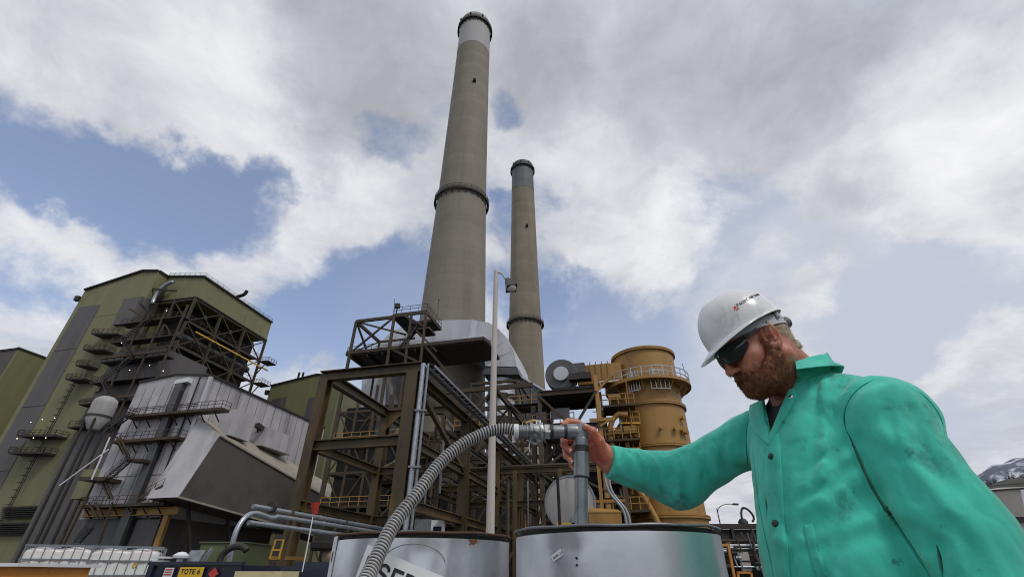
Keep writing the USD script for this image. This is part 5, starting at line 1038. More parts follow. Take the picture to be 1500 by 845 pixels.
# ribbed hose
hp = [eh + XL * (tsh + .004)] + [fwy(px, py, y) for px, py, y in ((728, 629, 1.448), (700, 638, 1.435), (668, 657, 1.412), (637, 687, 1.38), (611, 723, 1.34), (579, 764, 1.29), (557, 806, 1.235), (538, 845, 1.18), (520, 885, 1.12))] + [np.array([-.34, 1.0, .62]), np.array([-.42, .93, .30]), np.array([-.62, .95, .06]), np.array([-1.1, 1.1, .035]), np.array([-1.9, 1.4, .03])]
hc = curve(hp, 900); hs = np.r_[0, np.cumsum(np.linalg.norm(np.diff(hc, axis=0), axis=1))]
hose = thing('suction_hose', 'black suction hose with pale spiral ribs curving down from the coupling', 'hose', hc[-1])
PITCH_H = .0092
obj('wall', tube(hc, .0154, 22), 'hose_dark', hose, smooth=True)
tt = np.gradient(hc, axis=0); tt /= np.linalg.norm(tt, axis=1, keepdims=True)
sv = np.cross(tt, Z3); sv /= np.linalg.norm(sv, axis=1, keepdims=True); uv_ = np.cross(sv, tt)
q = np.arange(0, hs[-1], PITCH_H / 26)
ci = lambda arr: np.stack([np.interp(q, hs, arr[:, k]) for k in range(3)], 1)
C_, S_, U_ = ci(hc), ci(sv), ci(uv_); ph = 2 * math.pi * q / PITCH_H
hel = C_ + .0157 * (S_ * np.cos(ph)[:, None] + U_ * np.sin(ph)[:, None])
rng_h = 5
tvec = ci(tt); rad = unit; rv = S_ * np.cos(ph)[:, None] + U_ * np.sin(ph)[:, None]
prof = [(-.0021, -.0012), (-.0017, .0016), (0, .0026), (.0017, .0016), (.0021, -.0012)]
v = (hel[:, None] + np.array([p[0] for p in prof])[None, :, None] * tvec[:, None] + np.array([p[1] for p in prof])[None, :, None] * rv[:, None]).reshape(-1, 3); nP = len(prof); f = []
i0 = np.arange(len(q) - 1)[:, None] * nP + np.arange(nP - 1)[None]
f = np.concatenate([np.stack([i0, i0 + nP, i0 + 1], -1).reshape(-1, 3), np.stack([i0 + 1, i0 + nP, i0 + nP + 1], -1).reshape(-1, 3)])
obj('spiral_rib', trimesh.Trimesh(v, f, process=False), 'hose_pale', hose, smooth=True)

# ------------------------------------------------------------ lamp post
LP = down(fwy(718, 780, 12.0)); zl = fwy(725.5, 396, 12.0)[2]
lpz = thing('lamp_post', 'tall tapering beige lamp post with one drooping dark lamp beside the big stack', 'lamp post', LP)
obj('pole', lathe([(.18, 0), (.18, .04), (.112, .05), (.10, 2), (.066, zl - .05), (.055, zl), (0, zl + .01)], 28, LP), 'pole_paint', lpz, smooth=40)
h0 = LP + Z3 * (zl - .12); hd = fwy(742, 409, 12.0)
obj('arm', tube(curve([h0, h0 + [.16, -.02, .0], hd + [-.04, 0, .02], hd + [.02, 0, -.06]], 12), .028, 10), 'pole_paint', lpz, smooth=True)
ax_ = unit([.38, -.25, -1.0]); hb = hd + [.02, 0, -.03]
obj('lamp_housing', lathe([(0, -.04), (.08, -.04), (.10, .02), (.19, .28), (.235, .40), (.225, .41)], 4, hb, ax_), 'lamp_housing', lpz)
obj('lamp_bowl', lathe([(.15, .40), (.135, .43), (.09, .47), (0, .49)], 20, hb, ax_), 'lamp_glass', lpz, smooth=True)
L2p = down(fwy(1062, 800, 75)); zl2 = fwy(1057, 744, 75)[2]
lp2 = thing('lamp_post', 'thin distant lamp post with long curved arm seen under the worker\'s sleeve', 'lamp post', L2p)
obj('pole', lathe([(.14, 0), (.07, zl2), (0, zl2 + .02)], 12, L2p), 'dark_steel', lp2, smooth=40)
q0 = L2p + Z3 * (zl2 - .6); obj('arm', tube(curve([q0, q0 + [.5, 0, .8], q0 + [1.6, 0, 1.15], q0 + [2.6, 0, 1.15]], 14), .05, 8), 'dark_steel', lp2, smooth=True)
obj('lamp_head', [prism([q0 + [2.5, -.1, 1.05], q0 + [3.3, -.1, 1.0], q0 + [3.4, -.1, 1.25], q0 + [2.6, -.1, 1.3]], (0, .3, 0))], 'dark_steel', lp2)

# ------------------------------------------------------------ totes, tank and clutter at lower left
def ibc(name_label, p, yaw, top=1.16, mark=False):
    t = thing('tote', name_label, 'tote', p)
    c, s = math.cos(yaw), math.sin(yaw); R = np.array([[c, -s, 0], [s, c, 0], [0, 0, 1]])
    def tr(m): m = join(m); m.vertices = m.vertices @ R.T + np.asarray(p); return m
    w, d, z0, z1 = 1.12, .95, .16, top - .05
    bl = manifold3d.Manifold.batch_hull([manifold3d.Manifold.sphere(.07, 20).translate([x, y, z]) for x in (.07, w - .07) for y in (.07, d - .07) for z in (z0 + .07, z1 - .09)] ).refine_to_length(.05)
    mm = bl.to_mesh(); v = np.array(mm.vert_properties[:, :3]); up_ = np.clip((v[:, 2] - (z1 - .25)) / .25, 0, 1)
    v[:, 2] += .07 * np.clip(np.sin(v[:, 0] / w * math.pi), 0, 1) * up_ * (.6 + .4 * np.sin(v[:, 0] * 9)) ; v[:, 1] += .012 * np.sin(v[:, 0] * 24) * (v[:, 1] < .2)
    obj('bottle', tr([trimesh.Trimesh(v, mm.tri_verts, process=False)]), 'white_plastic', t, smooth=50)
    zb = np.linspace(z0 + .02, top, 6)
    for k, z in enumerate(zb): obj('cage_hoop', tr([bar([-.02, y, z], [w + .02, y, z], .024 if k < 5 else .03) for y in (-.015, d + .015)] + [bar([x, -.015, z], [x, d + .015, z], .024) for x in (-.015, w + .015)]), 'galvanised_dull', t)
    for x in np.linspace(0, w, 8): [obj('cage_upright', tr([bar([x, y, z0], [x, y, top], .016)]), 'galvanised_dull', t) for y in (-.032, d + .032)]
    for y in np.linspace(.14, d - .14, 5): [obj('cage_upright', tr([bar([x, y, z0], [x, y, top], .016)]), 'galvanised_dull', t) for x in (-.032, w + .032)]
    obj('plate', tr([box([.0, -.047, z0 + .2], [.52, -.035, z0 + .62])]), 'galvanised', t)
    [obj('skid', tr([box([0, y, .02], [w, y + .1, .15])]), 'wood', t) for y in (0, .42, d - .1)]
    obj('filler_cap', tr([lathe([(.09, z1 - .02), (.09, z1 + .05), (0, z1 + .06)], 20, (w / 2, d / 2, 0))]), 'navy_paint', t, smooth=30)
    if mark:
        m6 = meshkit.text_mesh('6', .11, .004, bold=True); v = np.array(m6.vertices); m6.vertices = np.stack([v[:, 0] + w - .42, -.004 - v[:, 2] - .012, v[:, 1] + z1 - .30], 1)
        obj('painted_mark', tr([m6]), 'yellow_paint', t)
    return t
TYAW = math.radians(30)
def tote_at(px0, px1):
    # the range at which a 1.14 m side turned by TYAW spans these two columns of the picture
    for y in np.arange(4.0, 14, .05):
        p = down(fwy(px0, 803, y)); e = p + 1.14 * np.array([math.cos(TYAW), math.sin(TYAW), 0]); e[2] = 1.15
        if project(e)[0] < px1: return p, y
    return p, y
T1, y1_ = tote_at(37, 133); T2, y2_ = tote_at(137, 234)
ibc('left white plastic liquid tote in a galvanised cage, beside the orange bin', T1, TYAW, fwy(40, 797.5, y1_)[2])
ibc('right white plastic liquid tote in a galvanised cage, marked with a yellow six', T2, TYAW, fwy(140, 799.5, y2_)[2], True)
ob = down(fwy(-60, 830, 5.3)); zo = fwy(10, 824, 5.2)[2]
t = thing('orange_bin', 'orange metal bin with pale lip at the bottom left corner', 'bin', ob)
xo = fwy(27, 830, 5.2)[0]
obj('body', prism([[ob[0], 5.25, 0.02], [xo - .03, 5.25, .02], [xo, 5.2, zo - .03], [ob[0], 5.2, zo - .03]], (0, .9, 0)), 'orange_paint', t)
obj('lip', box([ob[0] - .03, 5.14, zo - .03], [xo + .04, 6.2, zo]), 'white_metal', t); obj('rib', box([ob[0], 5.17, zo - .16], [xo, 5.21, zo - .11]), 'orange_paint', t)
NB = down(fwy(222, 826, 9.0)); zn = fwy(260, 827, 9.0)[2]; xn1 = fwy(352, 835, 9.0)[0]; xn2 = fwy(480, 835, 9.4)[0]
nt = thing('frac_tank', 'long navy blue liquid tank with yellow lettered sign, right of the white totes', 'tank', NB)
obj('body', box([NB[0], 9.0, .25], [xn1, 11.2, zn]), 'navy_paint', nt); obj('top_rail', box([NB[0] - .03, 8.95, zn + .001], [xn1 + .03, 9.05, zn + .05]), 'navy_paint', nt)
obj('front_rib', [box([x, 8.94, .25], [x + .08, 9.0, zn]) for x in np.linspace(NB[0], xn1 - .08, 3)][0], 'navy_paint', nt)
for x in (NB[0] + .3, xn1 - .5): obj('skid', box([x, 9.05, 0], [x + .25, 11.1, .25]), 'dark_steel', nt)
sx = fwy(262, 838, 8.94); obj('sign', box([sx[0], 8.935, zn - .19], [sx[0] + .40, 8.945, zn - .03]), 'sign_yellow', nt)
def flat_text(s, h, x, y, z, m, parent, bold=True, name='lettering'):
    g = meshkit.text_mesh(s, h, .004, bold=bold); v = np.array(g.vertices); g.vertices = np.stack([v[:, 0] + x, y - v[:, 2], v[:, 1] + z], 1); obj(name, g, m, parent)
flat_text('TOTE 6', .066, sx[0] + .03, 8.934, zn - .125, 'ink', nt)
q = fwy(247, 836, 8.94); obj('notice', box([q[0] - .07, 8.936, zn - .17], [q[0] + .08, 8.945, zn - .04]), 'white_metal', nt); obj('notice_print', [box([q[0] - .055, 8.93, zn - .07 - k * .035], [q[0] + .065, 8.935, zn - .055 - k * .035]) for k in range(3)], 'red_cloth', nt)
q = fwy(313, 838, 8.94)[0]; zq_ = zn - .12; obj('hazard_diamond', prism([[q - .085, 8.94, zq_], [q, 8.94, zq_ - .085], [q + .085, 8.94, zq_], [q, 8.94, zq_ + .085]], (0, -.006, 0)), 'red_cloth', nt)
q = fwy(256, 826, 9.3); obj('vent', lathe([(.05, zn), (.05, zn + .1), (.12, zn + .11), (.13, zn + .15), (.06, zn + .2), (0, zn + .21)], 18, (q[0], 9.4, 0)), 'white_metal', nt, smooth=40)
q = fwy(232, 826, 9.3)[0]; obj('hatch', [box([q - .06, 9.2, zn], [q + .12, 9.4, zn + .07]), box([q - .08, 9.18, zn + .1], [q + .14, 9.42, zn + .13]), cyl((q, 9.3, zn), (q, 9.3, zn + .1), .03, 8)], 'white_metal', nt)
q = fwy(338, 815, 9.3); obj('gooseneck', tube(curve([(q[0] - .2, 9.4, zn), (q[0] - .2, 9.4, zn + .18), (q[0] - .08, 9.4, zn + .27), (q[0] + .14, 9.4, zn + .27), (q[0] + .2, 9.4, zn + .22)], 18), .055, 12), 'dark_steel', nt, smooth=True)
q = fwy(290, 815, 9.6)[0]; obj('control_panel', [prism([[q - .18, 9.5, zn + .06], [q + .1, 9.5, zn + .06], [q + .1, 9.6, zn + .24], [q - .16, 9.6, zn + .24]], (0, .04, 0)), bar([q + .15, 9.5, zn], [q + .22, 9.6, zn + .27], .04, .06), box([q - .26, 9.5, zn + .0], [q + .14, 9.62, zn + .055])], 'galvanised_dull', nt)
gx = down(fwy(318, 815, 14)); zg_ = fwy(320, 793, 14)[2]
t = thing('green_enclosure', 'dull green metal equipment enclosure behind the navy tank', 'enclosure', gx)
w_ = fwy(356, 815, 14)[0] - fwy(289, 815, 14)[0]; x0 = fwy(289, 815, 14)[0]
obj('body', box([x0, 14, 0], [x0 + w_, 15.5, zg_ - .03]), 'tank_green', t); obj('lid', box([x0 - .04, 13.96, zg_ - .03], [x0 + w_ + .04, 15.54, zg_]), 'tank_green', t); obj('door_seam', box([x0 + w_ * .55, 13.985, .1], [x0 + w_ * .55 + .03, 14.0, zg_ - .1]), 'soot', t)
cx = fwy(348, 840, 8.2)[0]; cx1 = fwy(411, 840, 8.2)[0]; zc_ = fwy(380, 836, 8.2)[2]
t = thing('cream_block', 'cream painted concrete block in front of the navy tank', 'block', (cx, 8.2, 0))
obj('body', box([cx, 8.2, 0], [cx1, 8.8, zc_ - .08]), 'cream_paint', t); obj('cap', box([cx - .03, 8.17, zc_ - .08], [cx1 + .03, 8.83, zc_]), 'cream_paint', t)
N2 = down(fwy(412, 830, 9.6)); zn2 = fwy(440, 828, 9.6)[2]
t = thing('navy_skid', 'low navy blue equipment skid left of the rusty rimmed drum', 'skid', N2)
obj('body', box([N2[0], 9.6, 0], [xn2, 11, zn2]), 'navy_paint', t); obj('top_plate', box([N2[0] + .15, 9.7, zn2], [xn2, 10.9, zn2 + .06]), 'navy_paint', t)
q = fwy(468, 800, 9.7); obj('dark_reel', lathe([(0, q[2] - .06), (.2, q[2] - .06), (.24, q[2] - .02), (.24, q[2] + .07), (.17, q[2] + .09), (.14, q[2] + .2), (0, q[2] + .21)], 24, (q[0], 9.9, 0)), 'soot', t, smooth=35)
q = fwy(476, 822, 9.5); tv = trimesh.creation.icosphere(3, .25); tv.vertices *= [1.0, .7, .8]; tv.vertices += .03 * (meshkit.fbm(tv.vertices * 6, 3, 2)[:, None] - .5); tv.apply_translation([q[0], 10.0, zn2 + .17])
obj('canvas_bag', tv, 'tan_canvas', None, smooth=True, label='lumpy tan canvas bag lying on the navy skid beside the drum', cat='bag')
fx, fy = fwy(449, 806, 8.8), fwy(461.5, 740, 8.8)
t = thing('flag_whip', 'thin white whip with a small red flag in front of the leaning rack column', 'flag', fx - Z3 * .3)
obj('whip', tube([fx - .3 * Z3, fx, fy + (fy - fx) * .06], .009, 6), 'white_metal', t)
ff = sheet(.16, .19, .004, 10, 6, -.15, -.19); vv = np.array(ff.vertices); vv = np.stack([vv[:, 0], .035 * np.sin(vv[:, 0] * 30) , vv[:, 1] * np.clip((vv[:, 0] + .17) / .1, .35, 1)], 1); ff.vertices = vv + fy + [.06, 0, .05]
obj('flag_cloth', ff, 'red_cloth', t, smooth=True)
# galvanised barrier pipes
gb = down(fwy(371, 742, 13.5)); gp_ = thing('pipe_barrier', 'galvanised pipe run of three rails with a bent riser, left of the rack', 'pipe rail', gb)
def PA_(px, py): return onA(px, py, gb)
lines = [((371, 741), 15), ((377, 751.5), 15), ((364, 765), 15)]
for i, ((px, py), L) in enumerate(lines):
    a = onA(px, py, gb + i * .12 * B3); pts = [a, a + L * A3]
    if i == 1: r0 = onA(347, 826, gb + .12 * B3); r0[2] = a[2] - 1.15; pts = list(curve([np.array([*(a - .55 * A3)[:2], a[2] - 1.6]), np.array([*(a - .55 * A3)[:2], a[2] - .9]), a - .52 * A3 - .3 * Z3, a - .3 * A3 - .06 * Z3, a, a + .8 * A3], 26)) + [a + L * A3]
    obj('rail', tube(pts, .062, 12), 'galvanised', gp_, smooth=40)
    for t_ in np.arange(3.0, L, 3.7): obj('joint_sleeve', cyl(a + t_ * A3, a + (t_ + .14) * A3, .074, 12), 'galvanised', gp_, smooth=40)
fl = onA(398, 742.5, gb - .02 * B3); obj('flange', [cyl(fl - .03 * A3, fl + .05 * A3, .15, 18)], 'dark_steel', gp_, smooth=30)
for t_ in (1.6, 4.6, 7.6, 10.6, 13.6): c = gb + t_ * A3 + .06 * B3; obj('post', bar(c, np.array([c[0], c[1], fl[2] + .02]), .07), 'near_steel', gp_)
# small yellow handrail and steps at the foot of the rack
yh = down(fwy(392, 830, 16.5)); t = thing('yellow_steps', 'yellow handrail and grated step platform at the foot of the rack', 'steps', yh)
zz_ = fwy(395, 813, 16.5)[2]
obj('platform', prism([yh + [-.6, 0, zz_ - .12], yh + [.7, 0, zz_ - .12], yh + [.7, 1, zz_ - .12], yh + [-.6, 1, zz_ - .12]], (0, 0, .1)), 'ochre_steel', t)
obj('handrail', [tube([yh + [.0, 0, zz_ - .1], yh + [.05, 0, zz_ + .42], yh + [.3, 0, zz_ + .42], yh + [.28, 0, zz_ - .1]], .03, 8), bar(yh + [.02, 0, zz_ + .15], yh + [.3, 0, zz_ + .15], .05), tube(curve([yh + [-.55, 0, zz_ - .3], yh + [-.5, 0, zz_ + .05], yh + [-.3, 0, zz_ + .12], yh + [-.2, 0, zz_ - .1]], 12), .03, 8)], 'yellow_paint', t)

# ------------------------------------------------------------ pipe rack seen between drum and worker
PX = down(fwy(1045, 766, 60)); zx = fwy(1075, 767, 60)[2]
pr2 = thing('far_pipe_rack', 'dark pipe rack crowded with pipes and valves, seen between drum and worker', 'steel frame', PX)
x0, x1 = fwy(1030, 800, 60)[0], fwy(1215, 800, 60)[0]
obj('girder', [bar([x0, 60, zx - .25], [x1, 60, zx - .25], .4, .5), box([x0, 60.2, zx - 1.7], [x1, 62, zx - .52])], 'dark_steel', pr2)
rr_ = np.random.default_rng(8); obj('backing_wall', box([x0, 64, 0], [x1 + 2, 64.3, zx - .9]), 'soot', pr2)
for k, (dz_, r, m_) in enumerate(((-1.75, .14, 'brown_steel'), (-2.2, .12, 'white_metal'), (-2.55, .09, 'galvanised_dull'), (-3.2, .1, 'brown_steel'), (-3.75, .08, 'dark_steel'), (-4.3, .1, 'galvanised'))):
    obj('pipe', cyl((x0, 59.4 - .1 * k, zx + dz_), (x1 if k % 2 == 0 else x0 + 5 + k, 59.4 - .1 * k, zx + dz_), r, 10), m_, pr2, smooth=40)
for x in np.arange(x0 + .6, x1, 3.1): obj('column', ibar([x, 60, 0], [x, 60, zx - .5], .3, .3, up=(0, 1, 0)), 'dark_steel', pr2)
for k in range(26):
    x = rr_.uniform(x0 + 1, x1 - 4); z = rr_.uniform(.9, 4.0); L = rr_.uniform(.5, 1.9); m_ = ['dark_steel', 'brown_steel', 'galvanised_dull', 'soot'][k % 4]
    obj('riser', cyl((x, 59 - rr_.uniform(0, 1.5), z), (x + rr_.uniform(-.1, .1), 58.9, z + L), rr_.uniform(.05, .14), 8), m_, pr2)
for k in range(9):
    x = rr_.uniform(x0 + 1.2, x0 + 7); z = rr_.uniform(1.2, 3.6); obj('valve', [cyl((x - .3, 58.6, z), (x + .3, 58.6, z), .2, 12), cyl((x, 58.6, z), (x, 58.6, z + .5), .07, 8), lathe([(.3, -.02), (.34, 0), (.3, .02)], 16, (x, 58.6, z + .5))], ['white_metal', 'galvanised', 'dark_steel'][k % 3], pr2, smooth=30)
q = fwy(1058, 800, 57); obj('yellow_frame', [bar(fwy(1057, 798, 57), fwy(1066, 797, 57), .22), bar(fwy(1066, 796, 57), fwy(1076, 846, 57), .24), bar(fwy(1080, 838, 56), fwy(1100, 838, 56), .2), bar(fwy(1081, 838, 56), fwy(1082, 850, 56), .2), bar(fwy(1100, 838, 56), fwy(1102, 850, 56), .2)], 'orange_paint', pr2)
obj('panel', [box([fwy(1086, 830, 59)[0], 59, 1.2], [fwy(1101, 830, 59)[0], 59.2, 3.0])], 'tank_pale', pr2)
q = fwy(1092, 762, 60); obj('roof_vent', [lathe([(.55, zx), (.55, zx + .3), (.3, zx + .6), (0, zx + .65)], 16, (q[0] - .1, 60.5, 0)), tube(curve([(q[0], 60.5, zx + .3), (q[0], 60.5, zx + 1.4), (q[0] + .3, 60.5, zx + 1.75), (q[0] + .8, 60.5, zx + 1.6), (q[0] + 1.0, 60.5, zx + .3)], 18), .13, 8)], 'dark_steel', pr2, smooth=40)
# storage tank at the right edge
sc = np.array([0, 0, 0.]); sc = down(fwy(1478, 720, 135)); zs0 = fwy(1470, 712, 128)[2]
st_ = thing('storage_tank', 'pale ribbed storage tank with dark spiral stair below the snowy mountain', 'tank', sc)
Rs = 17.0; sc2 = sc + [8, 10, 0]
obj('shell', lathe([(Rs, 0), (Rs, zs0), (Rs - .3, zs0 + .2), (0, zs0 + 2.2)], 90, sc2), 'tank_pale', st_, smooth=35)
obj('top_rail', [ring(Rs - .05, Rs + .1, zs0 + .9, zs0 + 1.05, 90, sc2), ring(Rs, Rs + .25, zs0 - .3, zs0, 90, sc2)], 'dark_steel', st_)
sp3 = [sc2 + np.array([(Rs + .8) * math.cos(a), (Rs + .8) * math.sin(a), zs0 * t]) for a, t in zip(np.linspace(-2.05, -1.35, 24), np.linspace(.05, 1, 24))]
obj('spiral_stair', [bar(a, b, 1.0, 1.2) for a, b in zip(sp3[:-1], sp3[1:])], 'soot', st_)
for a in np.linspace(-2.6, -.9, 26): obj('shell_rib', bar(sc2 + np.array([(Rs + .05) * math.cos(a), (Rs + .05) * math.sin(a), 1]), sc2 + np.array([(Rs + .05) * math.cos(a), (Rs + .05) * math.sin(a), zs0 * .62]), .12), 'grey_cladding', st_)
# white pickup bed at the right edge
vx = fwy(1466, 757, 4.7); pk = thing('pickup_truck', 'white pickup truck with black bed rail behind the worker at the right edge', 'pickup truck', (vx[0] + 1.5, 5.5, 0))
zb_ = vx[2]; X0 = vx[0] - .25
obj('bed_side', [prism([[X0, 4.7, .55], [X0 + 2.1, 4.7, .55], [X0 + 2.1, 4.72, zb_ - .04], [X0, 4.72, zb_ - .04]], (0, .09, 0)), prism([[X0, 4.66, zb_ - .22], [X0 + 2.1, 4.66, zb_ - .22], [X0 + 2.1, 4.7, zb_ - .14], [X0, 4.7, zb_ - .14]], (0, .05, 0))], 'car_white', pk)
obj('bed_side', box([X0, 6.4, .55], [X0 + 2.1, 6.5, zb_ - .04]), 'car_white', pk); obj('bed_floor', box([X0 + .02, 4.8, .6], [X0 + 2.1, 6.4, .68]), 'dark_steel', pk)
obj('bed_rail', [box([X0 - .03, 4.67, zb_ - .038], [X0 + 2.13, 4.84, zb_])], 'black_rubber', pk); obj('bed_rail', box([X0 - .03, 6.36, zb_ - .038], [X0 + 2.13, 6.53, zb_]), 'black_rubber', pk)
obj('tailgate', box([X0 - .06, 4.74, .6], [X0 - .005, 6.46, zb_ - .045]), 'car_white', pk); obj('bumper', box([X0 - .2, 4.72, .42], [X0 - .065, 6.48, .58]), 'galvanised', pk)
obj('tail_light', box([X0 - .03, 4.685, .85], [X0 + .1, 4.74, 1.12]), 'red_cloth', pk)
cabp = [(X0 + 2.16, .5), (X0 + 5.5, .5), (X0 + 5.55, 1.0), (X0 + 4.6, 1.12), (X0 + 3.9, 1.82), (X0 + 2.4, 1.86), (X0 + 2.16, 1.2)]
obj('cab', prism([[x, 4.72, z] for x, z in cabp], (0, 1.76, 0)), 'car_white', pk)
obj('side_window', prism([[x, 4.715, z] for x, z in ((X0 + 2.5, 1.2), (X0 + 4.3, 1.2), (X0 + 3.8, 1.74), (X0 + 2.5, 1.76))], (0, -.01, 0)), 'window_glass', pk)
for x in (X0 + 1.1, X0 + 4.6):
    for y in (4.74, 6.2):
        w_ = obj('wheel', lathe([(.2, 0), (.36, .02), (.38, .06), (.38, .18), (.36, .22), (.2, .24)], 28, (x, y, .38), (0, 1, 0), closed=True), 'black_rubber', pk, smooth=35); obj('rim', lathe([(0, .05), (.2, .04), (.21, .01), (.21, .22), (0, .2)], 20, (x, y, .38), (0, 1, 0)), 'galvanised', w_, smooth=30)

# ------------------------------------------------------------ workshops behind the viewpoint: they darken what the drums mirror
for nm, az0, az1, dist_, hgt, lb_ in (('workshop', 92, 134, 30, 13, 'brown clad workshop standing behind the viewpoint to the right, mirrored in the drums'), ('workshop', 238, 266, 34, 15, 'brown clad workshop standing behind the viewpoint to the left, mirrored in the drums')):
    a, b = az_point(az0, dist_), az_point(az1, dist_); n_ = unit((a + b) * [.5, .5, 0]); t = thing(nm, lb_, 'building', (a + b) / 2)
    obj('wall', prism([a, b, b + hgt * Z3, a + hgt * Z3], n_ * 12), 'duct_brown', t); obj('roof', prism([a + hgt * Z3 - n_, b + hgt * Z3 - n_, b + hgt * Z3 + 12 * n_, a + hgt * Z3 + 12 * n_], (0, 0, .5)), 'dark_steel', t)
    for k in np.linspace(.1, .8, 4): c = a + (b - a) * k; obj('door', prism([c + .1 * Z3 - .1 * n_, c + 4 * unit(b - a) + .1 * Z3 - .1 * n_, c + 4 * unit(b - a) + 5 * Z3 - .1 * n_, c + 5 * Z3 - .1 * n_], n_ * .08), 'dark_cladding', t)
# ------------------------------------------------------------ the worker: bodies as smooth distance fields
def smin(a, b, k): h = np.clip(.5 + .5 * (b - a) / k, 0, 1); return b + (a - b) * h - k * h * (1 - h)
def smax(a, b, k): return -smin(-a, -b, k)
def sd_cap(P, a, b, ra, rb=None):
    rb = ra if rb is None else rb; a, b = np.asarray(a, float), np.asarray(b, float); ab = b - a
    t = np.clip(((P - a) @ ab) / max(1e-12, ab @ ab), 0, 1); return np.linalg.norm(P - a - t[..., None] * ab, axis=-1) - (ra + (rb - ra) * t)
def sd_ell(P, c, r, R=None):
    q = P - np.asarray(c, float)
    if R is not None: q = q @ R
    r = np.asarray(r, float); k0 = np.linalg.norm(q / r, axis=-1); k1 = np.linalg.norm(q / (r * r), axis=-1); return k0 * (k0 - 1) / np.maximum(k1, 1e-9)
def grid(lo, hi, h):
    lo, hi = np.asarray(lo, float), np.asarray(hi, float); n = np.ceil((hi - lo) / h).astype(int) + 1
    ax = [lo[k] + h * np.arange(n[k]) for k in range(3)]; return np.stack(np.meshgrid(*ax, indexing='ij'), -1).astype(np.float32)
def nets(D, lo, h):
    """surface nets: the zero surface of D as a closed quad mesh."""
    D = D.copy()
    for k in range(3):
        s = [slice(None)] * 3; s[k] = 0; D[tuple(s)] = np.maximum(D[tuple(s)], h); s[k] = -1; D[tuple(s)] = np.maximum(D[tuple(s)], h)
    n = D.shape; ins = D < 0; c = (slice(0, -1), slice(1, None))
    acc = np.zeros([m - 1 for m in n] + [3], np.float32); cnt = np.zeros([m - 1 for m in n], np.int8)
    for k in range(3):
        for i in (0, 1):
            for j in (0, 1):
                s0, s1 = [None] * 3, [None] * 3; o = [x for x in range(3) if x != k]
                s0[k] = c[0]; s1[k] = c[1]; s0[o[0]] = s1[o[0]] = c[i]; s0[o[1]] = s1[o[1]] = c[j]
                a, b = D[tuple(s0)], D[tuple(s1)]; x = (a < 0) != (b < 0); t = np.where(x, a / np.where(x, a - b, 1), 0)
                cnt += x; acc[..., k] += t
                if i: acc[..., o[0]] += x
                if j: acc[..., o[1]] += x
    cell = cnt > 0; idx = -np.ones(cell.shape, int); idx[cell] = np.arange(cell.sum())
    v = (np.argwhere(cell) + acc[cell] / cnt[cell][:, None]) * h + np.asarray(lo); F = []
    for k in range(3):
        o = [(k + 1) % 3, (k + 2) % 3]; s0, s1 = [slice(1, -1)] * 3, [slice(1, -1)] * 3; s0[k] = slice(0, -1); s1[k] = slice(1, None)
        a, b = ins[tuple(s0)], ins[tuple(s1)]; w = np.argwhere(a != b); w[:, o[0]] += 1; w[:, o[1]] += 1
        fl = ins[tuple(w.T)]
        def at(d0, d1): u = w.copy(); u[:, o[0]] -= d0; u[:, o[1]] -= d1; return idx[tuple(u.T)]
        q = np.stack([at(1, 1), at(0, 1), at(0, 0), at(1, 0)], 1); q[~fl] = q[~fl][:, ::-1]; F.append(q)
    F = np.vstack(F); return trimesh.Trimesh(v, np.vstack([F[:, [0, 1, 2]], F[:, [0, 2, 3]]]), process=False)
from scipy.ndimage import map_coordinates
class Field:
    def __init__(s, lo, hi, h): s.lo, s.h = np.asarray(lo, float), h; s.P = grid(lo, hi, h)
    def at(s, p): return map_coordinates(s.D, ((np.asarray(p) - s.lo) / s.h).T, order=1, mode='nearest')
    def hit(s, px, py, t0=.6, t1=2.2):
        """where sight lines first meet the surface."""
        px, py = np.atleast_1d(px).astype(float), np.atleast_1d(py).astype(float)
        d = np.stack([(px - 750) / FPX, CP - SP * (422.5 - py) / FPX, SP + CP * (422.5 - py) / FPX], 1); ts = np.arange(t0, t1, .006); out = np.full((len(px), 3), np.nan)
        for i in range(len(px)):
            p = EYE + ts[:, None] * d[i]; ok = np.all((p > s.lo) & (p < s.lo + s.h * (np.array(s.D.shape) - 1)), 1)
            v = np.where(ok, s.at(p), 1.0); w = np.argmax(v < 0)
            if v[w] < 0: f = v[w - 1] / (v[w - 1] - v[w]) if w else 0; out[i] = p[w - 1] + f * (p[w] - p[w - 1]) if w else p[0]
        return out
    def normal(s, p):
        e = s.h; g = np.stack([s.at(p + e * np.eye(3)[k]) - s.at(p - e * np.eye(3)[k]) for k in range(3)], 1); return g / (np.linalg.norm(g, axis=1, keepdims=True) + 1e-9)
    def groove(s, pts, w, depth):
        """presses a crease (depth > 0) or raises a fold along a polyline."""
        pts = [p for p in pts if not np.isnan(p).any()]
        for a, b in zip(pts[:-1], pts[1:]):
            lo = np.maximum(((np.minimum(a, b) - 3 * w - s.lo) / s.h).astype(int), 0); hi = ((np.maximum(a, b) + 3 * w - s.lo) / s.h).astype(int) + 2
            sl = tuple(slice(lo[k], hi[k]) for k in range(3)); s.G[sl] = np.maximum(s.G[sl], np.exp(-(np.maximum(sd_cap(s.P[sl], a, b, 0.0), 0) / w) ** 2).astype(np.float32))
        s.D += depth * s.G; s.G[:] = 0
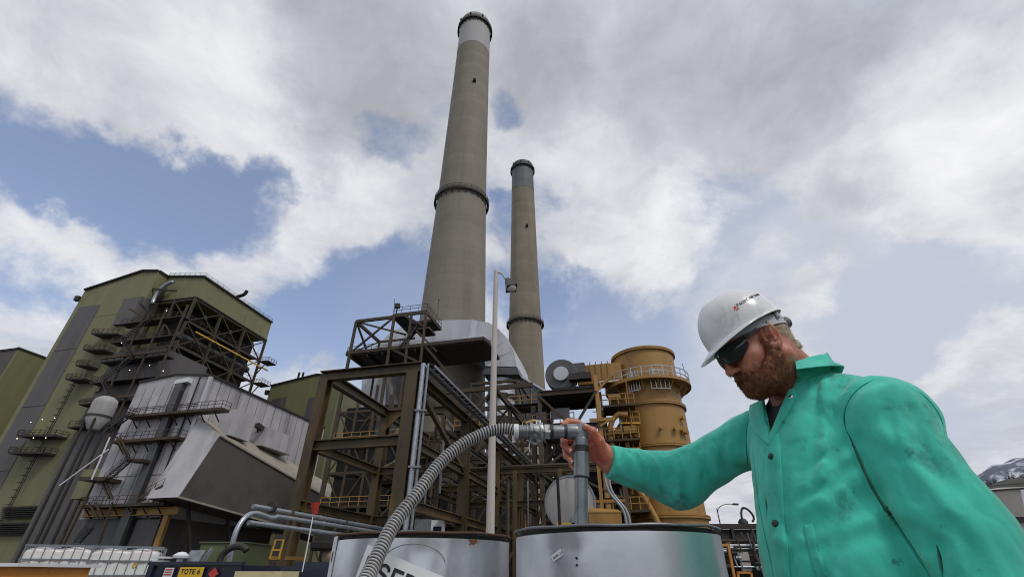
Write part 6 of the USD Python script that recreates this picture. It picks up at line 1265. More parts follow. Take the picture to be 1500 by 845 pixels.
def person_mat():
    mat('skin', [(.37, .135, .08), (.45, .18, .11), (.48, .20, .125)], .48, scale=28, detail=6, ss=.18, bump=.0006, bscale=420, dirt=[((.40, .085, .055), 16, .48, .65, S)])
    mat('skin_hand', [(.40, .175, .115), (.48, .225, .15), (.52, .26, .18)], .5, scale=40, detail=6, ss=.15, bump=.0007, bscale=380, dirt=[((.45, .13, .09), 24, .52, .5, S), ((.10, .06, .05), 38, .66, .6, S)])
    mat('nail', [(.52, .30, .23), (.58, .35, .28)], .3, scale=60)
    mat('beard_hair', [(.09, .032, .012), (.21, .075, .026), (.38, .165, .065)], .6, scale=110, stretch=(1, 1, .5), bump=.002, bscale=320)
    mat('head_hair', [(.34, .25, .16), (.44, .34, .23)], .55, scale=60, bump=.0012, bscale=500)
    mat('jacket_cloth', [(.042, .485, .355), (.054, .54, .40), (.070, .585, .44)], .82, scale=9, detail=8, sheen=.3, spec=.2, bump=.0010, bscale=90,
        dirt=[((.028, .33, .23), 5.0, .50, .6, (1, 1, .55)), ((.03, .17, .14), 11, .565, .7, (1, 1, .6)), ((.02, .05, .042), 21, .625, .8, S), ((.012, .07, .055), 48, .64, .7, S), ((.11, .64, .54), 3.5, .55, .4, S)])
    mat('shirt_cloth', [(.022, .023, .027), (.034, .035, .04)], .9, scale=40, sheen=.2, bump=.0006, bscale=700)
    mat('jeans', [(.03, .045, .08), (.05, .07, .12)], .9, scale=12)
    mat('boot', [(.05, .03, .018), (.08, .05, .03)], .6, scale=20)
    mat('hat_shell', [(.68, .685, .68), (.76, .76, .755)], .28, scale=6, coat=.25, dirt=[((.45, .45, .43), 18, .55, .6, (1, 1, .5)), ((.14, .135, .13), 55, .635, .7, (1, 1, .4)), ((.50, .49, .46), 7, .56, .5, S)], bump=.0004, bscale=60)
    mat('hat_band', [(.40, .41, .43), (.48, .49, .51)], .6, scale=20)
    mat('hat_knob', [(.07, .08, .09), (.11, .12, .13)], .5, scale=30)
    mat('logo_red', [(.55, .03, .03), (.60, .04, .04)], .4)
    mat('lens_dark', [(.006, .006, .007), (.008, .008, .009)], .05, coat=.8)
    mat('frame_black', [(.008, .008, .008), (.012, .012, .012)], .3)
    mat('snap_metal', [(.55, .55, .55), (.65, .65, .65)], .25, metal=.9)
    mat('snap_dark', [(.012, .012, .014), (.018, .018, .02)], .35)
person_mat()
# --- skeleton
NB_ = atd(1170, 560, 1.32)
TF = unit([-.92, -.39, 0]); TL = np.cross(Z3, TF)
ShR = NB_ - .195 * TL + .03 * TF - .06 * Z3; ElR = np.array([.53, 1.565, 1.195]); WrR = fwy(892, 675, 1.505)
ShL = atd(1290, 612, 1.10); ElL = atd(1392, 775, .93); WrL = atd(1478, 940, .80)
HP = math.radians(25); EAR = atd(1128, 492, 1.25); HY = math.radians(0)
HF = np.array([-math.cos(HP) * math.cos(HY), -math.cos(HP) * math.sin(HY), -math.sin(HP)]); HL = unit(np.cross(Z3, HF)); HU = np.cross(HF, HL)
HS = 1.0; HO = EAR - .078 * HL
HR = np.stack([HF, HL, HU], 1)                     # columns: forward, left, up
toW = lambda p: HO + (np.asarray(p, float) * HS) @ HR.T
toL = lambda p: ((np.asarray(p, float) - HO) @ HR) / HS
worker = thing('person', 'worker in white hard hat, dark glasses and green jacket gripping the grey standpipe', 'person', (NB_[0], NB_[1], 0))

# --- head and neck
def head_field():
    lo, hi = np.array([-.16, -.14, -.21]), np.array([.15, .14, .17]); h = .0032
    P = grid(lo, hi, h); A = lambda p: np.abs(p)
    Q = P.copy(); Q[..., 1] = np.abs(Q[..., 1])     # mirrored features
    d = sd_ell(P, (-.008, 0, .052), (.100, .077, .092))
    d = smin(d, sd_ell(P, (.028, 0, -.012), (.066, .062, .085)), .03)
    d = smin(d, sd_ell(P, (.032, 0, -.076), (.058, .054, .042)), .03)
    d = smin(d, sd_cap(Q, (-.01, .058, -.055), (.06, .030, -.098), .016, .016), .03)
    d = smin(d, sd_ell(P, (.077, 0, -.100), (.024, .026, .02)), .025)
    d = smin(d, sd_cap(Q, (.089, 0, .034), (.078, .042, .034), .011, .010), .018)
    d = smin(d, sd_ell(Q, (.062, .043, -.020), (.026, .022, .022)), .025)
    d = smin(d, sd_ell(Q, (.080, .026, -.048), (.018, .022, .02)), .02)
    d = smax(d, -(np.linalg.norm(Q - np.array([.099, .033, .012]), axis=-1) - .017), .014)
    d = smin(d, np.linalg.norm(Q - np.array([.076, .032, .013]), axis=-1) - .0125, .003)
    d = smin(d, sd_cap(P, (.094, 0, .018), (.1185, 0, -.026), .0085, .0125), .012)
    d = smin(d, sd_ell(Q, (.106, .0125, -.031), (.0105, .0075, .008)), .006)
    d = smax(d, -(np.linalg.norm(Q - np.array([.110, .0075, -.040]), axis=-1) - .0042), .003)
    d = smin(d, sd_cap(Q, (.099, 0, -.056), (.086, .024, -.061), .0068, .004), .006)
    d = smin(d, sd_cap(Q, (.096, 0, -.069), (.084, .020, -.067), .0078, .004), .006)
    d = smax(d, -sd_cap(Q, (.106, 0, -.0625), (.086, .026, -.0645), .0016), .003)
    # ears
    E = (Q - np.array([.000, .0785, .002])) / 1.1; t = math.radians(-14); ct, st_ = math.cos(t), math.sin(t)
    Rm = np.array([[ct, 0, st_], [0, 1, 0], [-st_, 0, ct]]); E = E @ Rm
    tilt = E.copy(); tilt[..., 1] -= -.35 * E[..., 0]
    rim = np.sqrt((np.hypot(tilt[..., 0] / .019 * .024, (tilt[..., 2]) / .032 * .024) - .0225) ** 2 + tilt[..., 1] ** 2) - .0052
    plate = np.maximum(np.hypot(tilt[..., 0] / .019, tilt[..., 2] / .032) * .02 - .021, np.abs(tilt[..., 1] + .004) - .0035)
    ear = smin(rim, plate, .004); ear = smin(ear, sd_ell(tilt, (.002, .001, -.029), (.010, .006, .010)), .006)
    ear = smin(ear, sd_cap(tilt, (-.006, .002, .016), (-.004, .003, -.014), .0035), .004)
    ear = smin(ear, sd_cap(tilt, (.014, .002, .002), (.014, .002, -.010), .0045), .004)
    ear = smax(ear, -sd_ell(tilt, (.004, .006, -.004), (.0075, .009, .010)), .004) * 1.1
    d = smin(d, ear, .006)
    # neck
    nb = toL(NB_ + .02 * Z3 + .025 * TF)
    d = smin(d, sd_cap(P, (-.028, 0, -.02), nb, .062, .072), .035)
    d = smin(d, sd_cap(Q, (-.02, .058, -.055), tuple(nb * [1, 0, 1] + [.03, .02, .03]), .013, .012), .02)
    d = smin(d, sd_ell(P, (.005, 0, -.12), (.03, .02, .025)), .03)
    d = d + .0012 * (meshkit.fbm(P * 55, 3, 7) - .5)
    return d, lo, h
hd_, hlo, hh_ = head_field()
def to_world(m): return trimesh.Trimesh(toW(m.vertices), m.faces, process=False)
m_head = to_world(nets(hd_, hlo, hh_))

# --- right hand round the pipe, with its forearm
def chain(P, pts, rs, d=None, k=.006):
    c = None
    for (a, b), (ra, rb) in zip(zip(pts[:-1], pts[1:]), zip(rs[:-1], rs[1:])):
        e = sd_cap(P, a, b, ra, rb); c = e if c is None else smin(c, e, .004)
    return c if d is None else smin(d, c, k)
yb = PIPE[1]
fing = {'index': ([fwy(866, 632, yb + .055), fwy(845, 618.5, yb + .050), fwy(832, 617, yb + .034), fwy(824.5, 621, yb + .012)], [.012, .0105, .0096, .0088]),
        'middle': ([fwy(866, 645, yb + .058), fwy(826, 644, yb + .052), fwy(826, 651.5, yb + .026), fwy(835.5, 660, yb + .006)], [.0118, .0104, .0096, .0086]),
        'ring': ([fwy(868, 657, yb + .056), fwy(828.5, 659, yb + .052), fwy(829.5, 667.5, yb + .026), fwy(838, 676, yb + .006)], [.0114, .0100, .0092, .0082]),
        'little': ([fwy(870, 669, yb + .052), fwy(839, 673, yb + .050), fwy(837.5, 681, yb + .028), fwy(842, 687, yb + .010)], [.0105, .0090, .0080, .0072])}
thumb = ([fwy(887, 667, yb + .028), fwy(878, 646, yb - .002), fwy(868, 631.5, yb - .018), fwy(858, 625, yb - .026)], [.0170, .0142, .0126, .0100])
def hand_field():
    allp = np.vstack([x for p, _ in list(fing.values()) + [thumb] for x in [p]] ); lo = allp.min(0) - .03; hi = allp.max(0) + .03; hi[0] = max(hi[0], WrR[0] + .13); hi[1] += .03; lo[2] -= .05; h = .0022
    P = grid(lo, hi, h); wr = WrR; d = None
    d = sd_cap(P, wr + (ElR - wr) * .5, wr, .040, .029)
    flat = sd_cap(P, wr + [0, 0, .012], wr - [0, 0, .012], .024, .024); d = smin(d, flat, .02)
    for nme, (p, r) in fing.items():                                   # metacarpals
        off = {'index': .014, 'middle': .005, 'ring': -.005, 'little': -.014}[nme]
        d = smin(d, sd_cap(P, wr + [-.008, .004, off], p[0], .0155, r[0] * 1.12), .014)
    d = smin(d, sd_ell(P, (np.mean([fing[k][0][0] for k in fing], 0) + wr) / 2 + [0, -.008, 0], (.036, .016, .034)), .014)
    d = smin(d, sd_cap(P, wr + [-.012, -.012, .012], thumb[0][0], .019, .0185), .016)  # ball of the thumb
    d = smin(d, sd_cap(P, thumb[0][0], thumb[0][1], .0185, .0138), .012)
    d = smin(d, sd_cap(P, thumb[0][1], fing['index'][0][0], .0085, .009), .016)   # web
    for p, r in fing.values(): d = smin(d, chain(P, p, r), .006)
    d = smin(d, chain(P, thumb[0], thumb[1]), .006)
    for p, r in list(fing.values()) + [thumb]:                                     # knuckles and crease lines
        for k in (1, 2):
            d = smin(d, np.linalg.norm(P - p[k], axis=-1) - r[k] * 1.08, .004)
    d = smax(d, -(sd_cap(P, eh - PAX * .3, eh - PAX * .02, .0240)), .002)   # pressed against the pipe
    yz = np.hypot(P[..., 1] - eh[1] - XL[1] / XL[0] * (P[..., 0] - eh[0]), P[..., 2] - ZP); d = np.where(P[..., 0] < eh[0], smax(d, -(yz - .0225), .002), d)
    d = d + .0011 * (meshkit.fbm(P * 120, 3, 3) - .5)
    return nets(d, lo, h)
m_hand = hand_field()
# --- hidden core: chest, shoulders, arms (inside the jacket), and the relaxed left hand
def core_field():
    lo, hi = np.array([.25, .70, .55]), np.array([1.15, 1.80, 1.52]); h = .011; P = grid(lo, hi, h)
    c = NB_ - .22 * Z3 + .02 * TF
    d = sd_cap(P, NB_ + .02 * Z3 + .02 * TF, NB_ - .06 * Z3, .055, .075)
    for s, e in ((ShR - .055 * Z3, ElR), (ShL - .02 * Z3, ElL)): d = smin(d, sd_cap(P, NB_ - .12 * Z3, s, .055, .044), .03); d = smin(d, sd_cap(P, s, e, .044, .040), .03)
    d = smin(d, sd_cap(P, ElR, WrR, .042, .030), .02); d = smin(d, sd_cap(P, ElL, WrL, .042, .030), .02)
    d = smin(d, sd_cap(P, NB_ - .1 * Z3, NB_ - .45 * Z3 + .03 * TF, .10, .11), .05)
    return nets(d, lo, h)
m_core = core_field()
def left_hand():
    down_ = unit(WrL - ElL); f_ = unit(np.cross(down_, TL)); o = WrL + down_ * .02; lo = WrL - .14; hi = WrL + .14; lo = lo + down_ * .09; hi = hi + down_ * .09; P = grid(lo, hi, .004)
    d = sd_cap(P, WrL - down_ * .04, o, .029, .027)
    for k, L in zip((-1.5, -.5, .5, 1.5), (.07, .078, .072, .058)):
        s_ = f_ * k * .019; a = o + down_ * .075 - s_; b = a + down_ * L * .45 - TL * .012; c = b + down_ * L * .35 - TL * .024; e = c + down_ * L * .2 - TL * .022
        d = smin(d, sd_cap(P, o, a, .017, .012), .012); d = smin(d, chain(P, [a, b, c, e], [.011, .0098, .0088, .0075]), .005)
    t0 = o + f_ * .022; d = smin(d, chain(P, [t0, t0 + f_ * .022 + down_ * .03, t0 + f_ * .03 + down_ * .06 - TL * .01, t0 + f_ * .026 + down_ * .085 - TL * .02], [.016, .0135, .0118, .009]), .008)
    return nets(d, lo, .004)
m_left = left_hand()
try:
    mans = [manifold3d.Manifold(manifold3d.Mesh(np.asarray(m.vertices, np.float32), np.asarray(m.faces, np.uint32))) for m in (m_head, m_core, m_hand, m_left)]
    mb_ = manifold3d.Manifold.batch_boolean(mans, manifold3d.OpType.Add); assert mb_.num_tri() > 5000
    body_mesh = mb_
except Exception as e:
    print('body union fell back', e); body_mesh = [m_head, m_core, m_hand, m_left]
body = obj('body', body_mesh, 'skin', worker, smooth=True)
for p, r in list(fing.values()) + [thumb]:                                         # nails
    a, b = p[2], p[3]; ax = unit(b - a); out = unit(np.array([-.5, -.85, .25]) if p is not thumb[0] else np.array([-.15, -.75, .65])); out = unit(out - ax * np.dot(out, ax)); sd = np.cross(ax, out)
    c = b + ax * r[3] * .25 + out * r[3] * .72; uu = np.linspace(-1, 1, 7); g = []
    for i in uu:
        for j in uu: g.append(c + ax * i * .0062 + sd * j * r[3] * .68 + out * (.0022 - .0030 * j * j - .0012 * i * i))
    f = [[i * 7 + j, i * 7 + j + 1, (i + 1) * 7 + j + 1] for i in range(6) for j in range(6)] + [[i * 7 + j, (i + 1) * 7 + j + 1, (i + 1) * 7 + j] for i in range(6) for j in range(6)]
    obj('fingernail', trimesh.Trimesh(np.array(g), np.array(f), process=False), 'nail', worker, smooth=True)

# --- beard and hair
def strands(name, base, n, seed, dirs, L, mat_, w=.00035, keep=None):
    r = np.random.default_rng(seed); m = trimesh.Trimesh(*meshkit.arrays(base)[:2], process=False); A = m.area_faces; fi_ = r.choice(len(A), n, p=A / A.sum()); b = r.random((n, 2)); sw = b.sum(1) > 1; b[sw] = 1 - b[sw]
    t = m.triangles[fi_]; p = t[:, 0] + b[:, :1] * (t[:, 1] - t[:, 0]) + b[:, 1:] * (t[:, 2] - t[:, 0]); nr = m.face_normals[fi_]
    if keep is not None: k = keep(p); p, nr = p[k], nr[k]
    d = dirs(p, nr) + r.normal(0, .28, p.shape); d /= np.linalg.norm(d, axis=1, keepdims=True); ln = L * (.55 + .8 * r.random(len(p)))
    bend = r.normal(0, .3, p.shape) - .3 * HU
    q = np.stack([p - nr * .001, p + d * ln[:, None] * .4, p + d * ln[:, None] * .75 + bend * ln[:, None] * .12, p + d * ln[:, None] + bend * ln[:, None] * .25], 1)
    q = q.reshape(-1, 3) - ORIGINS[str(worker.GetPath())]
    c = UsdGeom.BasisCurves.Define(stage, fresh(str(worker.GetPath()), name)); c.CreateTypeAttr('linear'); c.CreatePointsAttr(Vt.Vec3fArray.FromNumpy(q.astype(np.float32)))
    c.CreateCurveVertexCountsAttr(Vt.IntArray([4] * len(p))); c.CreateWidthsAttr(Vt.FloatArray([w * 2, w * 1.8, w * 1.3, w * .5] * len(p))); c.SetWidthsInterpolation('vertex')
    UsdShade.MaterialBindingAPI.Apply(c.GetPrim()).Bind(M[mat_]); c.GetPrim().SetCustomDataByKey('kind', 'stuff'); return c
def beard_field():
    lo, hi = np.array([-.05, -.10, -.17]), np.array([.14, .10, .03]); h = .0032; P = grid(lo, hi, h); Q = P.copy(); Q[..., 1] = np.abs(Q[..., 1])
    d = sd_ell(P, (.040, 0, -.078), (.062, .0630, .042))
    d = smin(d, sd_ell(P, (.077, 0, -.092), (.031, .036, .030)), .02)
    d = smin(d, sd_cap(Q, (.014, .0690, .010), (.018, .067, -.055), .0095, .0130), .012); d = smin(d, sd_ell(Q, (.034, .058, -.055), (.026, .012, .026)), .012)
    d = smin(d, sd_cap(Q, (.018, .0665, -.05), (.06, .048, -.085), .013, .02), .02)
    d = smin(d, sd_cap(Q, (.107, .002, -.047), (.090, .030, -.060), .0085, .009), .008)
    d = smin(d, sd_cap(Q, (.088, .031, -.058), (.078, .036, -.09), .010, .016), .012)
    # cheek line: nothing above the curve from the sideburn to the corner of the moustache
    cut = P[..., 2] - np.interp(P[..., 0], [.0, .018, .030, .042, .07, .11], [.03, .022, -.01, -.042, -.054, -.044]); d = smax(d, cut, .006)
    d = smax(d, -sd_cap(Q, (.112, 0, -.0635), (.088, .022, -.066), .0034), .004)
    d = smax(d, -(Q[..., 0] + .012 + .0 * Q[..., 2]), .01)
    n_ = meshkit.fbm(P * np.array([150, 150, 60]), 3, 5) - .5; return d + .009 * n_, lo, h
bd, blo, bh = beard_field(); m_beard = to_world(nets(bd, blo, bh))
obj('beard', m_beard, 'beard_hair', worker, smooth=True)
strands('beard_strands', m_beard, 9000, 2, lambda p, n: .55 * n - .75 * HU[None] + .15 * HF[None], .0058, 'beard_hair', .0004)
def beard_zone(p):
    q = toL(p); f_, l_, u_ = q[:, 0], np.abs(q[:, 1]), q[:, 2]
    top = np.interp(f_, [.0, .012, .026, .038, .07, .11], [.034, .034, .016, -.034, -.048, -.040]) + np.random.default_rng(9).normal(0, .005, len(p))
    lip = np.hypot((u_ + .0635) / .007, np.maximum(0, l_ - .016) / .008) < 1
    return (u_ < top) & (f_ > -.002 + np.random.default_rng(10).normal(0, .005, len(p))) & (u_ > -.135) & ~lip
strands('beard_strands', m_head, 26000, 12, lambda p, n: .38 * n - .85 * HU[None] + .05 * HF[None], .0058, 'beard_hair', .0004, keep=beard_zone)
def hair_field():
    lo, hi = np.array([-.14, -.10, -.08]), np.array([.05, .10, .08]); h = .0035; P = grid(lo, hi, h); Q = P.copy(); Q[..., 1] = np.abs(Q[..., 1])
    d = sd_ell(P, (-.010, 0, .050), (.1035, .0805, .096)); d = smin(d, sd_cap(P, (-.045, 0, .0), (-.072, 0, -.045), .062, .040), .03)
    d = smax(d, P[..., 0] + .028 - .0 * P[..., 2] + np.clip(.02 - P[..., 2], -1, .02) * .3, .008); d = smax(d, -(P[..., 2] + .058), .01); d = smax(d, P[..., 2] - .065, .01)
    d2 = smax(smax(sd_ell(P, (-.010, 0, .050), (.102, .0792, .095)), P[..., 0] - .012, .005), -(P[..., 2] - .022), .006); d = np.minimum(d, smax(d2, P[..., 2] - .065, .01))
    return d + .004 * (meshkit.fbm(P * 160, 3, 8) - .5), lo, h
a_, b_, c_ = hair_field(); m_hair = to_world(nets(a_, b_, c_)); obj('hair', m_hair, 'head_hair', worker, smooth=True)
strands('hair_strands', m_hair, 2600, 4, lambda p, n: .35 * n - .8 * HU[None] - .25 * HF[None], .0055, 'head_hair', .0004)

# --- jacket
JF = Field((.24, .78, .74), (1.22, 1.72, 1.44), .0046)
def jacket_base(P):
    z = P[..., 2] - NB_[2]; rel = P - NB_; f = rel @ TF; l = rel @ TL
    Z_ = [-.75, -.55, -.40, -.28, -.18, -.10, -.05, -.01, .03]; C_ = [.035, .04, .045, .03, .015, .005, .0, .005, .01]
    A_ = [.20, .195, .185, .180, .178, .165, .130, .088, .07]; B_ = [.178, .182, .178, .165, .15, .128, .105, .084, .075]
    c, a, b = (np.interp(z, Z_, x) for x in (C_, A_, B_)); d = (np.sqrt((l / a) ** 2 + ((f - c) / b) ** 2) - 1) * np.minimum(a, b) * .92
    d = smax(d, z - .012, .02)
    tors = d
    d = smin(d, sd_cap(P, NB_ - .085 * Z3 - .02 * TF, ShR - .055 * Z3, .066, .060), .05)
    d = smin(d, sd_cap(P, NB_ - .066 * Z3 - .03 * TF, ShL + .012 * Z3 - .02 * TF, .080, .080), .06)
    cufR = WrR + (ElR - WrR) * .02
    sr = smin(sd_cap(P, ShR - .06 * Z3, ElR - .012 * Z3, .066, .076), sd_cap(P, ElR - .012 * Z3, cufR, .078, .051), .05)
    sr = smax(sr, -((P - (cufR + (WrR - ElR) * .03)) @ unit(ElR - WrR)), .006)
    d = smin(d, sr, .045)
    sl = smin(sd_cap(P, ShL, ElL, .092, .089), sd_cap(P, ElL, WrL, .089, .072), .05); sl = smin(sl, sd_ell(P, ShL - .03 * TF, (.10, .10, .10)), .03)
    d = smin(d, sl, .007)
    return d, tors
JF.D, tors_ = jacket_base(JF.P); JF.D = JF.D.astype(np.float32); JF.G = np.zeros_like(JF.D)
JF.D = smin(JF.D, sd_ell(JF.P, NB_ - .11 * Z3 - .075 * TF, (.16, .16, .10)), .05).astype(np.float32)      # rounded upper back
def pl(pts): p = np.array(pts, float); return JF.hit(p[:, 0], p[:, 1])
# broad soft folds, then creases and seams
def ridged(p, o, sd): return (1 - np.abs(2 * meshkit.fbm(p, o, sd) - 1)) ** 3
JF.D += (.006 * ridged(JF.P * np.array([8.5, 8.5, 3.0]) + 2.0 * JF.P[..., [1, 2, 0]], 2, 17) - .003 * 1).astype(np.float32)
JF.D += (.0028 * ridged(JF.P * np.array([17, 17, 9]) + 3.3 * JF.P[..., [2, 0, 1]], 2, 23) - .0012).astype(np.float32)
JF.D += (.0025 * (meshkit.fbm(JF.P * np.array([9, 9, 7]), 3, 12) - .5) + .0035 * (meshkit.fbm(JF.P * np.array([26, 22, 16]), 2, 31) - .5)).astype(np.float32)
for pts, w, dp in (
    ([(1302, 602), (1312, 660), (1338, 732)], .010, .007), ([(1336, 598), (1362, 668), (1404, 742)], .010, .006), ([(1322, 640), (1345, 690), (1385, 745)], .008, -.004),
    ([(1197, 556), (1193, 620), (1188, 706)], .008, .007), ([(1216, 548), (1226, 620), (1222, 694)], .008, .006), ([(1206, 560), (1209, 630), (1205, 700)], .008, -.004),
    ([(1247, 640), (1214, 664), (1172, 690)], .009, .007), ([(1260, 674), (1222, 706), (1170, 732)], .009, .008), ([(1254, 658), (1218, 686), (1172, 712)], .008, -.004), ([(1280, 722), (1235, 775), (1215, 845)], .011, .008), ([(1250, 760), (1225, 800), (1222, 850)], .009, -.004),
    ([(1150, 690), (1152, 760), (1168, 845)], .007, .004), ([(1022, 656), (1030, 700), (1022, 742)], .006, .006), ([(972, 664), (990, 700), (992, 740)], .006, .006), ([(1046, 645), (1066, 690), (1084, 712)], .007, .007), ([(940, 664), (958, 700), (975, 735)], .006, .005),
    ([(1196, 590), (1190, 640), (1172, 700), (1160, 770)], .016, .006), ([(1215, 600), (1222, 660), (1215, 720)], .014, .006), ([(1184, 768), (1225, 752), (1280, 722)], .024, .014), ([(1190, 800), (1240, 790), (1300, 778)], .02, .008),
    ([(1315, 776), (1345, 782), (1372, 797)], .018, .018), ([(1330, 798), (1356, 800), (1374, 804)], .012, .010), ([(1372, 796), (1377, 820), (1381, 850)], .012, .008), ([(1395, 770), (1420, 800), (1450, 850)], .02, .008), ([(1300, 640), (1340, 690), (1400, 735)], .022, -.007),
    ([(1345, 650), (1380, 700), (1430, 740)], .02, .006), ([(1260, 640), (1290, 665), (1340, 672)], .016, .007),
    ([(1000, 664), (1008, 690), (1003, 722), (1000, 748)], .012, .010), ([(958, 664), (972, 690), (985, 712)], .012, .008), ([(1030, 652), (1042, 690), (1035, 735)], .012, .008), ([(925, 662), (940, 690), (945, 722)], .012, .006), ([(1060, 640), (1058, 680), (1070, 722)], .012, .009), ([(905, 700), (940, 724), (985, 742)], .010, .006),
    ([(985, 662), (992, 680), (990, 705)], .010, -.006), ([(1015, 658), (1024, 690), (1018, 735)], .011, -.006), ([(1098, 610), (1088, 650), (1092, 700), (1100, 722)], .012, .008),
    ([(1120, 735), (1150, 770), (1165, 800)], .014, .006), ([(1182, 785), (1190, 815), (1200, 845)], .008, .006), ([(1140, 790), (1160, 800), (1185, 792)], .010, -.005), ([(1240, 560), (1220, 590), (1200, 640)], .012, .005)):
    JF.groove(pl(pts), w, dp)
JF.groove(pl([(1281, 556), (1262, 566), (1246, 582), (1237, 604), (1241, 632), (1256, 664), (1267, 690), (1285, 725), (1308, 760), (1338, 805), (1366, 850)]), .014, .008)
JF.groove(pl([(1342, 572), (1362, 590), (1376, 610), (1384, 640)]), .012, .008)
BLADES = []
def blade(pts, w=.0026, depth=.034):
    p = np.array(pts, float); k = np.linspace(0, len(p) - 1, 4 * len(p)); p = curve(np.c_[p, 0 * p[:, :1]], 4 * len(p))[:, :2]
    P3 = JF.hit(p[:, 0], p[:, 1]); P3 = P3[~np.isnan(P3).any(1)]; N_ = JF.normal(P3); N_ = (N_ + np.roll(N_, 1, 0) + np.roll(N_, -1, 0)); N_[0] = N_[1]; N_[-1] = N_[-2]; N_ /= np.linalg.norm(N_, axis=1, keepdims=True)
    t = np.gradient(P3, axis=0); sd = np.cross(t, N_); sd /= np.linalg.norm(sd, axis=1, keepdims=True) + 1e-9; n = len(P3); sec = []
    for i in range(n):
        f_ = min(1, i / 4 + .15, (n - 1 - i) / 4 + .15); sec.append([P3[i] + N_[i] * .012 + sd[i] * w * 1.6 * f_, P3[i] + N_[i] * .012 - sd[i] * w * 1.6 * f_, P3[i] - N_[i] * .004 - sd[i] * w * f_, P3[i] - N_[i] * depth * f_, P3[i] - N_[i] * .004 + sd[i] * w * f_])
    for a, b in zip(sec[:-1], sec[1:]): BLADES.append(manifold3d.Manifold.hull_points(np.array(a + b)))
ARMHOLE = [(1281, 556), (1262, 566), (1246, 582), (1237, 604), (1241, 632), (1256, 664), (1267, 690), (1285, 725), (1308, 760), (1338, 805), (1366, 850)]
# open neck: a shallow V that bares the shirt
def in_cone(P, poly):
    """signed distance (in pixels of the sight-line cone, as metres at that range) to a polygon of sight lines."""
    q = project(P.reshape(-1, 3)); pts = np.array(poly, float); x = q[:, :2]; dmin = np.full(len(x), 1e9); inside = np.zeros(len(x), bool)
    for a, b in zip(pts, np.roll(pts, -1, 0)):
        ab = b - a; t = np.clip(((x - a) @ ab) / (ab @ ab), 0, 1); dmin = np.minimum(dmin, np.linalg.norm(x - a - t[:, None] * ab, axis=1))
        cr = ((a[1] > x[:, 1]) != (b[1] > x[:, 1])) & (x[:, 0] < (b[0] - a[0]) * (x[:, 1] - a[1]) / (b[1] - a[1] + 1e-12) + a[0]); inside ^= cr
    return (np.where(inside, -dmin, dmin) * q[:, 2] / FPX).reshape(P.shape[:-1])
Vpoly = [(1119, 582), (1128, 560), (1150, 520), (1178, 528), (1168, 552), (1157, 574), (1131, 641)]
shell = JF.D.copy()
near = (np.abs(JF.P - (NB_ + .10 * TF)).max(-1) < .2)
vc_ = np.full(JF.D.shape, 1.0, np.float32); vc_[near] = in_cone(JF.P[near], Vpoly)
front = ((JF.P - NB_) @ TF) > -.03
JF.D = np.where(near & front, smax(JF.D, -smax(vc_, -(shell + .022), .003), .004), JF.D).astype(np.float32)
JF.D = smax(JF.D, -(np.linalg.norm((JF.P - (NB_ + .02 * TF))[..., :2], axis=-1) - .072), .006).astype(np.float32) if False else JF.D
m_jacket = nets(JF.D, JF.lo, JF.h)
JF.D = shell
blade(ARMHOLE[:5], .0016, .018); blade(ARMHOLE[4:], .0030, .04); blade([(1342, 570), (1362, 588), (1376, 608), (1383, 640)], .0016, .02); blade([(1372, 797), (1377, 820), (1381, 850)], .0026, .03); blade([(1097, 612), (1093, 640), (1096, 680), (1104, 722)], .0020, .025)
blade([(1101, 650), (1106, 690), (1112, 740), (1122, 790), (1134, 850)], .0018, .018); 
try:
    mj = manifold3d.Manifold(manifold3d.Mesh(np.asarray(m_jacket.vertices, np.float32), np.asarray(m_jacket.faces, np.uint32))); assert mj.num_tri() > 1000
    m_jacket = mj - manifold3d.Manifold.batch_boolean(BLADES, manifold3d.OpType.Add)
except Exception as e: print('no seams cut', e)
jacket = obj('jacket', m_jacket, 'jacket_cloth', worker, smooth=38)
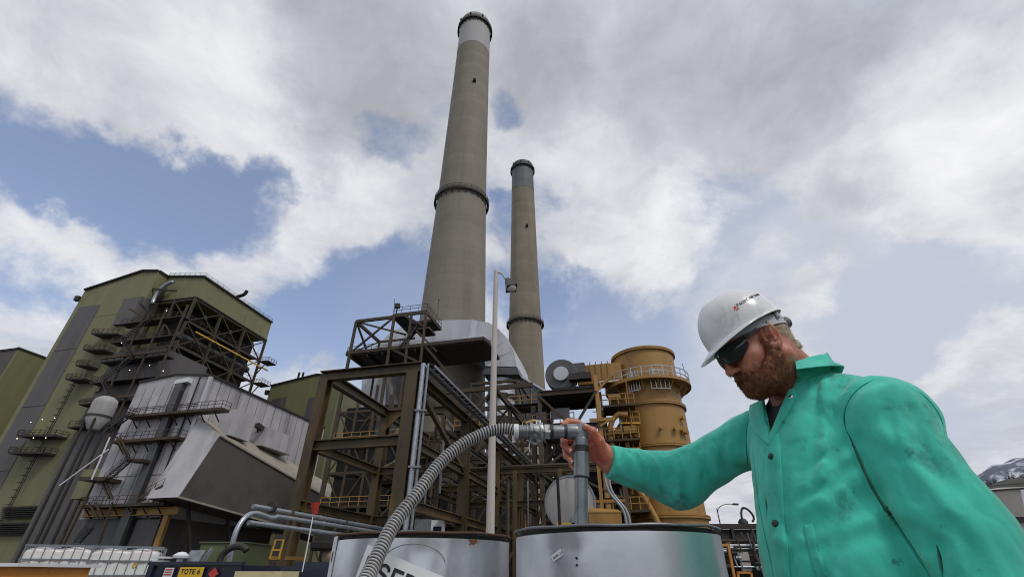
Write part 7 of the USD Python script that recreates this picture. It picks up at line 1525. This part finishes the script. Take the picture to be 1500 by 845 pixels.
# shirt just under the jacket surface
sm = (np.abs(JF.P[::2, ::2, ::2] - (NB_ + .06 * TF - .03 * Z3)).max(-1))
SD_ = np.maximum(shell[::2, ::2, ::2] + .017, sm - .17)
obj('shirt', nets(np.maximum(SD_, -(JF.P[::2, ::2, ::2][..., 2] - 1.1)), JF.lo, JF.h * 2), 'shirt_cloth', worker, smooth=True)
def patch(name, poly, thick, lift, mat_='jacket_cloth', parent=None, step=2.2, edge=2.5, curl=None, field=JF):
    """a piece of cloth lying on the jacket: polygon of sight lines, draped on the surface, with thickness."""
    g = sg.Polygon(poly).buffer(0); x0, y0, x1, y1 = g.bounds; xs, ys = np.arange(x0, x1, step), np.arange(y0, y1, step)
    inn = [sg.Point(a, b) for a in xs for b in ys]; bd_ = g.exterior; L = bd_.length; k = max(12, int(L / step)); ring_ = [bd_.interpolate(i * L / k) for i in range(k)]
    gi = g.buffer(-step * .55); pts = np.array([(p.x, p.y) for p in ring_] + [(p.x, p.y) for p in inn if gi.contains(p)])
    from scipy.spatial import Delaunay
    T_ = Delaunay(pts).simplices; cen = pts[T_].mean(1); T_ = T_[[g.buffer(.05).contains(sg.Point(*c)) for c in cen]]
    P3 = field.hit(pts[:, 0], pts[:, 1]); bad = np.isnan(P3).any(1)
    if bad.any():
        good = np.where(~bad)[0]
        for i in np.where(bad)[0]: P3[i] = P3[good[np.argmin(np.linalg.norm(pts[good] - pts[i], axis=1))]]
        # keep the outline: slide along the sight line at that neighbour's range
        for i in np.where(bad)[0]: P3[i] = atd(*pts[i], project(P3[i])[2])
    N_ = field.normal(P3); dist = np.array([bd_.distance(sg.Point(*p)) for p in pts]); e = np.clip(dist / edge, 0, 1)
    lf = lift + (0 if curl is None else curl(pts)); top = P3 + N_ * (lf + thick * (.45 + .55 * np.sqrt(e)))[:, None]; bot = P3 + N_ * (lf - .004 if np.ndim(lf) == 0 else (lf - .004)[:, None])
    n = len(pts); F = np.vstack([T_, T_[:, ::-1] + n]); side = []
    for i in range(k): j = (i + 1) % k; side += [[i, i + n, j], [j, i + n, j + n]]
    m = trimesh.Trimesh(np.vstack([top, bot]), np.vstack([F, side]), process=False); m.fix_normals()
    return obj(name, m, mat_, parent or worker, smooth=50)
# collar: a roll round the neck plus its near leaf, the two lapels, the placket and snaps
ctr = NB_ + .02 * TF + .002 * Z3; roll_ = []
for q in np.linspace(math.radians(48), math.radians(318), 30):
    u_ = TF * math.cos(q) + TL * math.sin(q); b_ = -math.cos(q)
    roll_.append(ctr + TF * math.cos(q) * .082 + TL * math.sin(q) * .088 + Z3 * (.008 + .028 * b_))
CF = Field(np.min(roll_, 0) - .06, np.max(roll_, 0) + .06, .004)
cd_ = None
for a, b in zip(roll_[:-1], roll_[1:]):
    e = sd_cap(CF.P * [1, 1, .55], a * [1, 1, .55], b * [1, 1, .55], .0125); cd_ = e if cd_ is None else np.minimum(cd_, e)
nc = (np.abs(JF.P - ctr).max(-1) < .17); cj = None
for a, b in zip(roll_[:-1], roll_[1:]):
    e = sd_cap(JF.P[nc] * [1, 1, .55], a * [1, 1, .55], b * [1, 1, .55], .0125); cj = e if cj is None else np.minimum(cj, e)
JC = JF.D.copy(); JC[nc] = smin(JC[nc], cj.astype(np.float32), .012); JF.D = JC
CF.D = (cd_ + .002 * (meshkit.fbm(CF.P * 40, 2, 3) - .5)).astype(np.float32)
obj('collar_stand', nets(CF.D, CF.lo, CF.h), 'jacket_cloth', worker, smooth=True)
def collar():
    qs = np.radians(np.linspace(46, 285, 86)); nv = 12; Pt = []
    for q in qs:
        u_ = TF * math.cos(q) + TL * math.sin(q); b_ = -math.cos(q); dg = math.degrees(q)
        top_ = ctr + TF * math.cos(q) * .078 + TL * math.sin(q) * .084 + Z3 * (.022 + .018 * b_)
        ln = .046 + .020 * math.exp(-((dg - 52) / 16) ** 2) + .022 * math.exp(-((dg - 310) / 16) ** 2) + .004 * math.sin(q * 5)
        fwd_ = TF * (.030 * math.exp(-((dg - 46) / 22) ** 2) + .03 * math.exp(-((dg - 316) / 22) ** 2))
        for k in range(nv):
            t = k / (nv - 1); p = top_ + u_ * (ln * (.95 * t) + .004) + Z3 * (.010 * math.sin(math.pi * min(1, t * 2.2)) * (t < .45) - ln * .55 * t * t) + fwd_ * t
            for _ in range(30):
                if JF.at(p[None])[0] > .0065 + .004 * t * (1 - t) * 4 * .5: break
                p = p + Z3 * .0022 + u_ * .0012
            Pt.append(p)
    G = np.array(Pt).reshape(len(qs), nv, 3)
    for _ in range(2): G[1:-1, 1:-1] = (G[1:-1, 1:-1] * 2 + G[:-2, 1:-1] + G[2:, 1:-1] + G[1:-1, :-2] + G[1:-1, 2:]) / 6
    du, dv_ = np.gradient(G, axis=0), np.gradient(G, axis=1); N_ = np.cross(du, dv_); N_ /= np.linalg.norm(N_, axis=2, keepdims=True); 
    if N_[:, nv // 2, 2].mean() < 0: N_ = -N_
    th = .0034 * np.clip(np.minimum(np.minimum(np.arange(nv)[None, :] * 0 + 2, (nv - 1 - np.arange(nv))[None, :] / 1.5 + .5), 1), .4, 1)[..., None]
    V_ = np.concatenate([(G + N_ * th * .6).reshape(-1, 3), (G - N_ * th * .6).reshape(-1, 3)]); n = len(qs) * nv; f = []
    for i in range(len(qs) - 1):
        for j in range(nv - 1): a, b, c, d = i * nv + j, (i + 1) * nv + j, (i + 1) * nv + j + 1, i * nv + j + 1; f += [[a, b, c], [a, c, d], [a + n, c + n, b + n], [a + n, d + n, c + n]]
    e = [i * nv for i in range(len(qs))] + [(len(qs) - 1) * nv + j for j in range(1, nv)] + [i * nv + nv - 1 for i in range(len(qs) - 2, -1, -1)] + [j for j in range(nv - 2, 0, -1)]
    for a, b in zip(e, e[1:] + e[:1]): f += [[a, a + n, b + n], [a, b + n, b]]
    m = trimesh.Trimesh(V_, np.array(f), process=False); m.fix_normals(); obj('collar_leaf', m, 'jacket_cloth', worker, smooth=50)
collar()
JF.D = shell
patch('lapel', [(1157, 572), (1166, 570), (1167, 584), (1160, 598), (1146, 622), (1130, 652), (1129, 640), (1140, 612)], .005, .004)
patch('lapel', [(1120, 584), (1112, 590), (1100, 596), (1099, 612), (1108, 632), (1122, 648), (1130, 654), (1130, 641), (1122, 612)], .005, .004)
patch('placket', [(1130, 640), (1141, 634), (1143, 660), (1146, 700), (1149, 760), (1160, 850), (1138, 850), (1128, 790), (1122, 720), (1122, 670)], .0035, .0015)
JFc = None
patch('pocket_welt', [(1178, 770), (1190, 767), (1199, 800), (1211, 842), (1200, 850), (1187, 812)], .003, .001)
for (px, py, m_, r_) in ((1161, 583, 'snap_metal', .0065), (1132.5, 669, 'snap_dark', .0075), (1138, 768, 'snap_dark', .0075), (1103, 610, 'snap_metal', .0045)):
    p = JF.hit(px, py)[0]; n_ = JF.normal(p[None])[0]
    s_ = obj('snap_button', lathe([(0, .0045), (r_ * .55, .0042), (r_, .0022), (r_ * 1.05, -.004)], 24, p + n_ * .0065, n_), m_, worker, smooth=50)
    if m_ == 'snap_metal': obj('snap_centre', lathe([(0, .0055), (r_ * .35, .005), (r_ * .4, .003)], 16, p + n_ * .0065, n_), 'snap_dark', s_, smooth=50)
# trousers and boots (below the picture)
hip = NB_ - .62 * Z3 + .02 * TF
def legs():
    lo, hi = np.array([NB_[0] - .36, NB_[1] - .36, .05]), np.array([NB_[0] + .36, NB_[1] + .36, .95]); h = .014; P = grid(lo, hi, h); d = sd_ell(P, hip + .06 * Z3, (.18, .19, .16))
    for s in (-1, 1): k_ = hip + TL * s * .11 - .38 * Z3 + .03 * TF; a_ = hip + TL * s * .14 - .68 * Z3; d = smin(d, sd_cap(P, hip + TL * s * .09, k_, .095, .075), .04); d = smin(d, sd_cap(P, k_, a_, .075, .062), .03)
    return nets(d, lo, h)
obj('trousers', legs(), 'jeans', worker, smooth=True)
for s in (-1, 1):
    a_ = hip + TL * s * .14 - .68 * Z3; a_[2] = .05
    lo = a_ - .2; hi = a_ + .24; P = grid(lo, hi, .01); d = smin(sd_cap(P, a_ + .12 * Z3, a_ + .02 * Z3, .055, .055), sd_cap(P, a_ - .05 * TF, a_ + .17 * TF - .005 * Z3, .048, .046), .03); d = smax(d, -(P[..., 2] - .004), .004)
    obj('boot', nets(d, lo, .01), 'boot', worker, smooth=True)

# --- hard hat
HATT = math.radians(2); HU0 = .058; HAT_F, HAT_B, HAT_L, HAT_H = .121, .114, .103, .126
def hat_pt(a, t, off=0.0):
    """a: angle round the hat from the front; t: 0 at the rim to 1 at the crown."""
    ca, sa = np.cos(a), np.sin(a); rf = np.where(ca > 0, HAT_F, HAT_B); n = 2.35
    ph = t * math.pi / 2; rr = np.cos(ph) ** (2 / n); zz = np.sin(ph) ** (2 / n)
    x = rf * ca * rr; y = HAT_L * sa * rr; z = HAT_H * zz
    z = z + .0035 * np.exp(-(y / .012) ** 2) * np.clip(zz - .15, 0, 1) * 1.3                           # low crown ridge
    g = 1 + off / .12; x, y, z = x * g, y * g, z * g
    ct, st_ = math.cos(HATT), math.sin(HATT)
    return np.stack([x * ct + z * st_ - .002, y, -x * st_ + z * ct + HU0], -1)
na, nt = 128, 36; aa = np.arange(na) * 2 * math.pi / na; tt_ = np.linspace(0, 1, nt)
def hat_grid(off): A, T = np.meshgrid(aa, tt_, indexing='ij'); return hat_pt(A, T, off)
def brim_out(a):
    ca = np.cos(a); b = .0035 + .044 * np.clip((ca - .20) / .80, 0, 1) ** .75; return b
rows = []
G = hat_grid(0.0); Gi = hat_grid(-.003)
seq = []
for k in range(nt - 1, -1, -1): seq.append(G[:, k])
rim = G[:, 0]; ctr_ = np.array([0, 0, rim[:, 2].mean()]); rad_ = rim - rim.mean(0); rad_[:, 2] = 0; rad_ /= np.linalg.norm(rad_, axis=1, keepdims=True)
bo = brim_out(aa); wf = np.clip((np.cos(aa) - .2) / .8, 0, 1)
for s in (.12, .35, .6, .85, 1.0): seq.append(rim + rad_ * (bo * s)[:, None] + np.array([0, 0, 1.0]) * (-(bo * s) * (.30 * wf + .15) - .004 * s)[:, None])
last = seq[-1]; seq.append(last - [0, 0, .0032]); 
for s in (.85, .5, .1): seq.append(rim + rad_ * (bo * s)[:, None] + np.array([0, 0, 1.0]) * (-(bo * s) * (.30 * wf + .15) - .004 * s - .003)[:, None])
for k in range(0, nt): seq.append(Gi[:, k])
V = np.concatenate(seq); nr_ = len(seq); f = []
for i in range(nr_ - 1):
    for j in range(na): k = (j + 1) % na; f += [[i * na + j, i * na + k, (i + 1) * na + k], [i * na + j, (i + 1) * na + k, (i + 1) * na + j]]
hm = trimesh.Trimesh(toW(V), np.array(f), process=False); hm.fix_normals()
if np.dot(hm.face_normals[len(f) // 8], toW((0, 0, .3)) - HO) < 0: pass
hat = obj('hard_hat', hm, 'hat_shell', worker, smooth=50)
# inner headband, rear strap and ratchet knob
hb_ = []
for q in np.linspace(0, 2 * math.pi, 73)[:-1]:
    hb_.append([(.103 if math.cos(q) > 0 else .106) * math.cos(q) - .006, .0835 * math.sin(q), .040 + .012 * math.cos(q)])
hb_ = np.array(hb_); wdt = .011 + .004 * (np.cos(np.linspace(0, 2 * math.pi, 73)[:-1]) < 0)
v4 = np.concatenate([hb_ + np.stack([0 * wdt, 0 * wdt, wdt], 1), hb_ - np.stack([0 * wdt, 0 * wdt, wdt], 1), hb_ * [1.03, 1.03, 1] - np.stack([0 * wdt, 0 * wdt, wdt], 1), hb_ * [1.03, 1.03, 1] + np.stack([0 * wdt, 0 * wdt, wdt], 1)]); n = 72; f = []
for r in range(4):
    for j in range(n): k = (j + 1) % n; r2 = (r + 1) % 4; f += [[r * n + j, r * n + k, r2 * n + k], [r * n + j, r2 * n + k, r2 * n + j]]
bm = trimesh.Trimesh(toW(v4), np.array(f), process=False); bm.fix_normals(); obj('headband', bm, 'hat_band', hat)
for s in (-1, 1): obj('suspension_strap', tube([toW((-.06, s * .079, .035)), toW((-.068, s * .074, .058)), toW((-.064, s * .068, .07))], .006, 6), 'hat_band', hat)
kp = toW((-.113, .012, .026)); obj('ratchet_knob', [cyl(kp, kp - HF * .016, .0165, 20), cyl(kp - HF * .002, kp - HF * .010, .0185, 16)], 'hat_knob', hat, smooth=30)
# lettering and red mark on the shell
def on_hat(x, y, z):
    """x to the reader's right, y up, from the anchor on his left side."""
    a0, t0 = HAT_A, HAT_T; a = a0 + x / .112; t = t0 + y / .165
    return toW(hat_pt(a, t, .0009 + 0 * z)) 
HAT_A, HAT_T = math.radians(68), .205
def emboss(m, rot):
    m = join(m); m = m.subdivide_to_size(.006) if len(m.faces) else m; v = np.array(m.vertices); c, s = math.cos(rot), math.sin(rot); x, y = v[:, 0] * c - v[:, 1] * s, v[:, 0] * s + v[:, 1] * c
    a = HAT_A + x / .116; t = HAT_T + y / .175; p = hat_pt(a, t, 0.0); p2 = hat_pt(a, t, .0011)
    w = (v[:, 2] / max(1e-9, v[:, 2].max()))[:, None]; return trimesh.Trimesh(toW(p + (p2 - p) * (.35 + .65 * w)), m.faces, process=False)
ROT = math.radians(3)
lt = []
x_ = 0.012
for word, hgt in (('P', .0092), ('ACIFI', .0074), ('C', .0092), ('ORP', .0074), (' ', .007), ('E', .0074), ('NERGY', .0064)):
    if word == ' ': x_ += .003; continue
    g = meshkit.text_mesh(word, hgt, .0006); w_ = g.bounds[1][0]; g.apply_translation([x_, 0, 0]); lt.append(g); x_ += w_ + .0012
obj('lettering', emboss(lt, ROT), 'ink', hat)
tri = [trimesh.creation.extrude_polygon(sg.Polygon([(-.004, -.004), (.0095, .002), (.006, .0085)]), .0006), trimesh.creation.extrude_polygon(sg.Polygon([(.000, -.006), (.0105, -.0055), (.0102, .0008)]), .0006)]
obj('red_mark', emboss(tri, ROT), 'logo_red', hat)

# --- dark glasses
gl = None
def lens_pt(q, u, off=0.0): r = 1 + off / .1; return np.array([.018 + .096 * math.cos(q) * r, .075 * math.sin(q) * r, u])
def lens(q0, q1, sgn, name, m_, top, bot, t=.0022, nq=22, nu=8, parent=None):
    Pt, f = [], []
    for o in (0, t):
        for q in np.linspace(q0, q1, nq):
            tp, bt = top(q), bot(q)
            for u in np.linspace(0, 1, nu): Pt.append(lens_pt(sgn * q, bt + (tp - bt) * u, o + .004 * math.sin(math.pi * u)))
    N_ = nq * nu
    for i in range(nq - 1):
        for j in range(nu - 1):
            a, b, c, d = i * nu + j, (i + 1) * nu + j, (i + 1) * nu + j + 1, i * nu + j + 1; f += [[a, b, c], [a, c, d], [a + N_, c + N_, b + N_], [a + N_, d + N_, c + N_]]
    e = [i * nu for i in range(nq)] + [(nq - 1) * nu + j for j in range(1, nu)] + [i * nu + nu - 1 for i in range(nq - 2, -1, -1)] + [j for j in range(nu - 2, 0, -1)]
    for a, b in zip(e, e[1:] + e[:1]): f += [[a, a + N_, b + N_], [a, b + N_, b]]
    m = trimesh.Trimesh(toW(np.array(Pt)), np.array(f), process=False); m.fix_normals(); return obj(name, m, m_, parent or worker, smooth=45)
topf = lambda q: .034 - .004 * q; botf = lambda q: -.014 + .020 * max(0, .32 - q) / .32 + .046 * max(0, q - .62) ** 1.5 / .5 ** .5
glass = lens(.10, 1.12, 1, 'sunglasses', 'lens_dark', topf, botf)
lens(.10, 1.12, -1, 'lens', 'lens_dark', topf, botf, parent=glass)
fr_ = []
for s in (-1, 1):
    fr_.append(tube([toW(lens_pt(s * q, topf(q) + .001, .0025)) for q in np.linspace(0, 1.15, 16)], .0030, 8))
    fr_.append(tube([toW(lens_pt(s * q, botf(q) - .0005, .002)) for q in np.linspace(.10, 1.12, 16)], .0016, 6))
obj('frame', fr_, 'frame_black', glass, smooth=50)
for s in (-1, 1):
    a = lens_pt(s * 1.12, .026, .003); pts = [a, [.045, s * .0765, .028], [.015, s * .081, .033], [-.008, s * .083, .036], [-.022, s * .082, .022]]
    cpt = curve([toW(p) for p in pts], 18)
    obj('temple_arm', [prism([cpt[i] + HU * .0042, cpt[i + 1] + HU * .0042, cpt[i + 1] - HU * .0042, cpt[i] - HU * .0042], HL * s * .0028) for i in range(17)], 'frame_black', glass)
